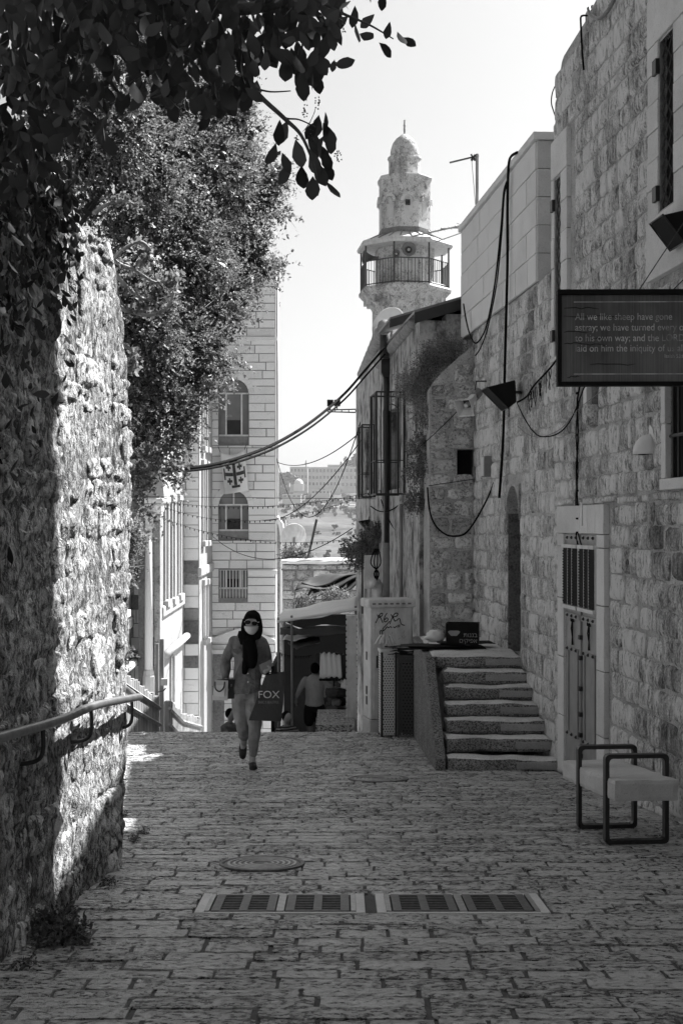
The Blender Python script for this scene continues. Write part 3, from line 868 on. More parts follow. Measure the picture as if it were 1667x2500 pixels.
stone_window(w3, 0.1, 0.1, 0.14, 0.09, 2, mesh=False, bars=True)
part('slot_back', M['recess'], rootA, lambda mb: mb.box(slot[0] - .01, slot[1] + .01, .2, .22, slot[2] - .01, slot[3] + .01))
part('slot_stone', M['frame'], rootA, lambda mb: mb.box(slot[0] - .12, slot[0] - .002, -.05, .2, slot[2] - .01, slot[3]), bevel=.006)
c0 = AW.uz(1454, 1015)
part('corbel_stone', M['right'], rootA, lambda mb: roughbox(mb, c0[0] - .12, c0[0] + .12, -.12, .05, c0[1] - .1, c0[1] + .1, (4, 3, 4), .02, 6, 3), smooth=True)

dr = empty('door', (0, 0, 0), 0, rootA)
dl, dg, db, dt = door[0], door[1], door[2], door[3]
dm = (dl + dg) / 2
jl, jr, jt = AW.u(1371), AW.u(1486), AW.uz(1426, 1234)[1]
zj = [db, zr(-1.95), zr(-1.35), zr(-0.75), zr(-0.22), dt]
for a, b in zip(zj, zj[1:]):
    part('jamb_block', M['frame'], dr, lambda mb: mb.box(jl, dl - .001, -.05, .2, a + .004, b - .004), bevel=.006)
    part('jamb_block', M['frame'], dr, lambda mb: mb.box(dg + .001, jr, -.05, .2, a + .004, b - .004), bevel=.006)
for i in range(4):
    a = jl + (jr - jl) * [0, .52, .68, .84, 1][i]; b = jl + (jr - jl) * [0, .52, .68, .84, 1][i + 1]
    part('lintel_slab', M['frame'], dr, lambda mb: mb.box(a + .003, b - .003, -.056, .2, dt + .003, jt), bevel=.005)
for k, (a, b) in enumerate(((dl, dm - .004), (dm + .004, dg))):
    lf = part('leaf', M['door'], dr, lambda mb: mb.box(a, b, -.02, .02, db, dt))
    part('shutter', M['black'], dr, lambda mb: [mb.box(a + .02, b - .02, -.055, -.022, zr(-.80), zr(-.24))] and [mb.box(a + .02, b - .02, -.065, -.05, zr(-.80) + .02 + i * .028, zr(-.80) + .034 + i * .028) for i in range(19)])
    def sframe(mb):
        z0, z1 = zr(-.84), zr(-.2); y0, y1 = -.08, -.021
        mb.box(a + .008, a + .02, y0 + .02, y1, z0, z1); mb.box(b - .02, b - .008, y0 + .02, y1, z0, z1)
        mb.box(a + .021, b - .021, y0 + .002, y1, z0, z0 + .035); mb.box(a + .021, b - .021, y0 + .002, y1, z1 - .035, z1)
        for i in (1, 2):
            u = a + .05 + (b - a - .1) * i / 3
            mb.box(u - .003, u + .003, y0 + .012, -.06, z0 + .036, z1 - .036)
    part('shutter_frame', M['pale'], dr, sframe)
    z0, z1 = zr(-2.08), zr(-1.26)
    for bx in ((a + .11, a + .124, -.035, -.021, z0, z1), (b - .124, b - .11, -.035, -.021, z0, z1), (a + .1, b - .1, -.04, -.021, z0 - .03, z0), (a + .1, b - .1, -.04, -.021, z1, z1 + .03),
               (a + .04, b - .04, -.04, -.021, zr(-.94), zr(-.885)), (a + .04, b - .04, -.04, -.021, zr(-.16), zr(-.105))):
        part('panel_trim', M['door'], lf, lambda mb: mb.box(*bx))
    for (u, z) in [(a + .13 + (b - a - .26) * i / 2, zz) for i in range(3) for zz in (zr(-.912), zr(-1.245), zr(-2.095), zr(-.132))]:
        part('rivet', M['dark_metal'], lf, lambda mb: mb.lathe([(.017, 0), (.014, .012), (.005, .02)], 8).xf(Matrix.Translation((u, -.04, z)) @ Matrix.Rotation(math.radians(90), 4, 'X')))
    um = (a + b) / 2
    def orn(mb):
        z = zr(-1.0)
        mb.tube([(um - .05, -.035, z + .03), (um - .035, -.04, z + .06), (um, -.04, z + .05), (um + .035, -.04, z + .06), (um + .05, -.035, z + .03)], .007, 5)
        mb.tube([(um, -.035, z + .05), (um - .028, -.04, z - .04), (um, -.035, z - .12)], .007, 5)
        mb.tube([(um, -.035, z + .05), (um + .028, -.04, z - .04), (um, -.035, z - .12)], .007, 5)
        mb.tube([(um, -.035, z - .12), (um, -.035, z - .2)], [.007, .012], 5)
    part('ornament', M['black'], lf, orn)
for z in (-1.1, -1.3, -1.6, -1.85, -2.05, -2.25):
    part('bolt', M['dark_metal'], dr, lambda mb: mb.box(dm - .03, dm + .03, -.055, -.021, zr(z) - .022, zr(z) + .022), bevel=.004)
part('meeting_bar', M['door'], dr, lambda mb: mb.box(dm - .012, dm + .012, -.04, -.021, db, dt - .2))
part('latch_plate', M['pale'], dr, lambda mb: mb.box(dm + .1, dm + .16, -.066, -.057, dt + .08, dt + .3))

# ------------------------------------------------------------------ bench
pN, pF = G(1474, 2060), G(1408, 2022)
ax = (pF - pN); ax.z = 0; bl = ax.length; ax.normalize()
ba_ = math.atan2(ax.y, ax.x)
tbn = thing('bench', 'stone slab bench with two looped dark steel frames against the wall', 'bench', (pN.x, pN.y, gz(pN.y)), ba_ - math.pi / 2)
sl = -SLOPE
for y in (0.0, bl):
    def loop(mb):
        z = sl * y; w, h, t, r = .445, .615, .02, .03
        pts = []
        for (cx, cz, a0) in ((r, r, 180), (w - r, r, 270), (w - r, h - r, 0), (r, h - r, 90)):
            for k in range(4):
                a = math.radians(a0 + 30 * k); pts.append((cx + r * math.cos(a), cz + r * math.sin(a)))
        n = len(pts); q = [(w / 2 + (x - w / 2) * (1 - 2 * .028 / w), h / 2 + (zz - h / 2) * (1 - 2 * .028 / h)) for x, zz in pts]
        mb.strip([(x, zz + z) for x, zz in pts], [(x, zz + z) for x, zz in q], y - .03, y + .03, closed=True)
    part('frame_loop', M['steel'], tbn, loop)
def slab(mb):
    roughbox(mb, .012, .46, -0.2, bl + .5, .31, .46, (10, 26, 5), .008, 7, 2, shear=lambda p: Vector((p.x, p.y, p.z + sl * p.y)))
part('seat', M['concrete'], tbn, slab, smooth=False)

# ------------------------------------------------------------------ stairs with landing
ts = thing('outdoor_staircase', 'worn concrete staircase of seven steps climbing to a landing', 'stairs', (1.06, 13.78, gz(13.78)), 0)
st_h = (zr(-1.54) - gz(13.78)) / 7
td = 0.275
for i in range(7):
    y0 = i * td; y1 = y0 + td + .06 if i < 6 else 4.45
    z1 = st_h * (i + 1) - (0.02 if i == 0 else 0)
    xr = lambda y: WX(13.78 + y) - 1.06 - 0.005
    x0 = 0.02 + 0.015 * i if i < 6 else -0.02
    def stp(mb):
        # front face skewed to the wall
        roughbox(mb, x0 + .02, xr(y0) + (0.12 if i == 0 else 0.03), y0, y1, z1 - st_h - (.25 if i == 0 else .02), z1, (16, 3 if i < 6 else 12, 4), .022, 3.2, i, shear=lambda p: Vector((p.x, p.y - 0.05 * (p.x), p.z)))
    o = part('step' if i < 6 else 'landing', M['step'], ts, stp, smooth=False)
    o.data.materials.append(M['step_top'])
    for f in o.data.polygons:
        if f.normal.z > .93: f.material_index = 1  # paler treads: skylight put into the colour; darker risers also show aggregate
    def scr(mb):
        x1 = xr(y0) - 0.01
        roughbox(mb, x1 - .42 + .06 * math.sin(i * 2.1), x1 + .01, y0 - .035, y0 + td * .7, z1 - st_h + .03, z1 - .04, (6, 3, 3), .006, 4, i + 20, shear=lambda p: Vector((p.x, p.y - 0.05 * (p.x), p.z)))
    part('screed_patch', M['step_smooth'], ts, scr, smooth=False)
def side(mb):
    pts = [(0, -.3), (4.45, -.9), (4.45, st_h * 7 - .02), (6 * td - .05, st_h * 7 - .02)] + [(max(0, (5 - k) * td), st_h * (6 - k) - .03) for k in range(6)]
    V = [(y, z) for y, z in pts]
    n0 = len(mb.V)
    mb.prism(V, 0, 0.1)
    mb.xf(Matrix(((0, 1, 0, -0.07), (1, 0, 0, 0), (0, 0, 1, 0), (0, 0, 0, 1))), n0)
part('side_wall', M['step'], ts, side)

# ------------------------------------------------------------------ rubbish on the landing: crate, black boards, white bag
zl = gz(13.78) + st_h * 7
cb = thing('fruit_box', 'dark printed cardboard fruit box on the stair landing', 'box', (1.5, 16.25, zl + .07), math.radians(-8))
bw_, bd_, bh_ = .40, .28, .25
part('body', M['black'], cb, lambda mb: [mb.box(-bw_ / 2, bw_ / 2, -bd_ / 2, -bd_ / 2 + .012, 0, bh_), mb.box(-bw_ / 2, bw_ / 2, bd_ / 2 - .012, bd_ / 2, 0, bh_), mb.box(-bw_ / 2, -bw_ / 2 + .012, -bd_ / 2 + .012, bd_ / 2 - .012, 0, bh_), mb.box(bw_ / 2 - .012, bw_ / 2, -bd_ / 2 + .012, bd_ / 2 - .012, 0, bh_), mb.box(-bw_ / 2, bw_ / 2, -bd_ / 2, bd_ / 2, -.012, -.001)])
def text_mesh(s, size, m, parent, loc, rot, name='lettering', align='LEFT', ext=0.001, sx=1.0):
    cu = bpy.data.curves.new(name, 'FONT'); cu.body = s; cu.size = size; cu.align_x = align; cu.extrude = ext
    tmp = bpy.data.objects.new(name, cu); col.objects.link(tmp)
    dg_ = bpy.context.evaluated_depsgraph_get(); dg_.update()
    me = bpy.data.meshes.new_from_object(tmp.evaluated_get(dg_))
    bpy.data.objects.remove(tmp, do_unlink=True)
    me.name = name; me.materials.clear(); me.materials.append(m)
    return link(name, me, parent, loc, rot, (sx, 1, 1))
M['print_grey'] = plain_mat('print_grey', 0.3, 0.8, 0.1)
text_mesh('\u05ea\u05d5\u05e0\u05e0\u05d1', .075, M['print_grey'], cb, (.185, -bd_ / 2 - .002, .085), (math.radians(90), 0, 0), align='RIGHT')
text_mesh('\u05dd\u05d9\u05e7\u05d9\u05e4\u05d0', .075, M['print_grey'], cb, (.185, -bd_ / 2 - .002, .015), (math.radians(90), 0, 0), align='RIGHT')
def fruit(mb):
    mb.prism([(-.1 + .055 * math.cos(a) * (1.2 + .3 * math.sin(3 * a)), .13 + .04 * math.sin(a) * (1.1 + .3 * math.cos(2 * a))) for a in [k * math.pi / 8 for k in range(16)]], -bd_ / 2 - .003, -bd_ / 2 - .001)
part('fruit_print', M['print_grey'], cb, fruit)
mb = MB()
for i, (x, y, w, d, rz) in enumerate(((0, 0, .95, .5, .05), (-.18, -.05, .8, .4, -.1), (.25, .1, .7, .35, .16))):
    roughbox(mb, -w / 2, w / 2, -d / 2, d / 2, 0, .022, (6, 4, 1), .01, 5, i)
    mb.xf(Matrix.Translation((1.3 + x, 16.3 + y, zl + .003 + .024 * i)) @ Matrix.Rotation(rz, 4, 'Z'), len(mb.V) - len(mb.V) // (i + 1))
tag(mb.build('flattened_crates', M['black'], None), 'flattened black plastic crates lying on the stair landing', 'crates')
def blob(mb, c, r, seed, n=10, amp=.35, sc=2.2):
    V = []; Fc = []
    for j in range(n + 1):
        for i in range(2 * n):
            th, ph = math.pi * j / n, math.pi * i / n
            d = Vector((math.sin(th) * math.cos(ph), math.sin(th) * math.sin(ph), math.cos(th)))
            k = 1 + amp * noise.noise(d * sc + Vector((seed, 0, 0))) + amp * .5 * noise.noise(d * sc * 3 + Vector((seed, 5, 0)))
            V.append((c[0] + d.x * r[0] * k, c[1] + d.y * r[1] * k, max(c[2] - r[2] * .8, c[2] + d.z * r[2] * k)))
    for j in range(n):
        for i in range(2 * n):
            i2 = (i + 1) % (2 * n)
            Fc.append((j * 2 * n + i, (j + 1) * 2 * n + i, (j + 1) * 2 * n + i2, j * 2 * n + i2))
    return mb.add(V, Fc)
mb = MB(); blob(mb, (1.16, 16.28, zl + .145), (.12, .09, .08), 3, 12)
tag(mb.build('plastic_bag', M['white'], None, smooth=True), 'crumpled white plastic bag beside the fruit box', 'bag')

# ------------------------------------------------------------------ telecom cabinet, perforated bin housings
cab = thing('utility_cabinet', 'tall pale utility cabinet with black scrawled graffiti at the crest', 'cabinet', (0.68, 19.2, gz(19.0) - .02), math.radians(13))
cw_, cd_, ch_ = .64, .42, 1.62
part('plinth', M['concrete'], cab, lambda mb: mb.box(-cw_ / 2 - .01, cw_ / 2 + .01, -cd_ / 2 - .01, cd_ / 2 + .01, -.6, .2), bevel=.01)
part('body', M['pale'], cab, lambda mb: mb.box(-cw_ / 2, cw_ / 2, -cd_ / 2, cd_ / 2, .205, .205 + ch_), bevel=.015)
part('top_cap', M['pale'], cab, lambda mb: mb.box(-cw_ / 2 - .04, cw_ / 2 + .04, -cd_ / 2 - .04, cd_ / 2 + .04, .21 + ch_ - .015, .21 + ch_ + .115), bevel=.03)
cdr = part('door_panel', M['pale'], cab, lambda mb: mb.box(-cw_ / 2 + .045, cw_ / 2 - .03, -cd_ / 2 - .012, -cd_ / 2 - .001, .27, .2 + ch_ - .06), bevel=.005)
part('lock', M['black'], cdr, lambda mb: mb.box(-cw_ / 2 + .085, -cw_ / 2 + .125, -cd_ / 2 - .03, -cd_ / 2 - .012, .95, 1.13), bevel=.012)
for i in range(7):
    part('vent', M['midgrey'], cab, lambda mb: mb.box(-cw_ / 2 + .02 + i * .088, -cw_ / 2 + .07 + i * .088, -cd_ / 2 - .052, -cd_ / 2 - .0405, .21 + ch_ + .035, .21 + ch_ + .06), bevel=.004)
for z in (.4, .55, 1.05):
    part('side_slot', M['black'], cab, lambda mb: mb.box(-cw_ / 2 - .006, -cw_ / 2 - .001, -.03, .03, z, z + .12))
M['ink'] = plain_mat('ink', 0.012, 0.9, 0.05)
def gp(pts, r=.0065):
    # pts in crop pixels of the graffiti, mapped to the door
    q = [((-cw_ / 2 + .05) + (x - 160) / 295.0 * .5, -cd_ / 2 - .0135, 1.74 - (y - 280) / 295.0 * .52) for x, y in pts]
    return smoothpts(q, 4), r
def graf(mb):
    for s in ([(175, 360), (195, 320), (215, 285), (235, 280), (230, 300), (205, 315), (190, 290)], [(205, 290), (225, 330), (238, 358)],
              [(275, 278), (255, 310), (250, 345), (268, 350), (285, 330), (270, 318), (255, 335)],
              [(300, 370), (320, 320), (345, 283), (370, 285), (360, 305), (330, 315), (350, 345), (385, 325), (400, 370), (432, 382)], [(310, 290), (335, 330), (345, 350)],
              [(300, 345), (270, 375), (240, 405), (240, 425), (258, 412), (275, 392), (290, 400), (305, 390), (318, 402)], [(330, 392), (345, 400), (358, 385)], [(368, 400), (372, 376)], [(384, 398), (386, 374)],
              [(248, 500), (225, 470), (212, 435), (225, 420), (235, 450), (248, 500)]):
        p, r = gp(s); mb.tube(p, r, 4)
part('graffiti', M['ink'], cdr, graf)
part('sticker', M['white'], cdr, lambda mb: mb.strip(*[[(-.235 + k * .045 * math.cos(a), 1.53 + k * .02 * math.sin(a)) for a in [j * math.pi / 8 for j in range(16)]] for k in (1, .7)], -cd_ / 2 - .0145, -cd_ / 2 - .0125, closed=True))
def scuff(mb):
    rr = random.Random(4)
    for k in range(22):
        x, z = rr.uniform(-.15, .2), rr.uniform(1.25, 1.45)
        mb.tube([(x, -cd_ / 2 - .0125, z), (x + rr.uniform(-.05, .05), -cd_ / 2 - .0125, z + rr.uniform(-.05, .05))], .003, 3)
part('scuffs', M['midgrey'], cdr, scuff)

def perf_mat(name, tone, n):
    t = NT(name)
    tc = t.n('ShaderNodeTexCoord')
    sp = t.n('ShaderNodeSeparateXYZ'); t.t.links.new(tc.outputs['Object'], sp.inputs[0])
    u = t.math('ADD', sp.outputs[0], sp.outputs[1])
    row = t.math('FLOOR', t.math('MULTIPLY', sp.outputs[2], n))
    sh = t.math('MULTIPLY', t.math('MODULO', row, 2.0), 0.5)
    a = t.math('SUBTRACT', t.math('FRACT', t.math('ADD', t.math('MULTIPLY', u, n * .9), sh)), .5)
    b = t.math('SUBTRACT', t.math('FRACT', t.math('MULTIPLY', sp.outputs[2], n)), .5)
    d = t.math('SQRT', t.math('ADD', t.math('MULTIPLY', a, a), t.math('MULTIPLY', b, b)))
    p = t.n('ShaderNodeBsdfPrincipled', {'Base Color': grey(tone), 'Roughness': .5, 'Metallic': .3})
    tr = t.n('ShaderNodeBsdfTransparent')
    mx = t.n('ShaderNodeMixShader', {0: t.math('LESS_THAN', d, .3)})
    t.t.links.new(p.outputs[0], mx.inputs[1]); t.t.links.new(tr.outputs[0], mx.inputs[2]); t.t.links.new(mx.outputs[0], t.out.inputs['Surface'])
    return t.m
M['perf_pale'] = perf_mat('perforated_pale', 0.65, 30)
M['perf_dark'] = perf_mat('perforated_dark', 0.05, 24)
def bin_box(label, x, y, w, d, h, m, rz):
    t = thing('bin_housing', label, 'bin housing', (x, y, gz(y)), rz)
    for nm, bx in (('front_panel', (-w / 2, w / 2, -d / 2, -d / 2 + .004)), ('back_panel', (-w / 2, w / 2, d / 2 - .004, d / 2)), ('side_panel', (-w / 2, -w / 2 + .004, -d / 2 + .005, d / 2 - .005)), ('side_panel', (w / 2 - .004, w / 2, -d / 2 + .005, d / 2 - .005))):
        part(nm, m, t, lambda mb: mb.box(*bx, .04, h))
    for sx in (-1, 1):
        for sy in (-1, 1):
            part('corner_post', M['dark_metal'], t, lambda mb: mb.cbox((sx * (w / 2 - .012), sy * (d / 2 - .012), h / 2), (.03, .03, h)))
    part('rim', M['dark_metal'] if m is M['perf_dark'] else M['pale'], t, lambda mb: [mb.box(-w / 2 - .008, w / 2 + .008, s * d / 2 - .012, s * d / 2 + .012, h - .03, h + .012) for s in (-1, 1)] + [mb.box(s * w / 2 - .012, s * w / 2 + .012, -d / 2 + .013, d / 2 - .013, h - .03, h + .012) for s in (-1, 1)])
    part('liner', M['recess'], t, lambda mb: mb.box(-w / 2 + .06, w / 2 - .06, -d / 2 + .06, d / 2 - .06, .05, h - .12))
    return t
bin_box('pale perforated metal bin housing in front of the cabinet', .64, 18.25, .22, .3, 1.21, M['perf_pale'], .1)
bin_box('dark perforated metal bin housing beside the stair wall', .925, 18.1, .28, .3, 1.13, M['perf_dark'], -.12)
mb = MB()
for i in range(9):
    roughbox(mb, -.2, .2, -.05, .05, 0, .018, (4, 2, 1), .01, 5, i)
    n = len(mb.V) // (i + 1)
    mb.xf(Matrix.Translation((.86 + R.uniform(-.12, .16), 18.1 + R.uniform(-.08, .08), gz(18.1) + 1.155 + .012 * i)) @ Matrix.Rotation(R.uniform(-.6, .6), 4, 'Z') @ Matrix.Rotation(R.uniform(-.12, .12), 4, 'Y'), len(mb.V) - n)
tag(mb.build('rubbish_pile', M['tarp_dark'], None), 'heap of flattened rubbish spilling over the dark bin housing', 'rubbish')
mb = MB()
for i in range(7):
    a = R.uniform(-.1, .1); x = .62 + R.uniform(-.07, .07)
    mb.tube(smoothpts([(x, 18.25, gz(18.2) + 1.15), (x + a * .5, 18.25, gz(18.2) + 1.3), (x + a, 18.22, gz(18.2) + 1.36 + R.uniform(0, .06)), (x + a * 1.9, 18.2, gz(18.2) + 1.28)]), [.012 + .01 * R.random()] * 13, 5, flat=.4)
tag(mb.build('rubbish_pile', M['pale'], None, smooth=True), 'crumpled wrappers sticking out of the pale bin housing', 'rubbish')

# ------------------------------------------------------------------ drain grates and manhole covers in the paving
def zt_(x, y, dz=0.0): return -SLOPE * y + dz
def drain(x0, x1, label):
    t = thing('drain_grate', label, 'drain', ((x0 + x1) / 2, (GR_Y0 + GR_Y1) / 2, gz((GR_Y0 + GR_Y1) / 2)), 0)
    t.rotation_euler = (tilt, 0, 0)
    w, d = (x1 - x0), GR_Y1 - GR_Y0
    part('surround', M['frame'], t, lambda mb: [mb.box(-w / 2, -w / 2 + .05, -d / 2, d / 2, -.06, .0), mb.box(w / 2 - .05, w / 2, -d / 2, d / 2, -.06, .0), mb.box(-w / 2 + .05, w / 2 - .05, -d / 2, -d / 2 + .03, -.06, -.002), mb.box(-w / 2 + .05, w / 2 - .05, d / 2 - .03, d / 2, -.06, -.002)], bevel=.004)
    for a_, b_ in ((-w / 2 + .05, -w / 2 + .075), (w / 2 - .075, w / 2 - .05), (-.02, .02)):
        part('frame_bar', M['iron_light'], t, lambda mb: mb.box(a_, b_, -d / 2 + .03, d / 2 - .03, -.06, .003))
    part('sump', M['recess'], t, lambda mb: mb.box(-w / 2 + .05, w / 2 - .05, -d / 2 + .03, d / 2 - .03, -.12, -.11))
    for s in (-1, 1):
        g = empty('grate', (0, 0, 0), 0, t)
        a, b = (-w / 2 + .085, -.028) if s < 0 else (.028, w / 2 - .085)
        y0, y1 = -d / 2 + .035, d / 2 - .035
        def gf(mb):
            m_ = (a + b) / 2
            for p, q in ((a, a + .045), (b - .045, b), (m_ - .022, m_ + .022)): mb.box(p, q, y0, y1, -.03, .002)
            mb.box(a + .0455, b - .0455, y0, y0 + .02, -.03, .001); mb.box(a + .0455, b - .0455, y1 - .02, y1, -.03, .001)
        part('grate_frame', M['iron'], g, gf)
        n = 9
        for i in range(n):
            y = y0 + .02 + (y1 - y0 - .04) * (i + .5) / n
            part('slat', M['iron'], g, lambda mb: [mb.box(a + .046, (a + b) / 2 - .023, y - .006, y + .006, -.03, 0), mb.box((a + b) / 2 + .023, b - .046, y - .006, y + .006, -.03, 0)])
    return t
drain(GR_X0 + .005, .125, 'iron drain grate in the paving nearer the rubble wall')
drain(.185, GR_X1 - .005, 'iron drain grate in the paving nearer the bench')
def manhole(px, py, r, label):
    p = G(px, py)
    t = thing('manhole_cover', label, 'manhole', (p.x, p.y, p.z - .002), 0); t.rotation_euler = (tilt, 0, 0)
    part('frame_ring', M['iron'], t, lambda mb: mb.lathe([(r * .9, -.03), (r * .9, .004), (r * .93, .008), (r * .99, .008), (r, .0), (r, -.03)], 40, caps=False), smooth=False)
    part('lid', M['iron'], t, lambda mb: mb.lathe([(r * .885, -.03), (r * .885, .003), (.0005, .003)], 40))
    for k in range(5):
        q = r * (.82 - .13 * k)
        part('ring', M['iron_light'], t, lambda mb: mb.lathe([(q - .02, .0035), (q - .018, .0085), (q - .004, .0085), (q, .0035)], 36, caps=False))
manhole(640, 2108, .268, 'round iron manhole cover with raised rings beside the drain grates')
manhole(924, 1901, .30, 'round iron manhole cover with raised rings near the foot of the stairs')

# ------------------------------------------------------------------ handrail on the left wall
hr = thing('handrail', 'worn steel handrail bracketed to the rubble wall, bent back at its end', 'handrail', (LX(5.3), 5.3, gz(5.3)), 0)
def hp(px, py, off):
    # point on the wall plane pushed off by off
    u, z = LW.uz(px, py, off); return LW.world(u, z, off)
base = Vector(hr.location)
r0, r1 = hp(-160, 1846, .13), P(336, 1702, 8.35)
rp1, rp2, rp3 = hp(0, 1800, .13), hp(150, 1757, .125), hp(235, 1722, .12)
bend = [P(332, 1702, 8.5), P(318, 1690, 8.62), P(286, 1668, 8.72), P(240, 1640, 8.8)]
part('rail', M['rail'], hr, lambda mb: mb.tube([p - base for p in smoothpts([r0, rp1, rp2, rp3, r1] + bend, 5)], .023, 10), smooth=True)
for px, py, dz in ((105, 1768, .2), (223, 1727, .2), (322, 1706, .18)):
    a = hp(px, py + 6, .125) if px < 300 else P(px, py + 6, 8.3)
    b = a + Vector((-.0, 0, -.12)); c = a + Vector((-.045, .0, -.165)); e = a + Vector((-.16, -.01, -.175))
    part('bracket', M['steel'], hr, lambda mb: mb.tube([p - base for p in smoothpts([a, b, c, e], 4)], .011, 7), smooth=True)
# ------------------------------------------------------------------ hanging verse sign
SY = 9.0
sx0, sx1 = (1360 - CX) / F * SY, (1722 - CX) / F * SY
sz0, sz1 = H + (CY - 942) / F * SY, H + (CY - 707) / F * SY
sg = thing('hanging_sign', 'dark framed hanging sign with faded verse lettering beside a barred window', 'sign', (sx0, SY, sz0), math.radians(-1.2))
sw, sh = sx1 - sx0, sz1 - sz0
t_ = .028
M['sign_face'] = (lambda t: (t.principled(t.math('MULTIPLY', t.ramp(t.noise(t.pos((1.3, 1, .6)), 2.2, 4, .6), .3, .7, 0.05, 0.17), t.ramp(t.noise(t.pos((120, 1, .5)), 1.0, 2, .5), .3, .7, .8, 1.25)), 0.5, 0.35), t.m)[1])(NT('sign_face'))
part('panel', M['sign_face'], sg, lambda mb: mb.box(t_, sw - t_, .01, .05, t_, sh - t_))
for nm, b in (('frame_bar', (0, sw, -.012, .075, 0, t_)), ('frame_bar', (0, sw, -.012, .075, sh - t_ * 1.3, sh)), ('frame_bar', (0, t_, -.011, .074, t_ + .001, sh - t_ * 1.3 - .001)), ('frame_bar', (sw - t_, sw, -.011, .074, t_ + .001, sh - t_ * 1.3 - .001))):
    part(nm, M['black'], sg, lambda mb: mb.box(*b), bevel=.004)
M['sign_ink'] = (lambda t: (t.principled(t.ramp(t.noise(t.pos((1, 1, 1)), 6, 4, .6), .35, .6, 0.2, 0.66), 0.6, 0.2), t.m)[1])(NT('faded_lettering'))
m2 = SY / F
for s_, px, py, hgt in (('All we like sheep have gone', 1403, 781, 24), ('astray; we have turned every one', 1403, 807, 24), ('to his own way; and the LORD hath', 1403, 833, 24), ('laid on him the iniquity of us all.', 1403, 858, 24), ('Isaiah 53:6', 1620, 874, 13)):
    text_mesh(s_, hgt * m2 * 1.02, M['sign_ink'], sg, ((px - 1360) * m2, .0085, H + (CY - py) / F * SY - sz0), (math.radians(90), 0, 0), 'lettering', ext=.0008, sx=.86)
for py in (737, 913):
    part('rule_line', M['sign_ink'], sg, lambda mb: mb.box((1400 - 1360) * m2, sw - .06, .0075, .0095, H + (CY - py) / F * SY - sz0 - .003, H + (CY - py) / F * SY - sz0 + .003))
def cracks(mb):
    rr = random.Random(9)
    for x, y, l in ((1376, 752, 85), (1376, 773, 170), (1376, 810, 60), (1376, 838, 50), (1440, 890, 110), (1384, 920, 30), (1452, 826, 30), (1420, 842, 60)):
        pts = [((x + l * k / 6 - 1360) * m2, .0085, H + (CY - y - rr.uniform(-2.5, 2.5)) / F * SY - sz0) for k in range(7)]
        mb.tube(pts, [.0015] + [.0028] * 5 + [.001], 3)
part('cracks', M['black'], sg, cracks)
part('mount_arm', M['dark_metal'], sg, lambda mb: [mb.box(sw + .001, sw + .42, .02, .05, sh * .15, sh * .15 + .03)])
part('mount_arm', M['dark_metal'], sg, lambda mb: [mb.box(sw + .001, sw + .42, .02, .05, sh * .8, sh * .8 + .03)])
for px0, px1 in ((1560, 1668), (1642, 1700)):
    part('stay_wire', M['dark_metal'], sg, lambda mb: mb.tube([((px0 - 1360) * m2, .03, sh), ((px1 - 1360) * m2 + .05, .16, sh + (.52 if px0 < 1600 else .2))], .004, 5))
def fix(p): return p
# ------------------------------------------------------------------ wedge lamps
def lamp(label, tri, Y, wall, length):
    P0 = [P(px, py, Y) for px, py in tri]
    o = Vector((sum(p.x for p in P0) / len(P0), Y, min(p.z for p in P0)))
    t = thing('wall_lamp', label, 'lamp', o, 0)
    d = Vector((wall.d.x, wall.d.y, 0)) * length
    n = len(P0)
    mb = MB()
    V = [p - o for p in P0] + [p - o - d for p in P0]
    mb.add(V, [tuple(range(n)), tuple(range(2 * n - 1, n - 1, -1))] + [(i, i + n, (i + 1) % n + n, (i + 1) % n) for i in range(n)])
    mb.build('hood', M['black'], t, bevel=.018, seg=3, recenter=False)
    a, b = V[0], V[1]
    part('rim', M['steel'], t, lambda mb: mb.tube([V[0], V[1], V[1 + n], V[n], V[0]], .008, 5))
    q = V[-1 - n] if False else V[2]
    part('wall_bracket', M['dark_metal'], t, lambda mb: mb.tube([(V[2] + V[3]) / 2 - d * .5, (V[2] + V[3]) / 2 - d * .5 + Vector((.12, .02, .0))], .018, 6))
    return t
lamp('dark wedge-shaped lamp on the stone wall above the stairs', [(1188, 945), (1240, 997), (1261, 981), (1258, 927)], 15.25, BW, .34)
lamp('dark wedge-shaped lamp on the plastered house below the cages', [(878, 1272), (903, 1301), (914, 1296), (914, 1266)], 26.2, CW, .3)
lamp('dark wedge-shaped lamp under the tall upper window of the near house', [(1617, 524), (1668, 592), (1705, 575), (1700, 505)], 9.7, AW, .3)

# ------------------------------------------------------------------ horn loudspeaker, junction box, white hood
def horn(name, label, p, d, r0, r1, l, m, n=4, cat='loudspeaker', group=None):
    t = thing(name, label, cat, p, 0, group)
    q = Vector(d).normalized().to_track_quat('Z', 'Y').to_matrix().to_4x4()
    part('horn', m, t, lambda mb: mb.lathe([(r0, 0), (r0 * 1.1, l * .35), (r1 * .62, l * .72), (r1, l), (r1 * 1.04, l * 1.01), (r1 * .93, l * .985), (r1 * .5, l * .6), (r0 * .8, l * .3)], n, math.pi / 4 if n == 4 else 0, caps=False).xf(q), smooth=n > 4)
    part('driver', M['midgrey'] if n == 4 else m, t, lambda mb: mb.lathe([(r0 * 1.3, -l * .4), (r0 * 1.35, -.01), (r0 * .9, 0)], 10).xf(q))
    part('mouth', M['black'] if n > 4 else M['dark_metal'], t, lambda mb: mb.lathe([(r0 * .78, l * .32), (r1 * .5, l * .62)], n, math.pi / 4 if n == 4 else 0).xf(q))
    part('phase_plug', M['pale'], t, lambda mb: mb.lathe([(r0 * .6, l * .5), (r0 * .6, l * .8), (r0 * .3, l * .84)], 8).xf(q))
    return t
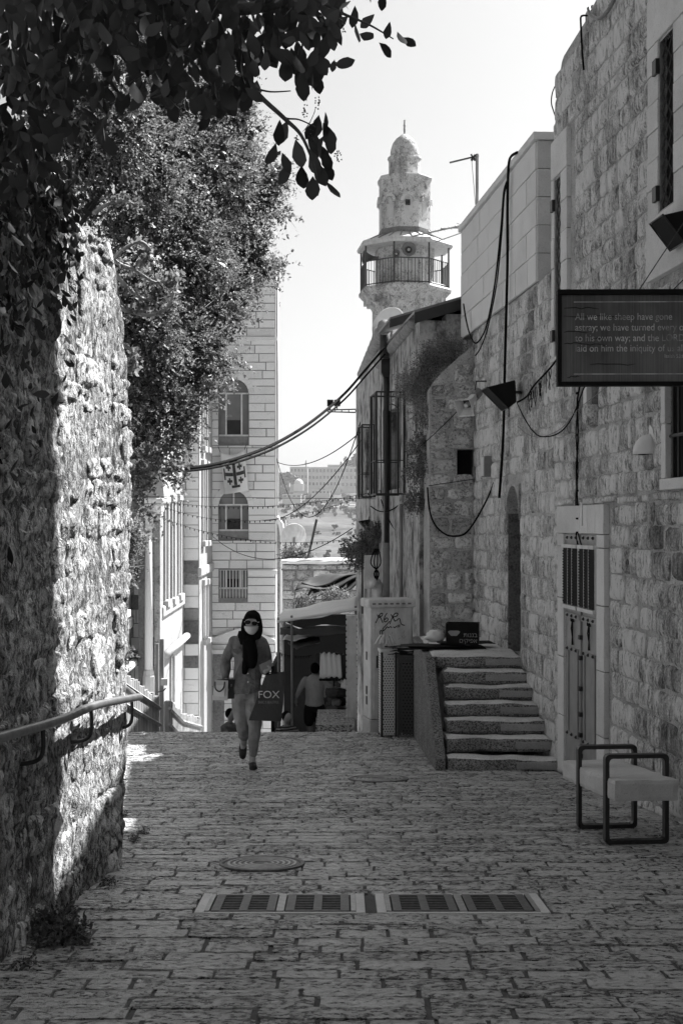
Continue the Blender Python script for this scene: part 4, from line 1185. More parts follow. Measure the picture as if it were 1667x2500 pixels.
h = horn('loudspeaker', 'grey square horn loudspeaker on a bracket above the buttress', P(1157, 968, 16.9), (-.5, -.65, -.55), .05, .165, .3, M['pale'])
part('bracket', M['dark_metal'], h, lambda mb: mb.tube([(0, 0, .02), (.03, .02, .2), (.16, .02, .2)], .012, 5))
u, z = BW.uz(1198, 1140)
jb = thing('junction_box', 'small grey junction box on the wall below the wedge lamp', 'box', (BW.o.x, BW.o.y, 0), BW.ang)
part('case', M['midgrey'], jb, lambda mb: mb.box(u - .11, u + .11, -.11, -.005, z - .13, z + .14), bevel=.01)
part('lid', M['pale'], jb, lambda mb: mb.box(u - .1, u + .1, -.122, -.111, z - .12, z + .13), bevel=.005)
u, z = AW.uz(1587, 1089)
wh = thing('vent_hood', 'white half-dome vent hood on the near house wall', 'vent', (AW.world(u, z).x, AW.world(u, z).y, z), AW.ang)
def dome(mb):
    n = 9; V = []; Fc = []
    r = .135
    for j in range(n + 1):
        for i in range(n + 1):
            a = math.pi * i / n; b = math.pi / 2 * j / n
            V.append((-r * math.cos(a) * math.cos(b * .0 + 0) * math.cos(b) , -.012 - r * 1.0 * math.sin(a) * math.cos(b), -.07 + r * 1.25 * math.sin(b)))
    for j in range(n):
        for i in range(n):
            Fc.append((j * (n + 1) + i, j * (n + 1) + i + 1, (j + 1) * (n + 1) + i + 1, (j + 1) * (n + 1) + i))
    mb.add(V, Fc)
o = part('hood', M['white'], wh, dome, smooth=True)
sm = o.modifiers.new('thick', 'SOLIDIFY'); sm.thickness = .006
part('back_plate', M['white'], wh, lambda mb: mb.lathe([(.15, 0), (.15, .012)], 24).xf(Matrix.Diagonal((1, 1, 1.0, 1)) @ Matrix.Rotation(math.radians(90), 4, 'X')).xf(Matrix.Diagonal((.85, 1, 1.15, 1))))
part('lamp_core', M['black'], wh, lambda mb: mb.lathe([(.1, -.07), (.1, -.05)], 12, c=(0, -.06, 0)).xf(Matrix.Diagonal((1, .6, 1, 1))))

# ------------------------------------------------------------------ cables
def cable(label, pts, r, name='cable', m=None, k=5, cat='cable', group=None, n=6):
    mb = MB(); mb.tube(smoothpts(pts, k), r, n)
    return tag(mb.build(name, m or M['rubber'], None, smooth=True), label, cat, group)
def onwall(W_, pts, off=.05): return [W_.world(*W_.uz(x, y, off), off) for x, y in pts]
for i, dx in enumerate((0, 5)):
    mb = MB()
    pts = [(372, 1146, 13.0), (457, 1143, 13.6), (525, 1133, 14.4), (595, 1114, 15.4), (680, 1079, 16.8), (765, 1026, 18.6), (840, 962, 20.4), (890, 905, 21.6), (937, 850, 22.5)]
    mb.tube(smoothpts([P(x + dx * .3, y + dx * (1 + k * .25), Y) for k, (x, y, Y) in enumerate(pts)], 5), .021 if i == 0 else .015, 6)
    tag(mb.build('cable', M['rubber'], None, smooth=True), ('thick black cable slung across the street under the gutter' if i == 0 else 'thinner black cable running just below the thick one'), 'cable')
cable('black cable bundle dropping down the pale upper storey to the junction box', onwall(BW, [(1262, 372), (1245, 385), (1240, 420), (1238, 500), (1238, 640), (1234, 800), (1231, 925), (1230, 990), (1226, 1100), (1218, 1215)], .08), .017)
cable('thin black cable hanging beside the bundle and looping to the roof', onwall(BW, [(1238, 440), (1229, 470), (1222, 560), (1208, 687), (1192, 775), (1178, 818), (1160, 838), (1146, 815), (1137, 780), (1131, 742)], .1), .011)
cable('second thin black cable hanging close inside the loop on the pale storey', onwall(BW, [(1238, 446), (1230, 480), (1224, 570), (1212, 690), (1190, 800), (1172, 850), (1160, 868)], .1), .009)
cable('black cable sagging from the junction box to the buttress corner', [P(x, y, Y) for x, y, Y in ((1205, 1178, 17.0), (1190, 1215, 17.2), (1165, 1262, 17.6), (1140, 1298, 17.9), (1120, 1308, 18.0), (1090, 1306, 18.1), (1062, 1282, 18.15), (1048, 1245, 18.2), (1043, 1190, 18.25))], .013)
cable('thin wire from the loudspeaker down to the caged window', [P(1150, 970, 16.9), P(1100, 1020, 18.1), P(1046, 1072, 18.25), P(1000, 1110, 20.6)], .006)
cable('thin wire stretched across the buttress to the wall', [P(1046, 1186, 18.2), P(1100, 1178, 18.15), P(1154, 1170, 18.0)], .006)
cable('black string of small plugs hanging down to the double door', onwall(AW, [(1415, 940), (1408, 985), (1410, 1060), (1406, 1150), (1408, 1220), (1405, 1290), (1410, 1335)], .04), .009)
cable('second wire twisted beside the string of plugs above the door', onwall(AW, [(1428, 942), (1412, 985), (1405, 1060), (1410, 1150), (1404, 1220), (1408, 1290), (1418, 1330)], .05), .006)
mb = MB()
for k in range(11):
    p = AW.world(*AW.uz(1408, 960 + k * 34, .06), .06); mb.cbox(p, (.02, .05, .018), 0)
tag(mb.build('plug_clips', M['rubber'], None), 'small black clips along the wires above the double door', 'clips')
cable('dark wire drooping from the wedge lamp across to the sign', onwall(BW, [(1262, 985), (1280, 1022), (1300, 1052), (1322, 1066)], .05) + onwall(AW, [(1362, 1058), (1395, 1020), (1425, 945)], .05), .007)
cable('pale wire drooping below the dark one on the stone wall', onwall(BW, [(1262, 1040), (1290, 1062), (1325, 1066)], .05) + onwall(AW, [(1370, 1045), (1410, 1000), (1480, 945)], .05), .004, m=M['midgrey'])
cable('tangled dead string of lights between the lamp and the sign', onwall(BW, [(1262, 982), (1285, 968), (1302, 942), (1330, 912), (1345, 895)], .06) + onwall(AW, [(1358, 878)], .06), .011)
mb = MB()
rr = random.Random(2)
for k in range(26):
    x = rr.uniform(1285, 1352); y = 985 - (x - 1270) * 1.15 + rr.uniform(-4, 4)
    if x < 1345:
        pts = onwall(BW, [(x, y), (x + rr.uniform(-3, 3), y + 12), (x + rr.uniform(-4, 4), y + rr.uniform(20, 50))], .06)
        mb.tube(pts, .004, 3)
tag(stuff(mb.build('dangling_wires', M['rubber'], None)), 'loose wire ends dangling from the dead string of lights', 'wires')
cable('grey cable curling over the round top of the near house', onwall(AW, [(1436, 0 + 20), (1440, 32), (1452, 44), (1470, 40), (1490, 15), (1505, -20)], .06), .02, m=M['midgrey'])
cable('black wire looping off the top edge of the near house', onwall(AW, [(1432, 38), (1418, 40), (1417, 60), (1420, 120), (1424, 170)], .05), .01)
cable('thin black wire bowed out beside the far corner of the near house', [P(x, y, 13.95) for x, y in ((1359, 201), (1348, 225), (1345, 250), (1350, 270), (1355, 284))], .007)
for i, (a, b, dr_) in enumerate(((P(905, 1236, 24.5), P(1040, 1130, 20.0), .35), (P(930, 1220, 24), P(1046, 1230, 19.5), .55), (P(955, 1240, 23), P(1030, 1200, 20.2), .5))):
    cable(['slack black cable from the lower cage to the buttress', 'lowest slack cable looping under the hanging weeds', 'middle slack cable on the plastered wall'][i], sag(a, b, dr_, 8), .011)

# string lights over the street
def bulbs(label, a, b, drop, n, thin=.004):
    t = thing('string_lights', label, 'string lights', a, 0)
    pts = sag(a, b, drop, 24); o = Vector(a)
    part('wire', M['rubber'], t, lambda mb: mb.tube([p - o for p in pts], thin, 4))
    mb = MB()
    for k in range(1, n):
        f = k / n * 24; i = min(23, int(f)); p = pts[i].lerp(pts[i + 1], f - i) - o
        mb.lathe([(.006, 0), (.011, -.015), (.011, -.035), (.003, -.05)], 5, c=p)
    stuff(mb.build('bulbs', M['rubber'], t, recenter=False))
bulbs('upper string of tiny bulbs crossing to the caged window', P(398, 1224, 30), P(944, 1194, 24.2), .22, 44)
bulbs('middle string of tiny bulbs crossing to the caged window', P(395, 1236, 30), P(890, 1207, 25.5), .42, 40)
bulbs('lowest string of tiny bulbs sagging to the plastered wall', P(390, 1262, 30), P(868, 1314, 26), .28, 40)
bulbs('short string of tiny bulbs under the market canopy', P(668, 1590, 24.5), P(760, 1600, 25.5), .05, 14)
cable('straight thin wire above the upper string of bulbs', [P(341, 1212, 30), P(600, 1215, 28), P(920, 1218, 25.2)], .006)
for i, (a, b, d_) in enumerate(((P(676, 1128, 44), P(880, 1055, 28), .35), (P(676, 1120, 44), P(880, 1030, 28), 2.0), (P(640, 1270, 44), P(885, 1070, 27.5), .5), (P(520, 1310, 43), P(860, 1290, 28), .7))):
    cable(['thin wire from the tower corner to the far plastered edge', 'deeply sagging thin wire from the tower corner', 'thin wire rising steeply past the far hillside', 'thin wire low across the tower to the market'][i], sag(a, b, d_, 12), .012 if i < 3 else .01, k=2)
# small arm with two floodlights on the far plastered edge
fa = thing('floodlight_arm', 'thin truss arm with two small floodlights against the sky', 'lamp', P(868, 1003, 28.6), 0)
o = Vector(fa.location)
part('truss', M['dark_metal'], fa, lambda mb: [mb.tube([P(868, 999, 28.6) - o, P(800, 1001, 28.6) - o], .014, 4), mb.tube([P(868, 1007, 28.6) - o, P(800, 1005, 28.6) - o], .014, 4)] + [mb.tube([P(800 + k * 17, 1000, 28.6) - o, P(800 + k * 17, 1006, 28.6) - o], .01, 4) for k in range(5)])
for x in (806, 823):
    part('floodlight', M['black'], fa, lambda mb: mb.cbox(P(x, 984, 28.6) - o, (.12, .1, .14), .2))
    part('stem', M['dark_metal'], fa, lambda mb: mb.tube([P(x, 990, 28.6) - o, P(x, 1001, 28.6) - o], .012, 4))

# TV antennas on the roofs
an = thing('tv_antenna', 'tall mast with a comb-like television antenna above the pale storey', 'antenna', P(1164, 530, 20.5), 0)
o = Vector(an.location)
part('mast', M['midgrey'], an, lambda mb: mb.tube([P(1164, 540, 20.5) - o, P(1164, 376, 20.5) - o], .026, 6))
part('boom', M['dark_metal'], an, lambda mb: mb.tube([P(1168, 380, 20.5) - o, P(1097, 397, 20.5) - o], .016, 5))
for k in range(10):
    p = P(1100 + k * 5.2, 396 - k * 1.25, 20.5) - o
    part('element', M['dark_metal'], an, lambda mb: mb.tube([p + Vector((-.01, -.12, -.035)), p + Vector((.01, .12, .035))], .009, 4))
part('reflector', M['dark_metal'], an, lambda mb: [mb.tube([P(1150, 376, 20.5) - o, P(1160, 392, 20.5) - o], .02, 4), mb.tube([P(1150, 392, 20.5) - o, P(1160, 378, 20.5) - o], .02, 4)])
part('stay_wire', M['dark_metal'], an, lambda mb: mb.tube([P(1151, 392, 20.5) - o, P(1160, 500, 20.4) - o], .005, 3))
an = thing('tv_antenna', 'leaning row of thin antenna rods behind the pale storey edge', 'antenna', P(1150, 590, 22), 0)
o = Vector(an.location)
for i, (a, b) in enumerate(((( 1005, 577), (1148, 546)), ((1062, 591), (1150, 560)), ((1075, 558), (1140, 556)), ((1115, 545), (1150, 555)))):
    part('rod', M['midgrey'], an, lambda mb: mb.tube([P(*a, 22) - o, P(*b, 22) - o], .014 if i == 0 else .009, 4))
for k in range(6):
    x, y = 1050 + k * 16, 567 - k * 3.5
    part('rod', M['midgrey'], an, lambda mb: mb.tube([P(x - 5, y - 5, 22) - o, P(x + 5, y + 4, 22) - o], .007, 3))
# ------------------------------------------------------------------ tower block of dressed stone at the end of the left side
TY = 45.0
tx0, tx1 = (518 - CX) / F * TY, (672 - CX) / F * TY
k_ = TY / F
tz = lambda py: H + (CY - py) * k_
tx = lambda px: (px - 518) * k_
tw = thing('stone_tower_block', 'tall pale dressed-stone building end with two arched windows and a hung flag', 'building', (tx0, TY, -9), 0)
off9 = 9.0
W9 = tx1 - tx0
zt0, zt1 = 0.0, tz(655) + off9
wA = (tx(534), tx(607), tz(1086) + off9, tz(925) + off9)          # openings (px, bottom, top incl. arch)
wB = (tx(534), tx(606), tz(1318) + off9, tz(1198) + off9)
wC = (tx(535), tx(604), tz(1460) + off9, tz(1391) + off9)
mb = MB(); panel(mb, 0, W9, 0, zt1, [wA, wB, wC], 0.0, 0.4)
mb.build('wall_core', M['tower_joint'], tw, recenter=False)
part('rear_mass', M['facade'], tw, lambda mb: mb.box(0.01, W9 - .003, .41, 1.7, 0, zt1 - .02))
course = 20.6 * k_
def thole(q, pad): return (q[0] - pad, q[1] + pad, q[2] - .02, q[3])
archpad = 12 * k_
tb_ = lay(0, W9, tz(1785) + off9 - .2, zt1, (course * .98, course * 1.02), (.5, .95), [thole(wA, .004), thole(wB, .004), thole(wC, .004)], seed=51)
place(tw, tb_, [block_mesh(0, .012)], M['tower'], depth=.03, gap=.022, limit=300, name='block', rest='blocks', seed=52, proud=.004, smooth=False, rotj=0)
def arched_window(q, parent, panes=3, arch=True, name='window'):
    a, b, c, d = q
    w = empty(name, (0, 0, 0), 0, parent)
    m_ = (a + b) / 2; r = (b - a) / 2
    if arch:
        sp = d - r * .95
        pts_i = [(m_ - r * math.cos(t * math.pi / 12), sp + r * .95 * math.sin(t * math.pi / 12)) for t in range(13)]
        ro = r + 14 * k_
        pts_o = [(m_ - ro * math.cos(t * math.pi / 12), sp + (r * .95 + 14 * k_) * math.sin(t * math.pi / 12)) for t in range(13)]
        for i in range(0, 12, 2):
            part('voussoir', M['tower'], w, lambda mb: mb.strip(pts_o[i:i + 3], pts_i[i:i + 3], -.05 - .006 * (i == 4 or i == 6), .2), bevel=.012)
        # wall between the arch and the square hole behind it
        for i in range(12):
            p, q2 = pts_i[i], pts_i[i + 1]
            part('arch_fill', M['tower'], w, lambda mb: mb.prism([p, q2, (q2[0], d + .01), (p[0], d + .01)], -.002, .39))
        # wall filling outside the arch up to the course line
        for s in (-1, 1):
            part('spandrel', M['tower'], w, lambda mb: mb.box(min(m_ + s * ro, m_ + s * (r + .27)), max(m_ + s * ro, m_ + s * (r + .27)), -.025, .1, sp, sp + .3))
    else: sp = d
    y = .12
    part('glass', M['glass'], w, lambda mb: mb.box(a, b, y + .05, y + .07, c, d))
    t = .05
    x1, x2 = a + (b - a) * .24, b - (b - a) * .24
    for x in (x1, x2): part('mullion', M['pale'], w, lambda mb: mb.box(x - t / 2, x + t / 2, y, y + .05, c + .2, sp))
    part('transom', M['pale'], w, lambda mb: mb.box(a, b, y + .001, y + .049, sp - t / 2, sp + t / 2))
    if arch: part('mullion', M['pale'], w, lambda mb: mb.box(m_ - t / 2, m_ + t / 2, y, y + .05, sp + t / 2, d))
    part('bottom_rail', M['pale'], w, lambda mb: mb.box(a, b, y + .001, y + .049, c + .3, c + .36))
    part('sill_panel', M['midgrey'], w, lambda mb: mb.box(a, b, y - .02, y + .04, c, c + .3))
    part('open_pane', M['recess'], w, lambda mb: mb.box(x1 + t / 2, x2 - t / 2, y + .03, y + .048, c + .36, c + .36 + (d - c) * (.22 if arch else .3)))
    return w
arched_window(wA, tw); arched_window(wB, tw)
wc = arched_window(wC, tw, arch=False, name='barred_window')
for i in range(9):
    x = wC[0] + (wC[1] - wC[0]) * (i + .5) / 9
    part('bar', M['pale'], wc, lambda mb: mb.cbox((x, -.02, (wC[2] + wC[3]) / 2), (.025, .025, wC[3] - wC[2])))
part('string_course', M['tower'], tw, lambda mb: mb.box(-.02, W9 + .05, -.09, .05, tz(833) + off9, tz(822) + off9), bevel=.02)
part('roof_edge', M['tower'], tw, lambda mb: mb.box(-.02, W9 + .04, -.07, .3, zt1 + .002, zt1 + .1), bevel=.02)
part('plinth_band', M['tower'], tw, lambda mb: mb.box(tx(606), W9 + .08, -.16, .1, tz(1402) + off9, tz(1391) + off9), bevel=.03)
part('corner_pipe', M['white'], tw, lambda mb: mb.tube([(W9 + .07, .1, tz(1392) + off9), (W9 + .07, .1, tz(700) + off9)], .05, 8), smooth=True)
part('lower_cornice', M['frame'], tw, lambda mb: [mb.prism([(tx(519), tz(1567) + off9), (tx(672), tz(1567) + off9), (tx(672), tz(1561) + off9), (tx(600), tz(1528) + off9), (tx(519), tz(1556) + off9)], -.18, -.05), mb.box(tx(519), tx(550), -.25, -.05, tz(1595) + off9, tz(1585) + off9)])
part('pilaster', M['facade_dark'], tw, lambda mb: mb.box(tx(521), tx(548), -.12, -.04, 0, tz(1596) + off9))

# flag with a cross potent and four small crosses
fl = thing('flag', 'white hanging flag with a large dark cross and four small ones', 'flag', P(578, 1200, 44.6), 0)
fo = Vector(fl.location)
def fpos(s, t):
    # s 0..1 across, t 0..1 down ; flag corners traced, gentle waves
    tl, tr, bl_, br = (538, 1104), (597, 1098), (549, 1207), (608, 1198)
    x = (tl[0] * (1 - s) + tr[0] * s) * (1 - t) + (bl_[0] * (1 - s) + br[0] * s) * t
    y = (tl[1] * (1 - s) + tr[1] * s) * (1 - t) + (bl_[1] * (1 - s) + br[1] * s) * t + 9 * math.sin(s * math.pi) * (1 - t)
    return P(x, y, 44.6 + .12 * math.sin(s * 5 + t * 2) * (0.3 + t)) - fo
def cloth(mb):
    n = 16
    V = [fpos(i / n, j / n) for j in range(n + 1) for i in range(n + 1)]
    mb.add(V, [(j * (n + 1) + i, (j + 1) * (n + 1) + i, (j + 1) * (n + 1) + i + 1, j * (n + 1) + i + 1) for j in range(n) for i in range(n)])
M['flag'] = leaf_mat('flag_cloth', .78, .8, .3, .9, .1)
M['flag_ink'] = plain_mat('flag_print', .045, .9, .1)
o = part('cloth', M['flag'], fl, cloth, smooth=True); o.modifiers.new('t', 'SOLIDIFY').thickness = .01
def emb(mb):
    def patch(s0, s1, t0, t1):
        n = 4
        V = [fpos(s0 + (s1 - s0) * i / n, t0 + (t1 - t0) * j / n) + Vector((0, -.02, 0)) for j in range(n + 1) for i in range(n + 1)]
        mb.add(V, [(j * (n + 1) + i, (j + 1) * (n + 1) + i, (j + 1) * (n + 1) + i + 1, j * (n + 1) + i + 1) for j in range(n) for i in range(n)])
    patch(.44, .56, .24, .80); patch(.12, .43, .475, .565); patch(.57, .88, .475, .565)
    patch(.31, .69, .20, .26) if False else None
    patch(.33, .67, .17, .235); patch(.33, .67, .805, .87); patch(.06, .115, .38, .66); patch(.885, .94, .38, .66)
    for s in (.27, .73):
        for t in (.345, .695):
            patch(s - .03, s + .03, t - .085, t + .085); patch(s - .1, s - .031, t - .032, t + .032); patch(s + .031, s + .1, t - .032, t + .032)
o = part('emblem', M['flag_ink'], fl, emb); o.modifiers.new('t', 'SOLIDIFY').thickness = .006
for a, b in (((538, 1104), (533, 1090)), ((597, 1098), (601, 1086))):
    part('cord', M['rubber'], fl, lambda mb: mb.tube([P(*a, 44.6) - fo, P(*b, 44.9) - fo], .01, 4))

# ------------------------------------------------------------------ long left-hand facade: bays F2, F1, F0 stepping out towards the street
FD = (-.024, 1)
zb = -9.0
def bay(name, label, X, Yn, Yf, top, wins, sillz, roll=None, dark_end=True, endw=.5, tall_end=None):
    """street-facing bay from Yn to Yf (far), with its shaded end facing the camera"""
    L = (Yf - Yn)
    Wl = Wall((X + .024 * L if False else X, Yn), FD)
    t = thing(name, label, 'building', (X, Yn, zb), Wl.ang)
    hs = [(a, b, c - zb, d - zb) for a, b, c, d in wins]
    mb = MB(); panel(mb, 0, L - .02, 0, top - zb, hs, 0, .45); mb.build('street_wall', M['facade'], t, recenter=False)
    part('rear_mass', M['facade'], t, lambda mb: mb.box(.45, L - .05, .46, 6.0, 0, top - zb - .1))
    for a, b, c, d in hs:
        w = empty('window', (0, 0, 0), 0, t)
        part('glass', M['glass'], w, lambda mb: mb.box(a, b, .2, .23, c, d))
        for k in range(2):
            part('jamb', M['frame_far'], w, lambda mb: mb.box(a - .14 if k == 0 else b + .002, a - .002 if k == 0 else b + .14, -.06, .1, c, d))
        part('sill', M['frame_far'], w, lambda mb: mb.box(a - .2, b + .2, -.14, .1, c - .18, c - .002), bevel=.02)
        part('lintel', M['frame_far'], w, lambda mb: mb.box(a - .2, b + .2, -.1, .1, d + .002, d + .2), bevel=.02)
        part('mullion', M['pale'], w, lambda mb: mb.box((a + b) / 2 - .04, (a + b) / 2 + .04, .14, .199, c, d))
    # end face with alternating dark courses
    z = 0; i = 0
    rr = random.Random(int(X * 100))
    part('end_core', M['tower_joint'], t, lambda mb: mb.box(.03, .44, .02, 2.6, 0, top - zb - .06))
    while z < top - zb - .1:
        h = .36
        x = 0.02
        while x < 1.35:
            w_ = rr.uniform(.35, .7)
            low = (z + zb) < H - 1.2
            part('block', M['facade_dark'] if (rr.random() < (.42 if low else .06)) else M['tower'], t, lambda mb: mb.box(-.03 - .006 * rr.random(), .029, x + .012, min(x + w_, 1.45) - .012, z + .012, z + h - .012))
            x += w_
        z += h; i += 1
    part('cornice', M['frame_far'], t, lambda mb: mb.box(-.12, L - .1, -.16, .5, top - zb, top - zb + .22), bevel=.03)
    part('plinth_band', M['frame_far'], t, lambda mb: mb.box(-.06, L - .1, -.08, .05, sillz - zb, sillz - zb + .3), bevel=.05)
    if roll:
        part('torus_moulding', M['frame_far'], t, lambda mb: mb.tube([(-.05, -.12, roll - zb), (L * .97, -.12, roll - zb)], .105, 12), smooth=True)
    return t
zz = lambda py, Y: H + (CY - py) / F * Y
bay('facade_bay', 'sunlit far stone bay with tall slit windows touching the tower', -4.30, 39.7, 44.95, zz(925, 42), [(.9, 1.5, zz(1320, 41), zz(1140, 41)), (2.6, 3.2, zz(1320, 42), zz(1140, 42)), (.9, 1.5, zz(1090, 41), zz(960, 41)), (2.6, 3.2, zz(1090, 42), zz(960, 42)), (1.2, 1.7, zz(1560, 41), zz(1430, 41)), (2.9, 3.4, zz(1560, 42), zz(1430, 42))], zz(1405, 41))
bay('facade_bay', 'sunlit middle stone bay with tall windows above the fence gate', -4.62, 33.6, 39.65, zz(960, 37), [(.7, 1.3, zz(1465, 34.5), zz(1230, 34.5)), (2.4, 3.0, zz(1460, 36), zz(1225, 36)), (4.2, 4.8, zz(1450, 38), zz(1222, 38)), (2.2, 2.9, zz(1720, 36), zz(1600, 36))], zz(1500, 35), roll=zz(1592, 34.4))
bay('facade_bay', 'sunlit near stone bay with paired windows beside the columned porch', -5.25, 29.0, 33.5, zz(1080, 31), [(.8, 1.4, zz(1520, 30), zz(1340, 30)), (2.6, 3.2, zz(1490, 32), zz(1330, 32))], zz(1560, 30), roll=zz(1655, 29.8))
# columned porch in front of the middle bay
pc = thing('columned_porch', 'shaded porch with a carved column and small pediment on the facade', 'porch', P(366, 1800, 33.2), 0)
po = Vector(pc.location)
def pq(px, py): return P(px, py, 33.2) - po
part('pier', M['facade_dark'], pc, lambda mb: mb.box(pq(340, 0).x, pq(357, 0).x, -.1, .3, -3, pq(0, 1255).z))
kk = 33.2 / F
cx_ = pq(366, 0).x
part('column_shaft', M['tower'], pc, lambda mb: mb.lathe([(10 * kk, pq(0, 1640).z), (10 * kk, pq(0, 1500).z), (8.8 * kk, pq(0, 1290).z)], 14, c=(cx_, -.15, 0)), smooth=True)
part('column_capital', M['frame'], pc, lambda mb: mb.lathe([(9 * kk, pq(0, 1292).z), (10.5 * kk, pq(0, 1285).z), (9.5 * kk, pq(0, 1280).z), (13 * kk, pq(0, 1268).z), (17 * kk, pq(0, 1258).z), (17 * kk, pq(0, 1252).z)], 12, c=(cx_, -.15, 0)))
part('column_base', M['frame'], pc, lambda mb: mb.lathe([(15 * kk, -3), (15 * kk, pq(0, 1650).z), (13 * kk, pq(0, 1645).z), (13 * kk, pq(0, 1638).z), (10 * kk, pq(0, 1632).z)], 8, math.pi / 8, c=(cx_, -.15, 0)))
part('pilaster', M['facade_dark'], pc, lambda mb: mb.box(pq(378, 0).x, pq(392, 0).x, -.05, .3, -3, pq(0, 1255).z))
part('entablature', M['tower'], pc, lambda mb: [mb.box(pq(338, 0).x, pq(398, 0).x, -.25, .3, pq(0, 1250).z, pq(0, 1230).z)], bevel=.03)
part('entablature_cornice', M['frame'], pc, lambda mb: [mb.box(pq(336, 0).x, pq(404, 0).x, -.4, .3, pq(0, 1229).z, pq(0, 1217).z)], bevel=.04)
part('pediment', M['facade'], pc, lambda mb: mb.prism([(pq(338, 0).x, pq(0, 1216).z), (pq(404, 0).x, pq(0, 1216).z), (pq(398, 0).x, pq(0, 1150).z)], -.2, .3))
mb = MB(); mb.box(pq(324, 0).x, pq(351, 0).x, -3.05, -3.0, pq(0, 1360).z, pq(0, 1278).z)
mb.xf(Matrix.Translation(po)); tag(mb.build('notice_board', M['black'], None), 'plain black board hung on the facade behind the wall end shrub', 'board')
# white drainpipe right of the tower foot
mb = MB(); mb.tube([P(674, 1262, 42), P(686, 1280, 42), P(691, 1310, 42), P(690, 1500, 42)], .09, 8)
tag(mb.build('drainpipe', M['white'], None, smooth=True), 'white drainpipe bent beside the foot of the tower', 'pipe')
mb = MB(); mb.box(P(677, 0, 42.6).x, P(696, 0, 42.6).x, 42.6, 44, -8, zz(1262, 42.6))
tag(mb.build('side_wall', M['facade_dark'], None), 'narrow dark stone wall strip behind the white drainpipe', 'wall')

# ------------------------------------------------------------------ picket fence stepping down the left side
def fence_run(p_list, label, posts=()):
    t = thing('picket_fence', label, 'fence', p_list[0], 0)
    o = Vector(p_list[0])
    n = 0
    for a, b in zip(p_list, p_list[1:]):
        a, b = Vector(a), Vector(b)
        L = (b - a).length; k = max(3, int(L / .16))
        for i in range(k):
            p = a.lerp(b, (i + .5) / k) - o
            h = R.uniform(.12, .2)
            part('picket', M['wood'], t, lambda mb: mb.cbox(p + Vector((0, 0, h / 2 - .9)), (.09, .12, 1.8 + h), math.atan2(b.y - a.y, b.x - a.x) + math.pi / 2))
        for dz in (-.02, -.32):
            part('rail', M['wood'], t, lambda mb: mb.tube([a - o + Vector((.06, 0, dz)), b - o + Vector((.06, 0, dz))], .035, 4))
    return t
fence_run([P(285, 1660, 19.6), P(340, 1697, 21.5), P(384, 1726, 23.5)], 'weathered picket fence section beside the handrail corner')
fence_run([P(407, 1727, 24.5), P(440, 1759, 26.5), P(486, 1772, 29.5)], 'weathered picket fence section sloping down past the gate post')
gp_ = thing('gate_post', 'tall rusty gate post with latch between the two fence sections', 'post', P(396, 1900, 24.0), 0)
o = Vector(gp_.location)
part('post', M['wood'], gp_, lambda mb: mb.cbox((0, 0, (P(0, 1560, 24).z - o.z) / 2), (.07, .07, P(0, 1560, 24).z - o.z)))
part('post', M['wood'], gp_, lambda mb: mb.cbox((-.13, .3, (P(0, 1575, 24).z - o.z) / 2), (.05, .05, P(0, 1575, 24).z - o.z)))
part('latch', M['pale'], gp_, lambda mb: mb.cbox(P(402, 1665, 23.9) - o, (.12, .06, .12)))
part('hook', M['steel'], gp_, lambda mb: mb.tube([P(385, 1690, 23.9) - o, P(400, 1686, 23.8) - o, P(405, 1680, 23.8) - o], .012, 5))

# ------------------------------------------------------------------ minaret
MY = 70.0
km = MY / F
mc = P(987, 0, MY)
mn = thing('minaret', 'weathered stone minaret with ribbed dome, balcony and sheet-metal skirt roof', 'minaret', (mc.x, MY, -10), 0)
mz = lambda py: H + (CY - py) * km + 10
r8 = math.pi / 8
ca = 1 / math.cos(r8)
def oct_(mb, prof, n=8, rot=r8): return mb.lathe([(r * km * (ca if n == 8 else 1), mz(y)) for r, y in prof], n, rot + .12)
part('shaft', M['minaret'], mn, lambda mb: oct_(mb, [(75, 1280 + 500), (75, 760), (76, 757)]))
part('balcony_corbel', M['minaret'], mn, lambda mb: oct_(mb, [(76, 756.9), (82, 745), (100, 728), (104, 722)]))
part('balcony_slab', M['minaret'], mn, lambda mb: oct_(mb, [(106, 721.8), (107, 714), (103, 709)]))
for k in range(8):
    for s in (-1, 1):
        a = k * math.pi / 4 + .12 + s * .2
        part('corbel', M['minaret'], mn, lambda mb: mb.cbox((math.cos(a) * 93 * km, math.sin(a) * 93 * km, mz(735)), (14 * km, 9 * km, 24 * km), a))
part('lantern_wall', M['minaret'], mn, lambda mb: oct_(mb, [(68, 708.8), (68, 597)]))
part('skirt_roof', M['pale'], mn, lambda mb: oct_(mb, [(109, 612), (111, 606), (108, 600), (62, 579), (60, 585), (104, 608)]))
for k in range(24):
    a = 2 * math.pi * k / 24 + .12
    part('roof_rib', M['midgrey'], mn, lambda mb: mb.tube([(math.cos(a) * 106 * km, math.sin(a) * 106 * km, mz(598)), (math.cos(a) * 63 * km, math.sin(a) * 63 * km, mz(577))], .04, 4))
part('upper_octagon', M['minaret'], mn, lambda mb: oct_(mb, [(59, 586), (59, 452)]))
part('octagon_base_band', M['facade_dark'], mn, lambda mb: oct_(mb, [(60, 579), (60, 566)]))
part('octagon_cornice', M['minaret'], mn, lambda mb: oct_(mb, [(59.5, 451.8), (62, 447), (63, 440), (61, 437)]))
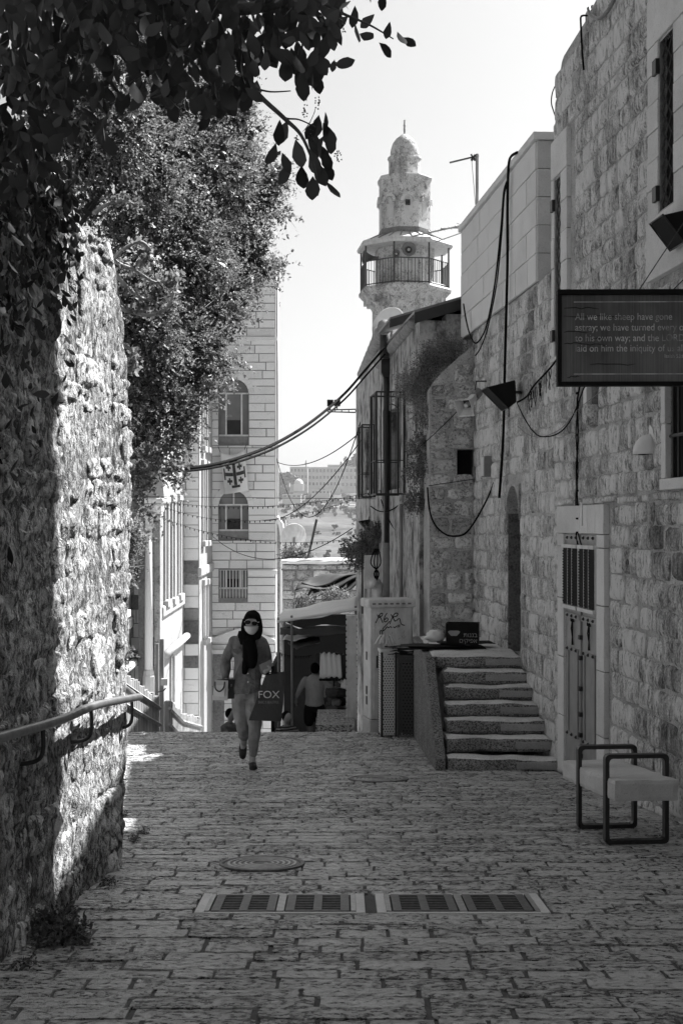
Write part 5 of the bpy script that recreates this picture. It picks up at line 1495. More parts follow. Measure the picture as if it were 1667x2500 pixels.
for k in range(8):                                   # blind arches on the facets
    a = k * math.pi / 4 + math.pi / 4 + .12
    Mx = Matrix.Rotation(a + math.pi / 2, 4, 'Z') @ Matrix.Translation((0, -59 * km, 0))
    def ba2(mb):
        r, ro = 13 * km, 20 * km; sp = mz(505)
        i_ = [(-r, mz(540))] + [(-r * math.cos(t * math.pi / 8), sp + r * 1.1 * math.sin(t * math.pi / 8)) for t in range(9)] + [(r, mz(540))]
        o_ = [(-ro, mz(540))] + [(-ro * math.cos(t * math.pi / 8), sp + ro * 1.1 * math.sin(t * math.pi / 8)) for t in range(9)] + [(ro, mz(540))]
        n0 = len(mb.V); mb.strip(o_[1:-1], i_[1:-1], -.14, .05); mb.xf(Mx, n0)
    part('blind_arch', M['minaret'], mn, ba2)
    part('arch_panel', M['frame'], mn, lambda mb: mb.box(-10 * km, 10 * km, -.012, .02, mz(540), mz(508)).xf(Mx))
part('window', M['recess'], mn, lambda mb: mb.cbox((5 * km, -60.5 * km, mz(509)), (11 * km, .3, 12 * km)))
part('drum', M['minaret'], mn, lambda mb: oct_(mb, [(39, 436.9), (39, 392), (42, 390), (41, 386)], 16, 0))
part('dome', M['minaret'], mn, lambda mb: oct_(mb, [(35, 385.9), (35, 376), (33.5, 366), (29, 352), (21, 340), (11, 332), (3, 327.5)], 20, 0), smooth=True)
part('finial', M['minaret'], mn, lambda mb: oct_(mb, [(2, 328), (2.6, 318), (2, 310), (3.2, 306), (2, 302), (2, 293)], 8))
for k in range(8):
    a = k * math.pi / 4 + r8 + .12
    p = (math.cos(a) * 101 * km * ca, math.sin(a) * 101 * km * ca)
    part('post', M['dark_metal'], mn, lambda mb: mb.tube([(p[0], p[1], mz(709)), (p[0], p[1], mz(606))], .05, 5))
    a2 = a + math.pi / 4; q = (math.cos(a2) * 101 * km * ca, math.sin(a2) * 101 * km * ca)
    for z in (649, 705): part('rail', M['dark_metal'], mn, lambda mb: mb.tube([(p[0], p[1], mz(z)), (q[0], q[1], mz(z))], .03, 4))
    for j in range(1, 10):
        x, y = p[0] + (q[0] - p[0]) * j / 10, p[1] + (q[1] - p[1]) * j / 10
        part('baluster', M['dark_metal'], mn, lambda mb: mb.tube([(x, y, mz(708)), (x, y, mz(649))], .016, 4))
Mo = Vector((mc.x, MY, -10))
horn('horn_loudspeaker', 'grey horn loudspeaker facing forward on the minaret balcony', Mo + Vector((-22 * km, -73 * km, mz(637))), (-.1, -1, -.05), .1, .2, .5, M['midgrey'], 14)
horn('horn_loudspeaker', 'larger dark horn loudspeaker facing forward on the minaret', Mo + Vector((5 * km, -73 * km, mz(628))), (.05, -1, 0), .12, .36, .5, M['midgrey'], 14)
horn('horn_loudspeaker', 'dark horn loudspeaker pointing sideways from the minaret balcony', Mo + Vector((-66 * km, -30 * km, mz(637))), (-1, -.3, .02), .1, .36, .75, M['dark_metal'], 14)
# satellite dish on the plastered house roof
def dish(label, p, d, r, m, mast):
    t = thing('satellite_dish', label, 'satellite dish', p, 0)
    q = Vector(d).normalized().to_track_quat('Z', 'Y').to_matrix().to_4x4()
    o = part('reflector', m, t, lambda mb: mb.lathe([(r * f, r * .35 * f * f) for f in (.01, .2, .4, .6, .8, .95, 1.0)], 32, caps=False).xf(q), smooth=True)
    o.modifiers.new('t', 'SOLIDIFY').thickness = .015
    part('rim', M['white'], t, lambda mb: mb.tube([q @ Vector((r * math.cos(a), r * math.sin(a), r * .35)) for a in [k * math.pi / 16 for k in range(33)]], .014, 5))
    part('feed_arm', M['midgrey'], t, lambda mb: mb.tube([q @ Vector((0, -r, r * .3)), q @ Vector((0, -r * .1, r * 1.0))], .015, 5))
    part('mast', M['midgrey'], t, lambda mb: mb.tube([Vector((0, 0, 0)), Vector((0, .1, -mast))], .03, 6))
dish('pale satellite dish on the lean-to roof below the minaret', P(955, 798, 24.0), (-.45, .6, .5), .33, M['white'], .4)
dish('large round satellite dish above the market wall', P(718, 1312, 37), (-.2, .8, .25), .36, M['pale'], .5)
# ------------------------------------------------------------------ far hillside: buildings and trees
def far_building(label, px0, px1, pt, pb, Y, rows, cols, m, dep=12, roof=None):
    a, b = P(px0, pb, Y), P(px1, pt, Y)
    w, h = b.x - a.x, b.z - a.z
    t = thing('hillside_building', label, 'building', a, 0)
    part('wall', m, t, lambda mb: mb.box(0, w, 0, dep, -8, h))
    part('roof', M['pale'], t, lambda mb: mb.box(-.3, w + .3, -.3, dep, h + .01, h + .5))
    for r in range(rows):
        for c in range(cols):
            x = w * (c + .5) / cols; z = h * (r + .55) / rows
            part('window', M['glass'], t, lambda mb: mb.box(x - w / cols * .3, x + w / cols * .3, -.08, .1, z - h / rows * .22, z + h / rows * .22))
    return t
M['far_wall'] = plain_mat('far_wall', .34, .9, .1, var=.15, scale=.2)
M['far_wall2'] = plain_mat('far_wall_pale', .5, .9, .1, var=.15, scale=.2)
far_building('long three-storey building on the far ridge with rows of windows', 752, 831, 1142, 1190, 1000, 3, 9, M['far_wall2'])
far_building('lower blocky building on the far ridge behind the dark tree', 708, 751, 1141, 1188, 1060, 3, 5, M['far_wall'])
far_building('stepped building on the far ridge against the plastered house', 832, 872, 1141, 1192, 1030, 3, 4, M['far_wall'])
far_building('flat-roofed upper block rising behind the long ridge building', 800, 846, 1136, 1160, 1120, 1, 5, M['far_wall'])
far_building('low pale terrace building halfway up the far slope', 760, 805, 1197, 1207, 900, 1, 5, M['far_wall2'])
far_building('low pale shed on the far slope under the ridge', 690, 735, 1208, 1215, 870, 1, 4, M['far_wall2'])
dm_ = thing('domed_shrine', 'small white domed shrine on the far slope', 'shrine', P(729, 1188, 950), 0)
kd = 950 / F
part('base', M['white'], dm_, lambda mb: mb.box(-12 * kd, 12 * kd, -2, 4, -3, 7 * kd))
part('dome', M['white'], dm_, lambda mb: mb.lathe([(11 * kd * math.cos(a), 7 * kd + 12 * kd * math.sin(a)) for a in [k * math.pi / 14 for k in range(8)]], 20, c=(0, 1, 0)), smooth=True)
mb = MB(); mb.tube([P(747, 1150, 1050), P(747, 1124, 1050)], .5, 5); mb.tube([P(743, 1132, 1050), P(751, 1132, 1050)], .3, 4)
tag(mb.build('radio_mast', M['midgrey'], None), 'thin radio mast standing on the far ridge', 'mast')
rf = random.Random(77)
def crown_mesh(seed, n, tall=1.0, leaf=.16):
    r = np.random.default_rng(seed)
    k = 7
    cs = r.normal(size=(k, 3)) * np.array([.42, .42, .3 * tall]); cs[:, 2] += .1
    c = cs[r.integers(0, k, n)] + (lambda d: d / np.linalg.norm(d, axis=1)[:, None] * (.42 * r.random((n, 1)) ** .35) * np.array([1, 1, tall]))(r.normal(size=(n, 3)))
    a = r.normal(size=(n, 3)); a /= np.linalg.norm(a, axis=1)[:, None]
    b = np.cross(a, r.normal(size=(n, 3))); b /= np.linalg.norm(b, axis=1)[:, None]
    s = leaf * (0.5 + r.random((n, 1)))
    V = np.stack([c - a * s, c - b * s * .6, c + a * s, c + b * s * .6], 1).reshape(-1, 3)
    Fc = np.arange(4 * n).reshape(-1, 4)
    return V, Fc
M['far_leaf'] = leaf_mat('far_leaf', .015, .05, .12)
CR = []
for i in range(4):
    V, Fc = crown_mesh(200 + i, 900, 1.0 if i < 3 else 2.2)
    o = npmesh('crown', V, Fc, M['far_leaf']); CR.append(o.data); bpy.data.objects.remove(o, do_unlink=True)
mbt = MB(); mbt.tube([(0, 0, -2.2), (.05, 0, -1), (0, .05, 0)], [.16, .1, .05], 6)
tk = mbt.build('trunk', M['bark'], None, recenter=False); TK = tk.data; bpy.data.objects.remove(tk, do_unlink=True)
def hill_tree(px, py, Y, r, k, label, group):
    p = P(px, py, Y)
    t = thing('hill_tree', label, 'tree', (p.x, p.y, p.z), rf.uniform(0, 6), group)
    link('crown', CR[k], t, (0, 0, r * .8), (0, 0, 0), (r, r, r * .85))
    link('trunk', TK, t, (0, 0, r * .8), (0, 0, 0), (r, r, r * .85))
def surf(px, py):
    # distance where the view ray meets the hillside
    Y = 300.0
    while Y < 1290:
        p = P(px, py, Y)
        if hill_z(p.x, p.y) > p.z: return Y
        Y += 6
    return 1290
for i in range(110):
    px = rf.uniform(676, 880); py = rf.choice([rf.uniform(1196, 1262), rf.uniform(1196, 1262), rf.uniform(1262, 1375)])
    Y = surf(px, py)
    hill_tree(px, py, Y, rf.uniform(5, 13) * Y / F * (1 if py < 1270 else .8), rf.randrange(3), 'small round tree scattered over the far hillside', 'trees scattered over the far hillside')
for px, py, r, k in ((692, 1186, 24, 0), (704, 1188, 22, 1), (684, 1190, 22, 2)):
    hill_tree(px, py, 985, r * 985 / F, k, 'large dark tree beside the small domed shrine on the ridge', 'dark trees by the shrine')
hill_tree(841, 1139, 1040, 9 * 1040 / F, 3, 'pointed cypress standing up from the far ridge', None)
for px, py, r in ((868, 1140, 16), (855, 1142, 12), (876, 1135, 18)):
    hill_tree(px, py, 1050, r * 1050 / F, 1, 'bushy tree on the ridge beside the plastered house', 'trees on the ridge end')
for i in range(26):
    px = rf.uniform(700, 866); py = 1243 + rf.uniform(-6, 6) - (px - 700) * .01
    Y = surf(px, py); p = P(px, py, Y)
    mb = MB(); mb.cbox((0, 0, .9), (rf.uniform(3, 6), 2.2, 1.6)); 
    o = mb.build('parked_car', M['white'] if i % 3 else M['midgrey'], None, bevel=.4, recenter=False); o.location = p
    tag(o, 'tiny parked car glinting in the row across the far slope', 'car', 'cars parked across the far slope')

# ------------------------------------------------------------------ market wall, stalls and canopies in the dip
mw = thing('market_wall', 'rough stone wall with a white coping behind the market tarps', 'wall', P(690, 1600, 36), 0)
mo = Vector(mw.location)
mwid = P(905, 0, 36).x - mo.x; mh = P(0, 1378, 36).z - mo.z
part('mortar_core', M['facade_dark'], mw, lambda mb: mb.box(0, mwid, 0, .4, -3, mh))
place(mw, lay(0, mwid, .4, mh, (.22, .34), (.25, .6), seed=61), RV, M['buttress'], depth=.05, gap=.03, name='stone', seed=62)
part('coping', M['white'], mw, lambda mb: roughbox(mb, -.05, mwid, -.25, .8, mh + .002, mh + .17, (14, 3, 2), .04, 2, 4))
def sheet(name, label, cat, c4, m, nu=16, nv=6, sagz=.1, wav=.03, seed=0, thick=.008, parent=None, wf=9):
    a, b, c, d = [Vector(q) for q in c4]            # front-left, front-right, back-right, back-left
    V = []
    for j in range(nv + 1):
        for i in range(nu + 1):
            s, t = i / nu, j / nv
            p = (a * (1 - s) + b * s) * (1 - t) + (d * (1 - s) + c * s) * t
            p = p + Vector((0, 0, -sagz * 4 * s * (1 - s) + wav * math.sin(s * wf + seed + t * 3) + wav * .6 * noise.noise(Vector((s * 5 + seed, t * 4, 0)))))
            V.append(p)
    mb = MB(); mb.add(V, [(j * (nu + 1) + i, j * (nu + 1) + i + 1, (j + 1) * (nu + 1) + i + 1, (j + 1) * (nu + 1) + i) for j in range(nv) for i in range(nu)])
    o = mb.build(name, m, parent, smooth=True, recenter=parent is None)
    o.modifiers.new('t', 'SOLIDIFY').thickness = thick
    if label: tag(o, label, cat)
    return o
M['tarp_white'] = plain_mat('white_tarp', .78, .6, .3, var=.06, scale=2)
ms = thing('market_stall', 'open market stall with a taut white canopy over a dark interior', 'market stall', P(760, 1900, 26), 0)
so = Vector(ms.location)
def S(px, py, Y): return P(px, py, Y) - so
sheet('canopy', None, None, (S(676, 1517, 24), S(872, 1486, 24), S(872, 1452, 27), S(694, 1487, 27)), M['tarp_white'], sagz=.03, wav=.02, parent=ms)
part('canopy_edge', M['tarp_white'], ms, lambda mb: mb.tube([S(676, 1518, 24), S(770, 1503, 24), S(872, 1487, 24)], .025, 5))
for px, Y in ((679, 24.1), (712, 24.3), (868, 24.1), (690, 30), (868, 30)):
    part('pole', M['midgrey'], ms, lambda mb: mb.tube([S(px, 1508 - (px - 676) * .15, Y), S(px + 2, 1880, Y)], .025, 6))
sheet('valance', None, None, (S(684, 1550, 24.6), S(868, 1546, 24.6), S(868, 1524, 24.7), S(684, 1532, 24.7)), M['tarp_grey'], nv=4, sagz=.02, wav=.02, parent=ms)
sheet('inner_awning', None, None, (S(690, 1562, 25), S(745, 1558, 25), S(770, 1545, 27), S(700, 1549, 27)), M['tarp_white'], nv=3, sagz=.02, wav=.015, parent=ms)
sheet('corrugated_sheet', None, None, (S(703, 1570, 25.5), S(725, 1584, 24.5), S(782, 1566, 25), S(775, 1551, 27)), M['tarp_grey'], nu=36, sagz=0, wav=.02, parent=ms, wf=60)
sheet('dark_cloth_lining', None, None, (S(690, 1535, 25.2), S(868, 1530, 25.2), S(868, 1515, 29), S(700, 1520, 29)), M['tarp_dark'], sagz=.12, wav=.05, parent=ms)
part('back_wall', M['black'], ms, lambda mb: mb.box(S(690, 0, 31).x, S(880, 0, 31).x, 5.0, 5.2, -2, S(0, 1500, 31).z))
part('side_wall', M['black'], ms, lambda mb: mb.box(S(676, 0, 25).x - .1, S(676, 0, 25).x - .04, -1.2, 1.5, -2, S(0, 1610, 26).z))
part('counter', M['wood'], ms, lambda mb: mb.box(S(830, 0, 26).x, S(866, 0, 26).x, -.6, .6, -.5, S(0, 1690, 26).z))
rm = random.Random(31)
goods = thing('white_display_hood', 'white display hood with a scalloped edge hung inside the stall', 'display', P(808, 1660, 27), 0)
go = Vector(goods.location)
sheet('hood', None, None, (P(780, 1657, 24.6) - go, P(834, 1655, 24.6) - go, P(832, 1600, 24.75) - go, P(782, 1594, 24.75) - go), M['tarp_white'], nu=24, nv=5, sagz=-.02, wav=.018, parent=goods, wf=26)
part('back_frame', M['tarp_dark'], goods, lambda mb: mb.prism([((780 - 808) * 27 / F, 0), ((833 - 808) * 27 / F, 0), ((834 - 808) * 27 / F, .5), ((822 - 808) * 27 / F, .56), ((780 - 808) * 27 / F, .46)], -.02, .3))
part('front_trim', M['black'], goods, lambda mb: [mb.lathe([(.03, -.04), (.035, 0)], 6, c=P(783 + k * 7.5, 1657, 24.58) - go) for k in range(7)])
for i in range(14):
    px = rm.uniform(775, 862); top = rm.uniform(1590, 1640); w = rm.uniform(8, 16); h = rm.uniform(50, 95); Y = rm.uniform(27.5, 29)
    o = sheet('hanging_garment', None, None, (P(px - w / 2, top + h, Y), P(px + w / 2, top + h, Y), P(px + w / 2, top, Y + .05), P(px - w / 2, top, Y + .05)), [M['tarp_grey'], M['tarp_dark'], M['cloth_grey'], M['pale']][i % 4], nu=6, nv=6, sagz=0, wav=.02, seed=i)
    tag(o, 'small garment hanging in a row inside the market stall', 'garment', 'garments hanging in the stall')
for i in range(9):
    w, h = rm.uniform(.18, .3), rm.uniform(.12, .2)
    p = P(812 + (i % 3) * 10, 1745 - (i // 3) * 22, 25.2 + .25 * (i % 2))
    mb = MB(); roughbox(mb, -w / 2, w / 2, -.12, .12, 0, h, (4, 3, 3), .025, 5, i)
    o = mb.build('goods_bundle', [M['tarp_grey'], M['midgrey'], M['tarp_dark']][i % 3], None, recenter=False); o.location = p
    tag(o, 'wrapped bundle of goods in the heap beside the stall counter', 'bundle', 'bundles heaped beside the counter')
for i, (x0, y0, x1, y1, Y) in enumerate(((720, 1442, 905, 1398, 33), (735, 1428, 900, 1388, 33.6), (745, 1455, 880, 1420, 32.4))):
    sheet('draped_tarp', ['dark draped tarp sagging across the market wall', 'upper folded tarp over the market wall', 'lowest ragged tarp edge above the white canopy'][i], 'tarp',
          (P(x0, y0, Y), P(x1, y1, Y), P(x1, y1 - 14, Y + 1.5), P(x0 + 15, y0 - 22, Y + 1.5)), M['tarp_dark'], sagz=.12, wav=.06, seed=i * 2)
mb = MB()
for k in range(40):
    z = k * .05
    mb.cbox((0, 0, z), (.16 + .03 * (k % 2), .2, .05))
o = mb.build('rolled_shutter', M['pale'], None); o.location = P(858, 1790, 22.2)
tag(o, 'upright corrugated shutter panel beside the utility cabinet', 'shutter')
mb = MB(); mb.tube([P(773, 1268, 36.2), P(752, 1362, 36.2)], .035, 5)
tag(mb.build('metal_rod', M['steel'], None), 'leaning metal rod standing on the white coping', 'rod')
eb = thing('meter_box', 'pale meter box with loose cables on a frame above the cabinet', 'box', P(908, 1430, 23.6), 0)
part('case', M['pale'], eb, lambda mb: mb.box(-.14, .12, -.1, .1, -.05, .55), bevel=.01)
part('frame', M['dark_metal'], eb, lambda mb: [mb.box(-.19, -.16, -.1, -.07, -.5, .6)])
part('vent_elbow', M['pale'], eb, lambda mb: mb.tube(smoothpts([(.1, -.2, -.3), (.1, -.22, .0), (-.02, -.32, .08)], 4), [.1] * 8 + [.115], 10), smooth=True)
for k in range(4):
    cable('loose cable coiled around the meter box by the drainpipe', [P(915 + k * 3, 1340, 23.3), P(905 + k * 8, 1375, 23.2), P(925 - k * 4, 1400, 23.2), P(910 + k * 5, 1430, 23.3)], .012, group='cables around the meter box')
lp = thing('stone_ledge', 'low pale stone ledge behind the crest beside the walking man', 'ledge', P(815, 1800, 21.5), 0)
part('slab', M['paver'], lp, lambda mb: roughbox(mb, -.3, .34, -.2, 1.6, -.2, P(0, 1765, 21.5).z - P(0, 1800, 21.5).z, (6, 6, 2), .01, 4, 1))
# ------------------------------------------------------------------ vegetation
def leaf_cloud(pts, dirs, size, rng, aspect=.28):
    """diamond leaves at pts, long axis near dirs"""
    n = len(pts)
    a = dirs / np.linalg.norm(dirs, axis=1)[:, None]
    b = np.cross(a, rng.normal(size=(n, 3))); b /= np.linalg.norm(b, axis=1)[:, None]
    s = size[:, None]
    V = np.stack([pts, pts + a * s * .5 - b * s * aspect, pts + a * s, pts + a * s * .5 + b * s * aspect], 1).reshape(-1, 3)
    return V, np.arange(4 * n).reshape(-1, 4)
def bush(rng, blobs, n_tw, per, tl, ls, spread=.9, shell=.45):
    """twigs sprouting through ellipsoid blobs (centre, radii); returns twig lines and leaves"""
    w = np.array([r[0] * r[2] for c, r in blobs]); w = w / w.sum()
    k = rng.choice(len(blobs), n_tw, p=w)
    C = np.array([list(c) for c, r in blobs])[k]; Rr = np.array([list(r) for c, r in blobs])[k]
    d = rng.normal(size=(n_tw, 3)); d /= np.linalg.norm(d, axis=1)[:, None]
    p0 = C + d * Rr * (shell + (1 - shell) * rng.random((n_tw, 1)) ** .5)
    dr = d * .8 + rng.normal(size=(n_tw, 3)) * .6 + np.array([0, 0, -.25]); dr /= np.linalg.norm(dr, axis=1)[:, None]
    L = tl * (.5 + rng.random((n_tw, 1)))
    t = rng.random((n_tw, per, 1))
    sagv = np.array([0, 0, -1.0]) * (t ** 2) * (L[:, None, :] * .25)
    pts = p0[:, None, :] + dr[:, None, :] * L[:, None, :] * t + sagv
    ld = dr[:, None, :] * .6 + rng.normal(size=(n_tw, per, 3)) * spread
    size = ls * (.6 + .8 * rng.random(n_tw * per))
    V, Fc = leaf_cloud(pts.reshape(-1, 3), ld.reshape(-1, 3), size, rng)
    return p0, p0 + dr * L, V, Fc
def twigs_mesh(name, A, B, r, m, parent):
    """thin triangular twig needles from A to B"""
    n = len(A); d = B - A
    rng = np.random.default_rng(1)
    s = np.cross(d, rng.normal(size=(n, 3))); s /= np.linalg.norm(s, axis=1)[:, None]
    s2 = np.cross(d, s); s2 /= np.linalg.norm(s2, axis=1)[:, None]
    V = np.stack([A + s * r, A - s * r * .5 + s2 * r * .86, A - s * r * .5 - s2 * r * .86, B], 1).reshape(-1, 3)
    base = (np.arange(n) * 4)[:, None]
    Fc = np.concatenate([base + np.array([[0, 1, 3]]), base + np.array([[1, 2, 3]]), base + np.array([[2, 0, 3]])])
    return stuff(npmesh(name, V, Fc, m, parent))
def blobpx(px, py, Y, rpx, ky=1.0, kd=1.0):
    p = P(px, py, Y); r = rpx * Y / F
    return ((p.x, p.y, p.z), (r, r * kd, r * ky))

# ---- big fine-leaved shrub tumbling over the wall end
rng = np.random.default_rng(5)
BL = [(430, 250, 12.2, 140), (540, 330, 12.4, 95), (590, 440, 12.5, 85), (628, 470, 12.5, 52), (600, 545, 12.3, 60), (575, 625, 12.1, 78), (630, 655, 12.2, 30), (470, 450, 11.6, 150), (400, 620, 11.1, 160), (490, 740, 11.4, 100),
      (425, 870, 10.9, 115), (500, 860, 11.0, 48), (372, 980, 10.5, 85), (420, 1010, 10.5, 50), (345, 1090, 10.2, 42), (330, 760, 10.3, 110), (300, 420, 10.6, 150), (220, 300, 9.9, 150), (330, 200, 11, 150), (345, 880, 10.4, 80), (500, 180, 12, 90), (250, 120, 10.5, 150), (550, 250, 12.2, 60)]
sh_ = thing('hanging_shrub', 'huge fine-leaved shrub tumbling over the end of the rubble wall', 'shrub', (-2.5, 7.4, -1.0), 0)
so_ = np.array(sh_.location)
blobs = [blobpx(*b, kd=.8) for b in BL]
A, B, V, Fc = bush(rng, blobs, 11000, 16, .2, .022)
npmesh('foliage', V - so_, Fc, M['leaf_small'], sh_)['kind'] = 'stuff'
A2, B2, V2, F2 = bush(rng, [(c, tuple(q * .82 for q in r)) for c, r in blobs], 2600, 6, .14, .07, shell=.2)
M['leaf_shade'] = leaf_mat('shade_leaf', .02, .06, .15)  # dark leaves added inside: the shrub's inner shade put into their colour
npmesh('inner_foliage', V2 - so_, F2, M['leaf_shade'], sh_)['kind'] = 'stuff'
twigs_mesh('twigs', A[:3500] - so_, B[:3500] - so_, .003, M['twig'], sh_)
part('trunk', M['bark'], sh_, lambda mb: mb.tube(smoothpts([(0, 0, 0), (.05, .3, 1.6), (.1, 1.0, 3.2), (.2, 1.8, 4.4)], 4), [.14 - .006 * i for i in range(13)], 8), smooth=True)
for q in BL[::3]:
    e = P(q[0], q[1], q[2]); s = Vector(sh_.location) + Vector((.08, .7, 2.8))
    m_ = s.lerp(e, .5) + Vector((0, 0, .25))
    part('limb', M['bark'], sh_, lambda mb: mb.tube([p - Vector(sh_.location) for p in smoothpts([s, m_, e], 5)], [.03 - .0022 * i for i in range(11)], 5), smooth=True)
# hanging sprays at the ragged edge
ed = []
for (px, py, Y) in ((680, 420, 12.5), (690, 520, 12.4), (676, 640, 12.2), (600, 720, 11.8), (560, 880, 11.2), (455, 1040, 10.6), (460, 1000, 10.7), (440, 1150, 10.3), (330, 1160, 10.1), (352, 1190, 10.1), (370, 1125, 10.2), (420, 1090, 10.4), (350, 1260, 10.0), (450, 1060, 10.6), (585, 770, 11.6), (520, 960, 10.9)):
    ed.append(blobpx(px, py, Y, 20))
A, B, V, Fc = bush(rng, ed, 420, 12, .14, .036)
npmesh('edge_sprays', V - so_, Fc, M['leaf_small'], sh_)['kind'] = 'stuff'
twigs_mesh('edge_twigs', A - so_, B - so_, .003, M['twig'], sh_)

# ---- pale trailing stems over the wall end
rs = random.Random(15)
for i, pts in enumerate(([(268, 640), (300, 610), (340, 590), (365, 610), (355, 640)], [(275, 660), (310, 700), (340, 725), (360, 735), (345, 760)], [(280, 690), (300, 745), (360, 770), (410, 750), (430, 700), (435, 670)], [(285, 740), (310, 760), (335, 760), (350, 745)], [(260, 600), (285, 640), (330, 660), (380, 690), (420, 680)], [(295, 840), (315, 850), (330, 870), (320, 900)], [(230, 520), (260, 500), (300, 490), (340, 505)])):
    t = thing('trailing_stem', ['pale stem hooking over beside the pale pipe stub', 'pale stem drooping from the foot of the pipe stub', 'longest pale stem sweeping up in a wide loop from the wall', 'short pale stem lying along the wall edge below the loop', 'thin pale stem stretching straight across the dark shrub', 'lowest curled pale stem on the wall edge', 'topmost pale stem above the pipe stub on the wall'][i], 'plant', P(*pts[0], 8.7), 0, 'stems trailing from the wall top')
    o = Vector(t.location)
    pp = smoothpts([P(x, y, 8.7 + .08 * k) for k, (x, y) in enumerate(pts)], 5)
    part('stem', M['twig'], t, lambda mb: mb.tube([p - o for p in pp], [.017 - .009 * k / len(pp) for k in range(len(pp))], 5), smooth=True)
    rg = np.random.default_rng(i + 50)
    n = 150
    base = np.array([list(pp[min(len(pp) - 1, int(len(pp) * (1 - .75 * rg.random() ** 1.8)))]) for _ in range(n)]) + rg.normal(size=(n, 3)) * .022
    V, Fc = leaf_cloud(base - np.array(o), rg.normal(size=(n, 3)) + np.array([.3, 0, .3]), .04 * (.6 + .7 * rg.random(n)), rg, .3)
    npmesh('leaves', V, Fc, M['leaf_small'], t)['kind'] = 'stuff'
mb = MB(); mb.tube([P(262, 595, 8.4), P(282, 690, 8.35)], .018, 8)
tag(mb.build('pipe_stub', M['pale'], None, smooth=True), 'short pale pipe leaning on the top of the rubble wall', 'pipe')

# ---- overhanging tree with big dark leaves close above
def big_leaf(seed):
    r = random.Random(seed)
    prof = [(0, .0), (.12, .07), (.32, .18), (.58, .25), (.78, .21), (.92, .1), (1.0, .0)]
    V = []; Fc = []
    bend = r.uniform(-.7, .9)
    for i, (t, w) in enumerate(prof):
        z = bend * t * t
        V += [(-w * r.uniform(.9, 1.1), .12 * w, -t + 0), (0, z * .0 - z * .35, -t), (w * r.uniform(.9, 1.1), .12 * w, -t)]
        V[-3] = (V[-3][0], V[-3][1] - z * .35, V[-3][2]); V[-1] = (V[-1][0], V[-1][1] - z * .35, V[-1][2])
    for i in range(len(prof) - 1):
        a = i * 3
        Fc += [(a, a + 1, a + 4, a + 3), (a + 1, a + 2, a + 5, a + 4)]
    return np.array(V), Fc
BLV = [big_leaf(i) for i in range(6)]
BLM = []
for V, Fc in BLV:
    me = bpy.data.meshes.new('leaf'); me.from_pydata(V.tolist(), [], Fc); me.materials.append(M['leaf_big']); me.shade_smooth(); BLM.append(me)
ot = thing('overhanging_tree', 'dark broad-leaved branches overhanging the street from above the wall', 'tree', (-2.6, 4.2, gz(4)), 0)
oo = Vector(ot.location)
rt = random.Random(3)
L = []
D = 1.0631
spray = [(60, 140), (110, 145), (160, 265), (290, 50), (350, 90), (345, 240), (255, 330), (35, 290), (75, 350), (135, 405), (200, 430), (325, 330), (345, 410), (270, 500), (350, 530), (385, 205), (290, 400), (245, 190), (300, 150), (320, 470), (300, 290), (262, 260), (335, 160), (310, 110)]
for x, y in spray: L.append((660 + x / 2.613, 260 + y / 2.613 - 22, rt.uniform(4.35, 4.6), rt.uniform(.07, .1), rt.uniform(-.5, .5)))
for x, y in ((815, 75), (825, 100), (860, 55), (870, 120), (895, 72), (912, 95), (922, 108), (850, 10), (880, 0), (815, 35), (800, 60)): L.append((x * D, y * D - 24, rt.uniform(4.4, 4.7), rt.uniform(.06, .085), rt.uniform(-1, 1)))
def fill(x0, x1, y0, y1, n, ya=4.2, yb=5.4):
    for _ in range(n): L.append((rt.uniform(x0, x1) * D, rt.uniform(y0, y1) * D - 25, rt.uniform(ya, yb), rt.choice((rt.uniform(.045, .075), rt.uniform(.065, .11))), rt.gauss(0, .55)))
fill(640, 790, -30, 60, 75); fill(690, 770, 50, 190, 40, 4.3, 4.7); fill(560, 700, -30, 150, 120); fill(500, 620, 100, 230, 45); fill(470, 560, 200, 290, 16)
fill(380, 560, -40, 150, 190); fill(200, 400, -40, 130, 230); fill(0, 220, -40, 180, 260); fill(380, 500, 120, 250, 55); fill(200, 400, 110, 240, 70); fill(0, 160, 150, 330, 150); fill(0, 100, 300, 450, 70)
fill(-40, 620, -90, 40, 260, 4.6, 6.0); fill(100, 260, 200, 340, 30)
L.sort(key=lambda q: -q[0] - q[1] * .25)
SV = []; SF = []
for i, (px, py, Y, s, roll) in enumerate(L):
    p = P(px, py, Y) - oo
    k = rt.randrange(6)
    e = (rt.gauss(0, .4), roll, rt.gauss(0, .8) + rt.choice((0, math.pi)))
    if i < 300: link('leaf', BLM[k], ot, p, e, (s, s, s))
    else:
        Mx = Matrix.Translation(p) @ Matrix.Rotation(e[2], 4, 'Z') @ Matrix.Rotation(e[1], 4, 'Y') @ Matrix.Rotation(e[0], 4, 'X') @ Matrix.Scale(s, 4)
        n = len(SV); SV += [tuple(Mx @ Vector(v)) for v in BLV[k][0]]; SF += [tuple(q + n for q in f) for f in BLV[k][1]]
for _ in range(5200):                                 # unseen canopy added overhead to darken the near-left wall and ground
    p = Vector((rt.uniform(-4.2, -.1), rt.uniform(.8, 6.0), 0)); p.z = max(rt.uniform(4.6, 6.2), H + p.y * .42 + .25)
    k = rt.randrange(6); s = rt.uniform(.09, .15)
    Mx = Matrix.Translation(p - oo) @ Matrix.Rotation(rt.uniform(0, 6), 4, 'Z') @ Matrix.Rotation(rt.uniform(.2, 1.5), 4, 'X') @ Matrix.Scale(s, 4)
    n = len(SV); SV += [tuple(Mx @ Vector(v)) for v in BLV[k][0]]; SF += [tuple(q + n for q in f) for f in BLV[k][1]]
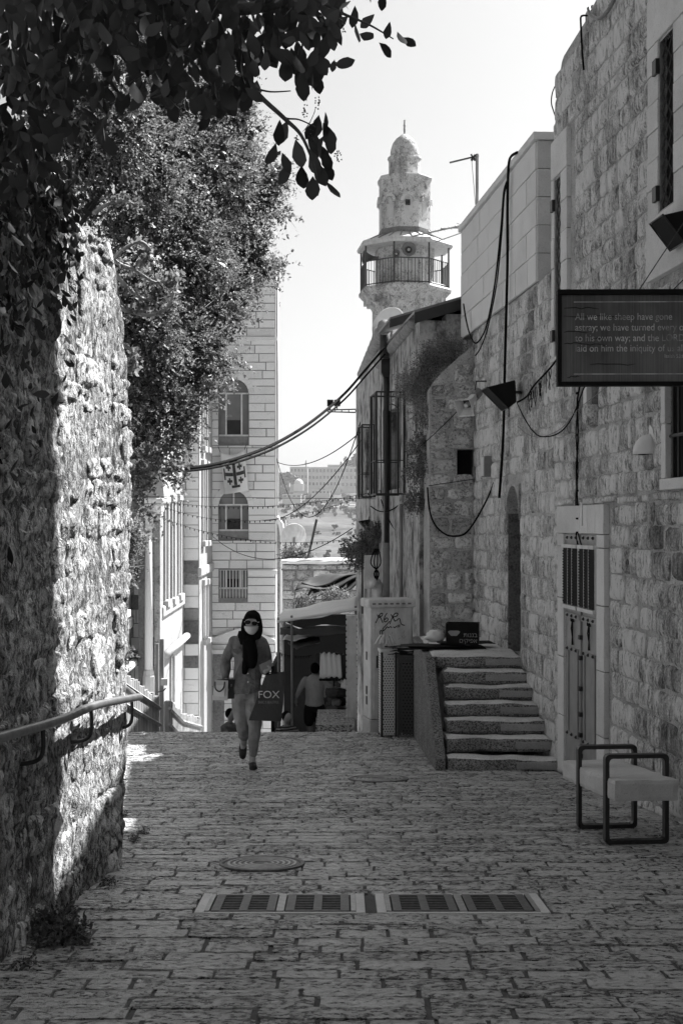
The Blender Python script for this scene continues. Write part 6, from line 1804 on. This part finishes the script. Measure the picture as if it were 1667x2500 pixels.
for _ in range(1500):                                 # creeper over the shaded top of the near wall
    Yq = rt.uniform(4.9, 6.75); top = H + 1.75
    z = top - abs(rt.gauss(0, .55)) * (1.2 if Yq < 6.1 else .7)
    p = Vector((LX(Yq) + rt.uniform(.02, .16), Yq, z + .05))
    k = rt.randrange(6); s = rt.uniform(.04, .08)
    Mx = Matrix.Translation(p - oo) @ Matrix.Rotation(1.57 + rt.gauss(0, .6), 4, 'Z') @ Matrix.Rotation(rt.gauss(0, .5), 4, 'X') @ Matrix.Rotation(rt.gauss(0, .6), 4, 'Y') @ Matrix.Scale(s, 4)
    n = len(SV); SV += [tuple(Mx @ Vector(v)) for v in BLV[k][0]]; SF += [tuple(q + n for q in f) for f in BLV[k][1]]
mb = MB(); mb.V = SV; mb.F = SF
stuff(mb.build('leaves', M['leaf_big'], ot, smooth=True, recenter=False))
def br(pts, r0, r1, name='branch'):
    pp = smoothpts([Vector(p) - oo for p in pts], 5); n = len(pp)
    part(name, M['bark'], ot, lambda mb: mb.tube(pp, [r0 + (r1 - r0) * k / (n - 1) for k in range(n)], 6), smooth=True)
br([oo, oo + Vector((.1, .05, 2.0)), oo + Vector((.3, .2, 3.6)), P(100, -200, 4.8)], .16, .09, 'trunk')
br([P(100, -200, 4.8), P(350, -60, 4.8), P(560, 20, 4.6), P(760, -10, 4.5)], .05, .012)
br([P(560, 20, 4.6), P(600, 130, 4.5), P(620, 215, 4.5), P(690, 285, 4.45), P(735, 330, 4.45), P(765, 400, 4.4), P(775, 450, 4.4)], .012, .003)
br([P(640, 240, 4.5), P(690, 285, 4.45), P(730, 292, 4.45), P(770, 310, 4.4)], .005, .002)
br([P(620, 215, 4.5), P(660, 224, 4.5), P(710, 222, 4.5)], .004, .002)
br([P(760, -10, 4.5), P(830, 30, 4.5), P(900, 60, 4.5), P(960, 95, 4.5)], .007, .002)
br([P(760, -10, 4.5), P(750, 60, 4.5), P(735, 140, 4.5), P(760, 190, 4.5)], .007, .002)
br([P(350, -60, 4.8), P(420, 80, 4.7), P(500, 190, 4.7), P(560, 240, 4.6)], .012, .003)
br([P(100, -200, 4.8), P(60, 60, 4.9), P(90, 250, 5.0), P(60, 400, 5.1)], .02, .004)
br([P(100, -200, 4.8), P(200, 40, 4.9), P(260, 180, 5.0), P(300, 240, 5.0)], .02, .004)
# seed tassels
mb = MB()
for (cx_, cy_) in ((745, 270), (775, 250), (762, 330), (825, 380), (725, 345), (770, 460), (835, 60)):
    for k in range(16): 
        p = P(cx_ + rt.gauss(0, 4), cy_ + rt.uniform(-14, 18), 4.42) - oo
        mb.lathe([(.0005, -.003), (.003, 0), (.0005, .003)], 4, c=p)
stuff(mb.build('seed_tassels', M['leaf_big'], ot, recenter=False))

# ---- smaller weeds: wall corner, wall foot, plastered house, market
def weed(name, label, cat, blobs, ntw, per, tl, ls, m, tr=.0022, shell=.1, seed=0, spread=.9):
    rg = np.random.default_rng(seed)
    c0 = np.array([list(c) for c, r in blobs]); base = Vector((c0[:, 0].mean(), c0[:, 1].mean(), c0[:, 2].min()))
    t = thing(name, label, cat, base, 0)
    A, B, V, Fc = bush(rg, blobs, ntw, per, tl, ls, shell=shell, spread=spread)
    npmesh('foliage', V - np.array(base), Fc, m, t)['kind'] = 'stuff'
    twigs_mesh('twigs', A - np.array(base), B - np.array(base), tr, M['twig'], t)
    return t
weed('wall_shrub', 'wiry shrub growing out of the rubble wall corner beside the black board', 'shrub', [blobpx(305, 1310, 8.75, 34, 1.3), blobpx(322, 1300, 8.8, 22), blobpx(298, 1380, 8.7, 22, 1.4)], 330, 12, .1, .018, M['leaf_small'], seed=1)
weed('wall_weed', 'small weed on the wall edge above the handrail', 'weed', [blobpx(298, 1590, 8.6, 16, 1.2)], 60, 10, .06, .02, M['leaf_small'], seed=2)
weed('ground_weed', 'dark leafy weed at the foot of the rubble wall', 'weed', [((G(150, 2300).x, G(150, 2300).y, G(150, 2300).z + .03), (.12, .1, .05)), ((G(110, 2300).x + .02, 6.3, G(110, 2300).z + .05), (.08, .08, .06))], 260, 10, .07, .028, M['leaf_mid'], seed=3)
for k, (px, py, r) in enumerate(((330, 2050, 9), (352, 2035, 7), (262, 2160, 10), (60, 2360, 14), (300, 1990, 6))):
    g = G(px, py); weed('ground_weed', 'tiny tuft of weeds in the paving joints along the wall', 'weed', [((g.x, g.y, g.z + .012), (r * .004, r * .004, .012))], 24, 8, .03, .016, M['leaf_mid'], seed=20 + k)['group'] = 'tufts in the paving'
weed('roof_weed', 'dry bushy weed under the lean-to roof on the buttress top', 'weed', [blobpx(1068, 860, 19.0, 40, .75), blobpx(1100, 845, 18.9, 28, .6), blobpx(1040, 890, 19.0, 30, .8)], 900, 6, .16, .022, M['leaf_mid'], tr=.004, seed=4)
weed('facade_weed', 'tangled weed hanging from the buttress edge over the plaster', 'weed', [blobpx(1020, 950, 18.9, 26, 1.6), blobpx(1000, 930, 19.2, 30, .7), blobpx(1028, 1010, 18.6, 20, 1.5), blobpx(985, 960, 19.5, 22, .8)], 900, 6, .15, .02, M['leaf_mid'], tr=.004, seed=5)
weed('facade_weed', 'leafy weed trailing down the plaster beside the caged window', 'weed', [blobpx(1022, 1090, 19.0, 24, 1.5), blobpx(1010, 1150, 19.4, 20, 1.2), blobpx(1012, 1220, 19.4, 22, 1.3), blobpx(1030, 1140, 18.6, 14, 1.4)], 620, 8, .12, .026, M['leaf_mid'], tr=.004, seed=6)
weed('market_shrub', 'leafy shrub spreading from the plastered wall over the market tarps', 'shrub', [blobpx(905, 1330, 25, 34, 1.1), blobpx(880, 1350, 26, 30, .7), blobpx(925, 1300, 24.5, 20, 1.2), blobpx(860, 1340, 27, 18, .6)], 700, 9, .2, .05, M['leaf_mid'], tr=.005, seed=7)
weed('market_vine', 'thin vine on the white coping below the large dish', 'plant', [blobpx(715, 1350, 36.5, 22, .5), blobpx(745, 1358, 36.5, 15, .4)], 260, 8, .25, .06, M['leaf_mid'], tr=.006, seed=8)
weed('drain_weed', 'ragged vine hanging below the white canopy tarps', 'plant', [blobpx(745, 1470, 31.5, 26, .5), blobpx(820, 1455, 31.5, 30, .4)], 300, 8, .2, .05, M['leaf_mid'], tr=.006, seed=9)
# ------------------------------------------------------------------ people
def fuse(name, mb, m, parent, voxel=.011, smooth=3, disp=None):
    """melt overlapping closed shapes into one continuous skin"""
    me = bpy.data.meshes.new(name); me.from_pydata([tuple(v) for v in mb.V], [], mb.F); me.update()
    bm = bmesh.new(); bm.from_mesh(me); bmesh.ops.recalc_face_normals(bm, faces=bm.faces); bm.to_mesh(me); bm.free()
    tmp = bpy.data.objects.new(name, me); col.objects.link(tmp)
    r = tmp.modifiers.new('r', 'REMESH'); r.mode = 'VOXEL'; r.voxel_size = voxel
    s = tmp.modifiers.new('s', 'SMOOTH'); s.iterations = smooth; s.factor = .5
    dg_ = bpy.context.evaluated_depsgraph_get(); dg_.update()
    out = bpy.data.meshes.new_from_object(tmp.evaluated_get(dg_))
    bpy.data.objects.remove(tmp, do_unlink=True)
    out.name = name; out.materials.clear(); out.materials.append(m)
    if disp:
        n = len(out.vertices); co = np.empty(n * 3, dtype=np.float32); out.vertices.foreach_get('co', co); co = co.reshape(-1, 3)
        nr = np.array([tuple(v.normal) for v in out.vertices])
        d = np.array([disp(Vector(c)) for c in co])
        out.vertices.foreach_set('co', (co + nr * d[:, None]).astype(np.float32).ravel()); out.update()
    out.shade_smooth()
    return link(name, out, parent)
def ell(mb, c, r, n=14, tiltx=0.0):
    V = []; Fc = []
    Rm = Matrix.Rotation(tiltx, 3, 'X')
    for j in range(n + 1):
        for i in range(2 * n):
            th, ph = math.pi * (j + (.02 if j == 0 else -.02 if j == n else 0)) / n, math.pi * i / n
            V.append(Vector(c) + Rm @ Vector((r[0] * math.sin(th) * math.cos(ph), r[1] * math.sin(th) * math.sin(ph), r[2] * math.cos(th))))
    for j in range(n):
        for i in range(2 * n):
            i2 = (i + 1) % (2 * n)
            Fc.append((j * 2 * n + i, (j + 1) * 2 * n + i, (j + 1) * 2 * n + i2, j * 2 * n + i2))
    Fc.append(tuple(range(2 * n))[::1]); Fc.append(tuple(n * 2 * n + i for i in range(2 * n))[::-1])
    return mb.add(V, Fc)
def limb(mb, pts, rr, k=4, n=12):
    pts = [Vector(p) for p in pts]
    sp = smoothpts(pts, k)
    rs_ = []
    for i in range(len(pts) - 1):
        for j in range(k): rs_.append(rr[i] + (rr[i + 1] - rr[i]) * j / k)
    rs_.append(rr[-1])
    mb.tube(sp, rs_, n)
    ell(mb, sp[0], (rs_[0],) * 3, 6); ell(mb, sp[-1], (rs_[-1],) * 3, 6)
def hand(mb, w, d, side, curl, s=1.0):
    """palm and five fingers from wrist w along direction d; side = thumb direction"""
    d = Vector(d).normalized(); sd = Vector(side); sd = (sd - d * sd.dot(d)).normalized(); nn = d.cross(sd)
    pc = Vector(w) + d * .045 * s
    limb(mb, [w, pc, pc + d * .035 * s], [.024 * s, .034 * s, .03 * s], 2, 8)
    for i, (o, l) in enumerate(((-.028, .055), (-.01, .075), (.009, .08), (.026, .07))):
        b = Vector(w) + d * .085 * s + sd * o * s
        m_ = b + d * l * .5 * s + nn * curl * .018 * s
        e = b + d * l * (.85 if curl < 1 else .45) * s + nn * curl * .05 * s
        limb(mb, [b, m_, e], [.0105 * s, .0095 * s, .008 * s], 2, 6)
    b = Vector(w) + d * .03 * s + sd * .03 * s
    limb(mb, [b, b + sd * .03 * s + d * .03 * s, b + sd * .03 * s + d * .065 * s + nn * curl * .02 * s], [.013 * s, .011 * s, .009 * s], 2, 6)
def fold(f, amp, st=(1, 1, .35)):
    return lambda p: amp * (noise.noise(Vector((p.x * st[0] * f, p.y * st[1] * f, p.z * st[2] * f))) + .6 * noise.noise(Vector((p.x * f * 2.1 + 4, p.y * f * 2.1, p.z * f * 1.2))))

# ---- woman walking up the street
wg = G(605, 1873); WS = wg.y / F
wp = thing('person', 'person in a black headscarf, mask and denim shirt walking with a phone and bags', 'person', (wg.x, wg.y, wg.z), 0)
def q3(px, py, y=0.0): return Vector(((px - 605) * WS, y, (1873 - py) * WS))
mb = MB()                                            # body, one continuous skin
hc = q3(616, 1522, -.03)
ell(mb, hc, (.073, .092, .112), 14, .22)
ell(mb, hc + Vector((0, -.088, -.02)), (.014, .022, .02), 6)
limb(mb, [q3(611, 1575, .02), q3(613, 1545, .0)], [.055, .05])
mb.loft([((0, .01, z), rx, ry) for z, rx, ry in ((.78, .15, .1), (.95, .13, .09), (1.1, .13, .095), (1.25, .16, .1), (1.36, .17, .08), (1.41, .07, .06))])
limb(mb, [(-.15, .02, 1.35), q3(552, 1612, .03), q3(552, 1656, -.03)], [.05, .038, .026])
hand(mb, q3(552, 1656, -.03), (.1, -.25, -1), (1, -.3, 0), .8)
limb(mb, [(.15, .02, 1.35), (.2, .06, 1.12), q3(650, 1634, -.2)], [.05, .038, .027])
hand(mb, q3(650, 1634, -.2), (.35, -.5, .35), (-.4, -.3, .8), .9)
limb(mb, [(-.08, .02, .82), q3(592, 1767, -.02), q3(592, 1815, .2), q3(590, 1826, .25)], [.085, .055, .04, .036])
limb(mb, [(.075, .0, .82), q3(624, 1767, -.1), q3(617, 1842, -.06)], [.085, .055, .036])
limb(mb, [q3(590, 1826, .25), q3(589, 1845, .2)], [.036, .032])
limb(mb, [q3(617, 1842, -.06), q3(619, 1862, -.1)], [.036, .034])
fuse('body', mb, M['skin'], wp, .009, 2)
mb = MB()                                            # shirt
mb.loft([((.0 + .01 * math.sin(z * 6), .0, z), rx, ry) for z, rx, ry in ((.80, .155, .125), (.86, .156, .126), (.95, .15, .122), (1.08, .15, .125), (1.2, .16, .125), (1.3, .175, .118), (1.37, .16, .1), (1.42, .105, .08), (1.45, .07, .06))], 20)
limb(mb, [(-.145, .02, 1.345), (-.195, .02, 1.24), q3(551, 1612, .03), q3(551, 1640, .0), q3(552, 1650, -.02)], [.062, .06, .055, .054, .044])
limb(mb, [(.145, .02, 1.345), (.185, .03, 1.24), (.2, .06, 1.13), q3(649, 1630, -.08), q3(649, 1633, -.17)], [.062, .06, .056, .054, .044])
fuse('shirt', mb, M['cloth_shirt'], wp, .01, 1, fold(11, .011, (1, 1, .8)))
mb = MB()                                            # jeans
mb.loft([((0, .01, z), rx, ry) for z, rx, ry in ((.74, .16, .11), (.8, .163, .112), (.88, .155, .108))])
limb(mb, [(-.078, .01, .78), q3(588, 1735, -.01), q3(592, 1767, -.03), q3(593, 1790, .06), q3(593, 1806, .16)], [.1, .088, .074, .066, .052])
limb(mb, [(.078, .0, .78), q3(622, 1735, -.07), q3(624, 1767, -.11), q3(622, 1800, -.09), q3(619, 1836, -.07)], [.1, .086, .073, .064, .045])
fuse('jeans', mb, M['cloth_jeans'], wp, .01, 1, fold(13, .009, (1, 1, .8)))
mb = MB(); limb(mb, [q3(589, 1828, .27), q3(589, 1838, .24), q3(590, 1852, .17)], [.04, .047, .038]); fuse('shoe', mb, M['shoe'], wp, .008, 2)
mb = MB(); limb(mb, [q3(617, 1860, -.03), q3(619, 1864, -.1), q3(622, 1866, -.2)], [.038, .042, .036]); ell(mb, q3(621, 1870, -.13), (.05, .12, .012), 8); fuse('shoe', mb, M['shoe'], wp, .008, 2)
mb = MB()                                            # headscarf: cap, neck wrap and the falling end
ell(mb, hc + Vector((.0, .035, .022)), (.097, .112, .125), 14, .25)
ell(mb, hc + Vector((0, -.045, .085)), (.07, .05, .035), 8)
mb.loft([((.0, .0, z), rx, ry) for z, rx, ry in ((1.285, .07, .09), (1.32, .105, .12), (1.37, .12, .125), (1.42, .11, .115), (1.46, .1, .1))])
for s in (-1, 1): limb(mb, [hc + Vector((s * .078, .0, .03)), hc + Vector((s * .085, -.02, -.06)), hc + Vector((s * .06, -.05, -.13))], [.03, .035, .04])
limb(mb, [(.035, -.12, 1.35), (.055, -.15, 1.25), (.06, -.155, 1.16), (.05, -.15, 1.12)], [.06, .065, .06, .05])
limb(mb, [(.0, -.13, 1.33), (.0, -.15, 1.2), (-.015, -.16, 1.08), (-.02, -.16, 1.04)], [.05, .045, .035, .03])
fuse('headscarf', mb, M['cloth_black'], wp, .009, 2, fold(20, .005))
def facepatch(mb, c, r, a0, a1, b0, b1, n=8, push=.004):
    V = []
    for j in range(n + 1):
        for i in range(n + 1):
            a = a0 + (a1 - a0) * i / n; b = b0 + (b1 - b0) * j / n
            V.append(Vector(c) + Vector(((r[0] + push) * math.sin(a) * math.cos(b), -(r[1] + push) * math.cos(a) * math.cos(b), (r[2] + push) * math.sin(b))))
    mb.add(V, [(j * (n + 1) + i, j * (n + 1) + i + 1, (j + 1) * (n + 1) + i + 1, (j + 1) * (n + 1) + i) for j in range(n) for i in range(n)])
mk = part('face_mask', M['mask'], wp, lambda mb: facepatch(mb, hc + Vector((-.004, -.004, -.012)), (.076, .112, .112), -1.15, 1.15, -1.0, -.08, 8, .008), smooth=True)
mk.modifiers.new('t', 'SOLIDIFY').thickness = .006
gl = empty('sunglasses', (0, 0, 0), 0, wp)
for s in (-1, 1):
    c = hc + Vector((s * .036 - .002, -.104 - .0, .018 - s * .006))
    part('lens', M['black'], gl, lambda mb: mb.lathe([(.0005, -.004), (.03, -.003), (.03, .003), (.0005, .004)], 14).xf(Matrix.Translation(c) @ Matrix.Rotation(s * .25, 4, 'Z') @ Matrix.Rotation(math.radians(90), 4, 'X') @ Matrix.Diagonal((1.05, .8, 1, 1))))
    part('rim', M['pale'], gl, lambda mb: mb.tube([c + Vector((.032 * math.cos(a), -.004 + abs(math.cos(a)) * .005, .025 * math.sin(a))) for a in [k * math.pi / 8 for k in range(2, 7)]], .003, 4))
    part('temple', M['pale'], gl, lambda mb: mb.tube([c + Vector((s * .03, .005, .008)), hc + Vector((s * .08, -.03, .02))], .003, 4))
for k, z in enumerate((1.02, .93)): part('button', M['white'], wp, lambda mb: mb.lathe([(.008, -.004), (.008, .004)], 8).xf(Matrix.Translation((.012, -.135, z)) @ Matrix.Rotation(math.radians(90), 4, 'X')))
part('pocket_flap', M['cloth_shirt'], wp, lambda mb: mb.prism([(-.15, 1.245), (-.1, 1.225), (-.06, 1.255), (-.06, 1.28), (-.15, 1.28)], -.14, -.125), bevel=.004)
wl = Vector(wp.location)
# phone in the raised hand
ph = q3(654, 1617, -.29)
mb = MB(); mb.cbox((0, 0, 0), (.135, .01, .072), 0, 0, -.42)
o = mb.build('phone', M['midgrey'], None, recenter=False, bevel=.006); o.location = wl + ph; o.rotation_euler = (-.3, 0, .1)
tag(o, 'grey mobile phone held up in the hand of the masked person', 'phone')
# dark paper shopping bag
sb_ = thing('shopping_bag', 'large dark paper shopping bag with white lettering carried by the masked person', 'bag', wl + q3(650, 1752, -.24), 0)
bo = q3(650, 1752, -.24)
f4 = [q3(612, 1749, -.28), q3(689, 1752, -.28), q3(700, 1634, -.24), q3(652, 1640, -.24)]
def bagm(mb):
    n = 8
    def pt(s, t, d):
        a = f4[0].lerp(f4[1], s); b = f4[3].lerp(f4[2], s)
        p = a.lerp(b, t) - bo
        return p + Vector((.012 * noise.noise(Vector((s * 3, t * 4, d * 9))), d * (1 - .55 * t) + .014 * noise.noise(Vector((s * 4 + 7, t * 3, d))), 0))
    for d, fl in ((-.0, 1), (.11, -1)):
        V = [pt(i / n, j / n, d) for j in range(n + 1) for i in range(n + 1)]
        Fc = [(j * (n + 1) + i, j * (n + 1) + i + 1, (j + 1) * (n + 1) + i + 1, (j + 1) * (n + 1) + i)[::fl] for j in range(n) for i in range(n)]
        mb.add(V, Fc)
    for s in (0, 1):
        V = []
        for j in range(n + 1): V += [pt(s, j / n, 0), pt(s, j / n, .055) + Vector((.018 if s == 0 else -.018, 0, 0)), pt(s, j / n, .11)]
        mb.add(V, [(j * 3 + k, j * 3 + k + 1, (j + 1) * 3 + k + 1, (j + 1) * 3 + k) for j in range(n) for k in range(2)])
    mb.add([pt(0, 0, 0), pt(1, 0, 0), pt(1, 0, .11), pt(0, 0, .11)], [(3, 2, 1, 0)])
M['bag_paper'] = plain_mat('bag_paper', .03, .45, .4, var=.2, scale=5, bump=.5, bscale=9, bdist=.02)
part('paper_body', M['bag_paper'], sb_, bagm, smooth=True)
part('handle', M['black'], sb_, lambda mb: mb.tube(smoothpts([f4[3].lerp(f4[2], .15) - bo, q3(654, 1640, -.27) - bo, f4[3].lerp(f4[2], .6) - bo], 5), .006, 5))
part('handle', M['black'], sb_, lambda mb: mb.tube(smoothpts([f4[3].lerp(f4[2], .15) - bo + Vector((0, .05, 0)), q3(652, 1636, -.22) - bo, f4[3].lerp(f4[2], .6) - bo + Vector((0, .05, 0))], 5), .006, 5))
def fit_text(s, w, h, m, parent, loc, name='lettering', rz=0.0):
    o = text_mesh(s, 1.0, m, parent, loc, (math.radians(90), 0, rz), name, 'LEFT', .0)
    xs_ = [v.co.x for v in o.data.vertices]; ys_ = [v.co.y for v in o.data.vertices]
    o.scale = (w / (max(xs_) - min(xs_)), h / (max(ys_) - min(ys_)), 1)
    return o
M['bag_ink'] = plain_mat('bag_ink', .6, .7, .2)
M['bag_ink2'] = plain_mat('bag_ink_dim', .22, .7, .2)
fit_text('FOX', 50 * WS, 17.5 * WS, M['bag_ink'], sb_, q3(634, 1695, -.306) - bo)
fit_text('BASIC IS BEAUTIFUL', 49 * WS, 6.5 * WS, M['bag_ink2'], sb_, q3(635, 1708, -.306) - bo)
# small handbag
hb = thing('handbag', 'small pale boxy handbag with dark side hanging from the arm of the masked person', 'bag', wl + q3(548, 1706, -.12), 0)
ho = q3(548, 1706, -.12)
part('front', M['pale'], hb, lambda mb: mb.add([q3(522, 1705, -.15) - ho, q3(559, 1706, -.15) - ho, q3(560, 1658, -.13) - ho, q3(528, 1657, -.13) - ho, q3(522, 1705, -.13) - ho, q3(559, 1706, -.13) - ho, q3(560, 1658, -.12) - ho, q3(528, 1657, -.12) - ho], [(0, 1, 2, 3), (7, 6, 5, 4), (0, 4, 5, 1), (1, 5, 6, 2), (2, 6, 7, 3), (3, 7, 4, 0)]), bevel=.004)
part('body', M['bag_paper'], hb, lambda mb: mb.add([q3(522.5, 1705, -.129) - ho, q3(578, 1704, -.06) - ho, q3(575, 1656, -.06) - ho, q3(528.5, 1657, -.119) - ho, q3(535, 1703, .03) - ho, q3(580, 1702, .04) - ho, q3(576, 1656, .03) - ho, q3(538, 1656, .02) - ho], [(0, 1, 2, 3), (7, 6, 5, 4), (0, 4, 5, 1), (1, 5, 6, 2), (2, 6, 7, 3), (3, 7, 4, 0)]), bevel=.008)
part('flap', M['white'], hb, lambda mb: mb.prism([(q3(528, 0).x - ho.x, q3(0, 1695).z - ho.z), (q3(551, 0).x - ho.x, q3(0, 1696).z - ho.z), (q3(553, 0).x - ho.x, q3(0, 1668).z - ho.z), (q3(530, 0).x - ho.x, q3(0, 1668).z - ho.z)], -.046, -.03))
part('handle', M['bag_paper'], hb, lambda mb: mb.tube(smoothpts([q3(529, 1660, -.155) - ho, q3(530, 1676, -.175) - ho, q3(540, 1683, -.18) - ho, q3(550, 1674, -.175) - ho, q3(552, 1660, -.155) - ho], 5), .008, 6))
part('shoulder_strap', M['midgrey'], hb, lambda mb: mb.tube(smoothpts([q3(572, 1658, -.06) - ho, q3(578, 1640, -.15) - ho, q3(592, 1613, -.165) - ho, q3(604, 1592, -.165) - ho, q3(612, 1575, -.13) - ho], 5), .009, 5, flat=.4))

# ---- man walking away, phone at the ear
mg = P(768, 1826, 25.6); MS = 25.6 / F
mp = thing('person', 'person in a light grey sweater and dark shorts walking away, phone at ear', 'person', mg, 0)
def q4(px, py, y=0.0): return Vector(((px - 768) * MS, y, (1826 - py) * MS))
mb = MB()
mhc = q4(769, 1634, -.02)
ell(mb, mhc, (.082, .1, .125), 12)
limb(mb, [q4(768, 1665), q4(768, 1648)], [.06, .058])
mb.loft([((0, 0, z), rx, ry) for z, rx, ry in ((.7, .17, .12), (.9, .16, .11), (1.2, .17, .11), (1.36, .17, .09), (1.42, .07, .06))])
limb(mb, [(-.18, 0, 1.34), q4(732, 1682, .0), q4(723, 1706, .03)], [.06, .045, .032]); hand(mb, q4(723, 1706, .03), (-.1, .1, -1), (.3, .6, 0), .5)
limb(mb, [(.18, 0, 1.34), q4(808, 1674, .05), q4(789, 1648, .06)], [.06, .045, .032]); hand(mb, q4(789, 1650, .06), (-.6, 0, .9), (-.3, .6, .2), .9)
for s, y in ((-1, .1), (1, -.12)): limb(mb, [(s * .09, 0, .78), (s * .095, y * .4, .45), (s * .095, y, .1), (s * .095, y + .1, .04)], [.1, .068, .045, .04])
fuse('body', mb, M['skin'], mp, .013, 2)
mb = MB()
mb.loft([((0, 0, z), rx, ry) for z, rx, ry in ((.82, .185, .14), (.86, .19, .142), (1.0, .18, .138), (1.2, .185, .135), (1.32, .19, .118), (1.39, .14, .095), (1.43, .08, .075))], 18)
limb(mb, [(-.175, 0, 1.33), q4(740, 1668, .0), q4(732, 1682, .0), q4(725, 1700, .02)], [.07, .064, .056, .044])
limb(mb, [(.175, 0, 1.33), q4(800, 1672, .03), q4(807, 1674, .05), q4(795, 1658, .06)], [.07, .062, .056, .046])
fuse('sweater', mb, M['cloth_grey'], mp, .012, 1, fold(10, .007))
mb = MB()
mb.loft([((0, 0, z), rx, ry) for z, rx, ry in ((.7, .195, .14), (.8, .2, .145), (.88, .185, .13))])
for s in (-1, 1): limb(mb, [(s * .1, 0, .75), (s * .105, 0, .6), (s * .105, 0, .52)], [.115, .105, .1])
fuse('shorts', mb, M['cloth_dark'], mp, .013, 2, fold(12, .006))
mb = MB(); ell(mb, mhc + Vector((0, -.016, .018)), (.09, .105, .118), 12); fuse('hair', mb, M['cloth_black'], mp, .012, 1)
for s, y in ((-1, .2), (1, -.02)):
    mb = MB(); limb(mb, [(s * .095, y - .07, .05), (s * .095, y + .15, .04)], [.05, .045]); fuse('shoe', mb, M['shoe'], mp, .012, 1)
mb = MB(); mb.cbox((0, 0, 0), (.02, .075, .15), 0, .3)
o = mb.build('phone', M['black'], None, recenter=False, bevel=.004); o.location = mg + q4(783, 1640, .03)
tag(o, 'dark mobile phone at the ear of the walking person in grey', 'phone')

# ---- two people seated on the steps beyond the crest
def seated(label, px, py, Y, top, hair, face):
    g = P(px, py, Y)
    t = thing('person', label, 'person', g, 0)
    mb = MB()
    ell(mb, (0, -.02, .62), (.075, .09, .105), 10, .3)
    limb(mb, [(0, .03, .42), (0, 0, .56)], [.05, .045])
    mb.loft([((0, .06 - .08 * (z - .1), z), rx, ry) for z, rx, ry in ((.0, .16, .13), (.15, .15, .12), (.35, .15, .1), (.44, .12, .08), (.48, .05, .05))])
    for s in (-1, 1):
        limb(mb, [(s * .09, .0, .1), (s * .12, -.28, .32), (s * .1, -.32, .03)], [.075, .06, .045])
        limb(mb, [(s * .15, .02, .4), (s * .2, -.12, .26), (s * .08, -.28, .3)], [.045, .038, .03])
        hand(mb, (s * .08, -.28, .3), (-s * .5, -.8, -.1), (0, 0, 1), .6, .8)
    fuse('body', mb, M['skin'], t, .012, 2)
    mb = MB(); mb.loft([((0, .06 - .08 * (z - .1), z), rx, ry) for z, rx, ry in ((-.01, .18, .15), (.15, .17, .14), (.35, .17, .12), (.44, .14, .1), (.49, .06, .06))])
    for s in (-1, 1): limb(mb, [(s * .15, .02, .4), (s * .2, -.1, .28), (s * .13, -.22, .28)], [.065, .055, .045])
    fuse('top', mb, top, t, .012, 2, fold(14, .006))
    mb = MB()
    for s in (-1, 1): limb(mb, [(s * .09, .0, .1), (s * .12, -.28, .32), (s * .1, -.31, .1)], [.09, .075, .055])
    fuse('trousers', mb, M['cloth_dark'], t, .012, 2)
    mb = MB(); ell(mb, (0, .01, .645), (.085, .098, .1), 10, .2); fuse('hair', mb, hair, t, .012, 1)
    return t
M['stripe'] = (lambda t: (t.principled(t.ramp(t.math('FRACT', t.math('MULTIPLY', t.n('ShaderNodeSeparateXYZ', {0: t.pos((1, 1, 1))}).outputs[2], 22.0)), .45, .55, .02, .25), .9, .1), t.m)[1])(NT('striped_cloth'))
seated('person in a pale top seated on the steps behind the masked person', 563, 1830, 23.5, M['cloth_shirt'], M['cloth_black'], 1).rotation_euler = (0, 0, .9)
seated('person in a striped top crouching on the steps under the shopping bag', 700, 1838, 23.2, M['stripe'], M['cloth_black'], 1).rotation_euler = (0, 0, .6)
# ------------------------------------------------------------------ haze over the valley
hz = MB(); hz.box(-1600, 1600, -70, 3600, -60, 75)
t = NT('haze_air')
pv = t.n('ShaderNodeVolumePrincipled', {'Color': (1, 1, 1, 1), 'Density': 0.00015, 'Anisotropy': 0.3})
t.t.links.new(pv.outputs[0], t.out.inputs['Volume'])
stuff(hz.build('haze', t.m, None))
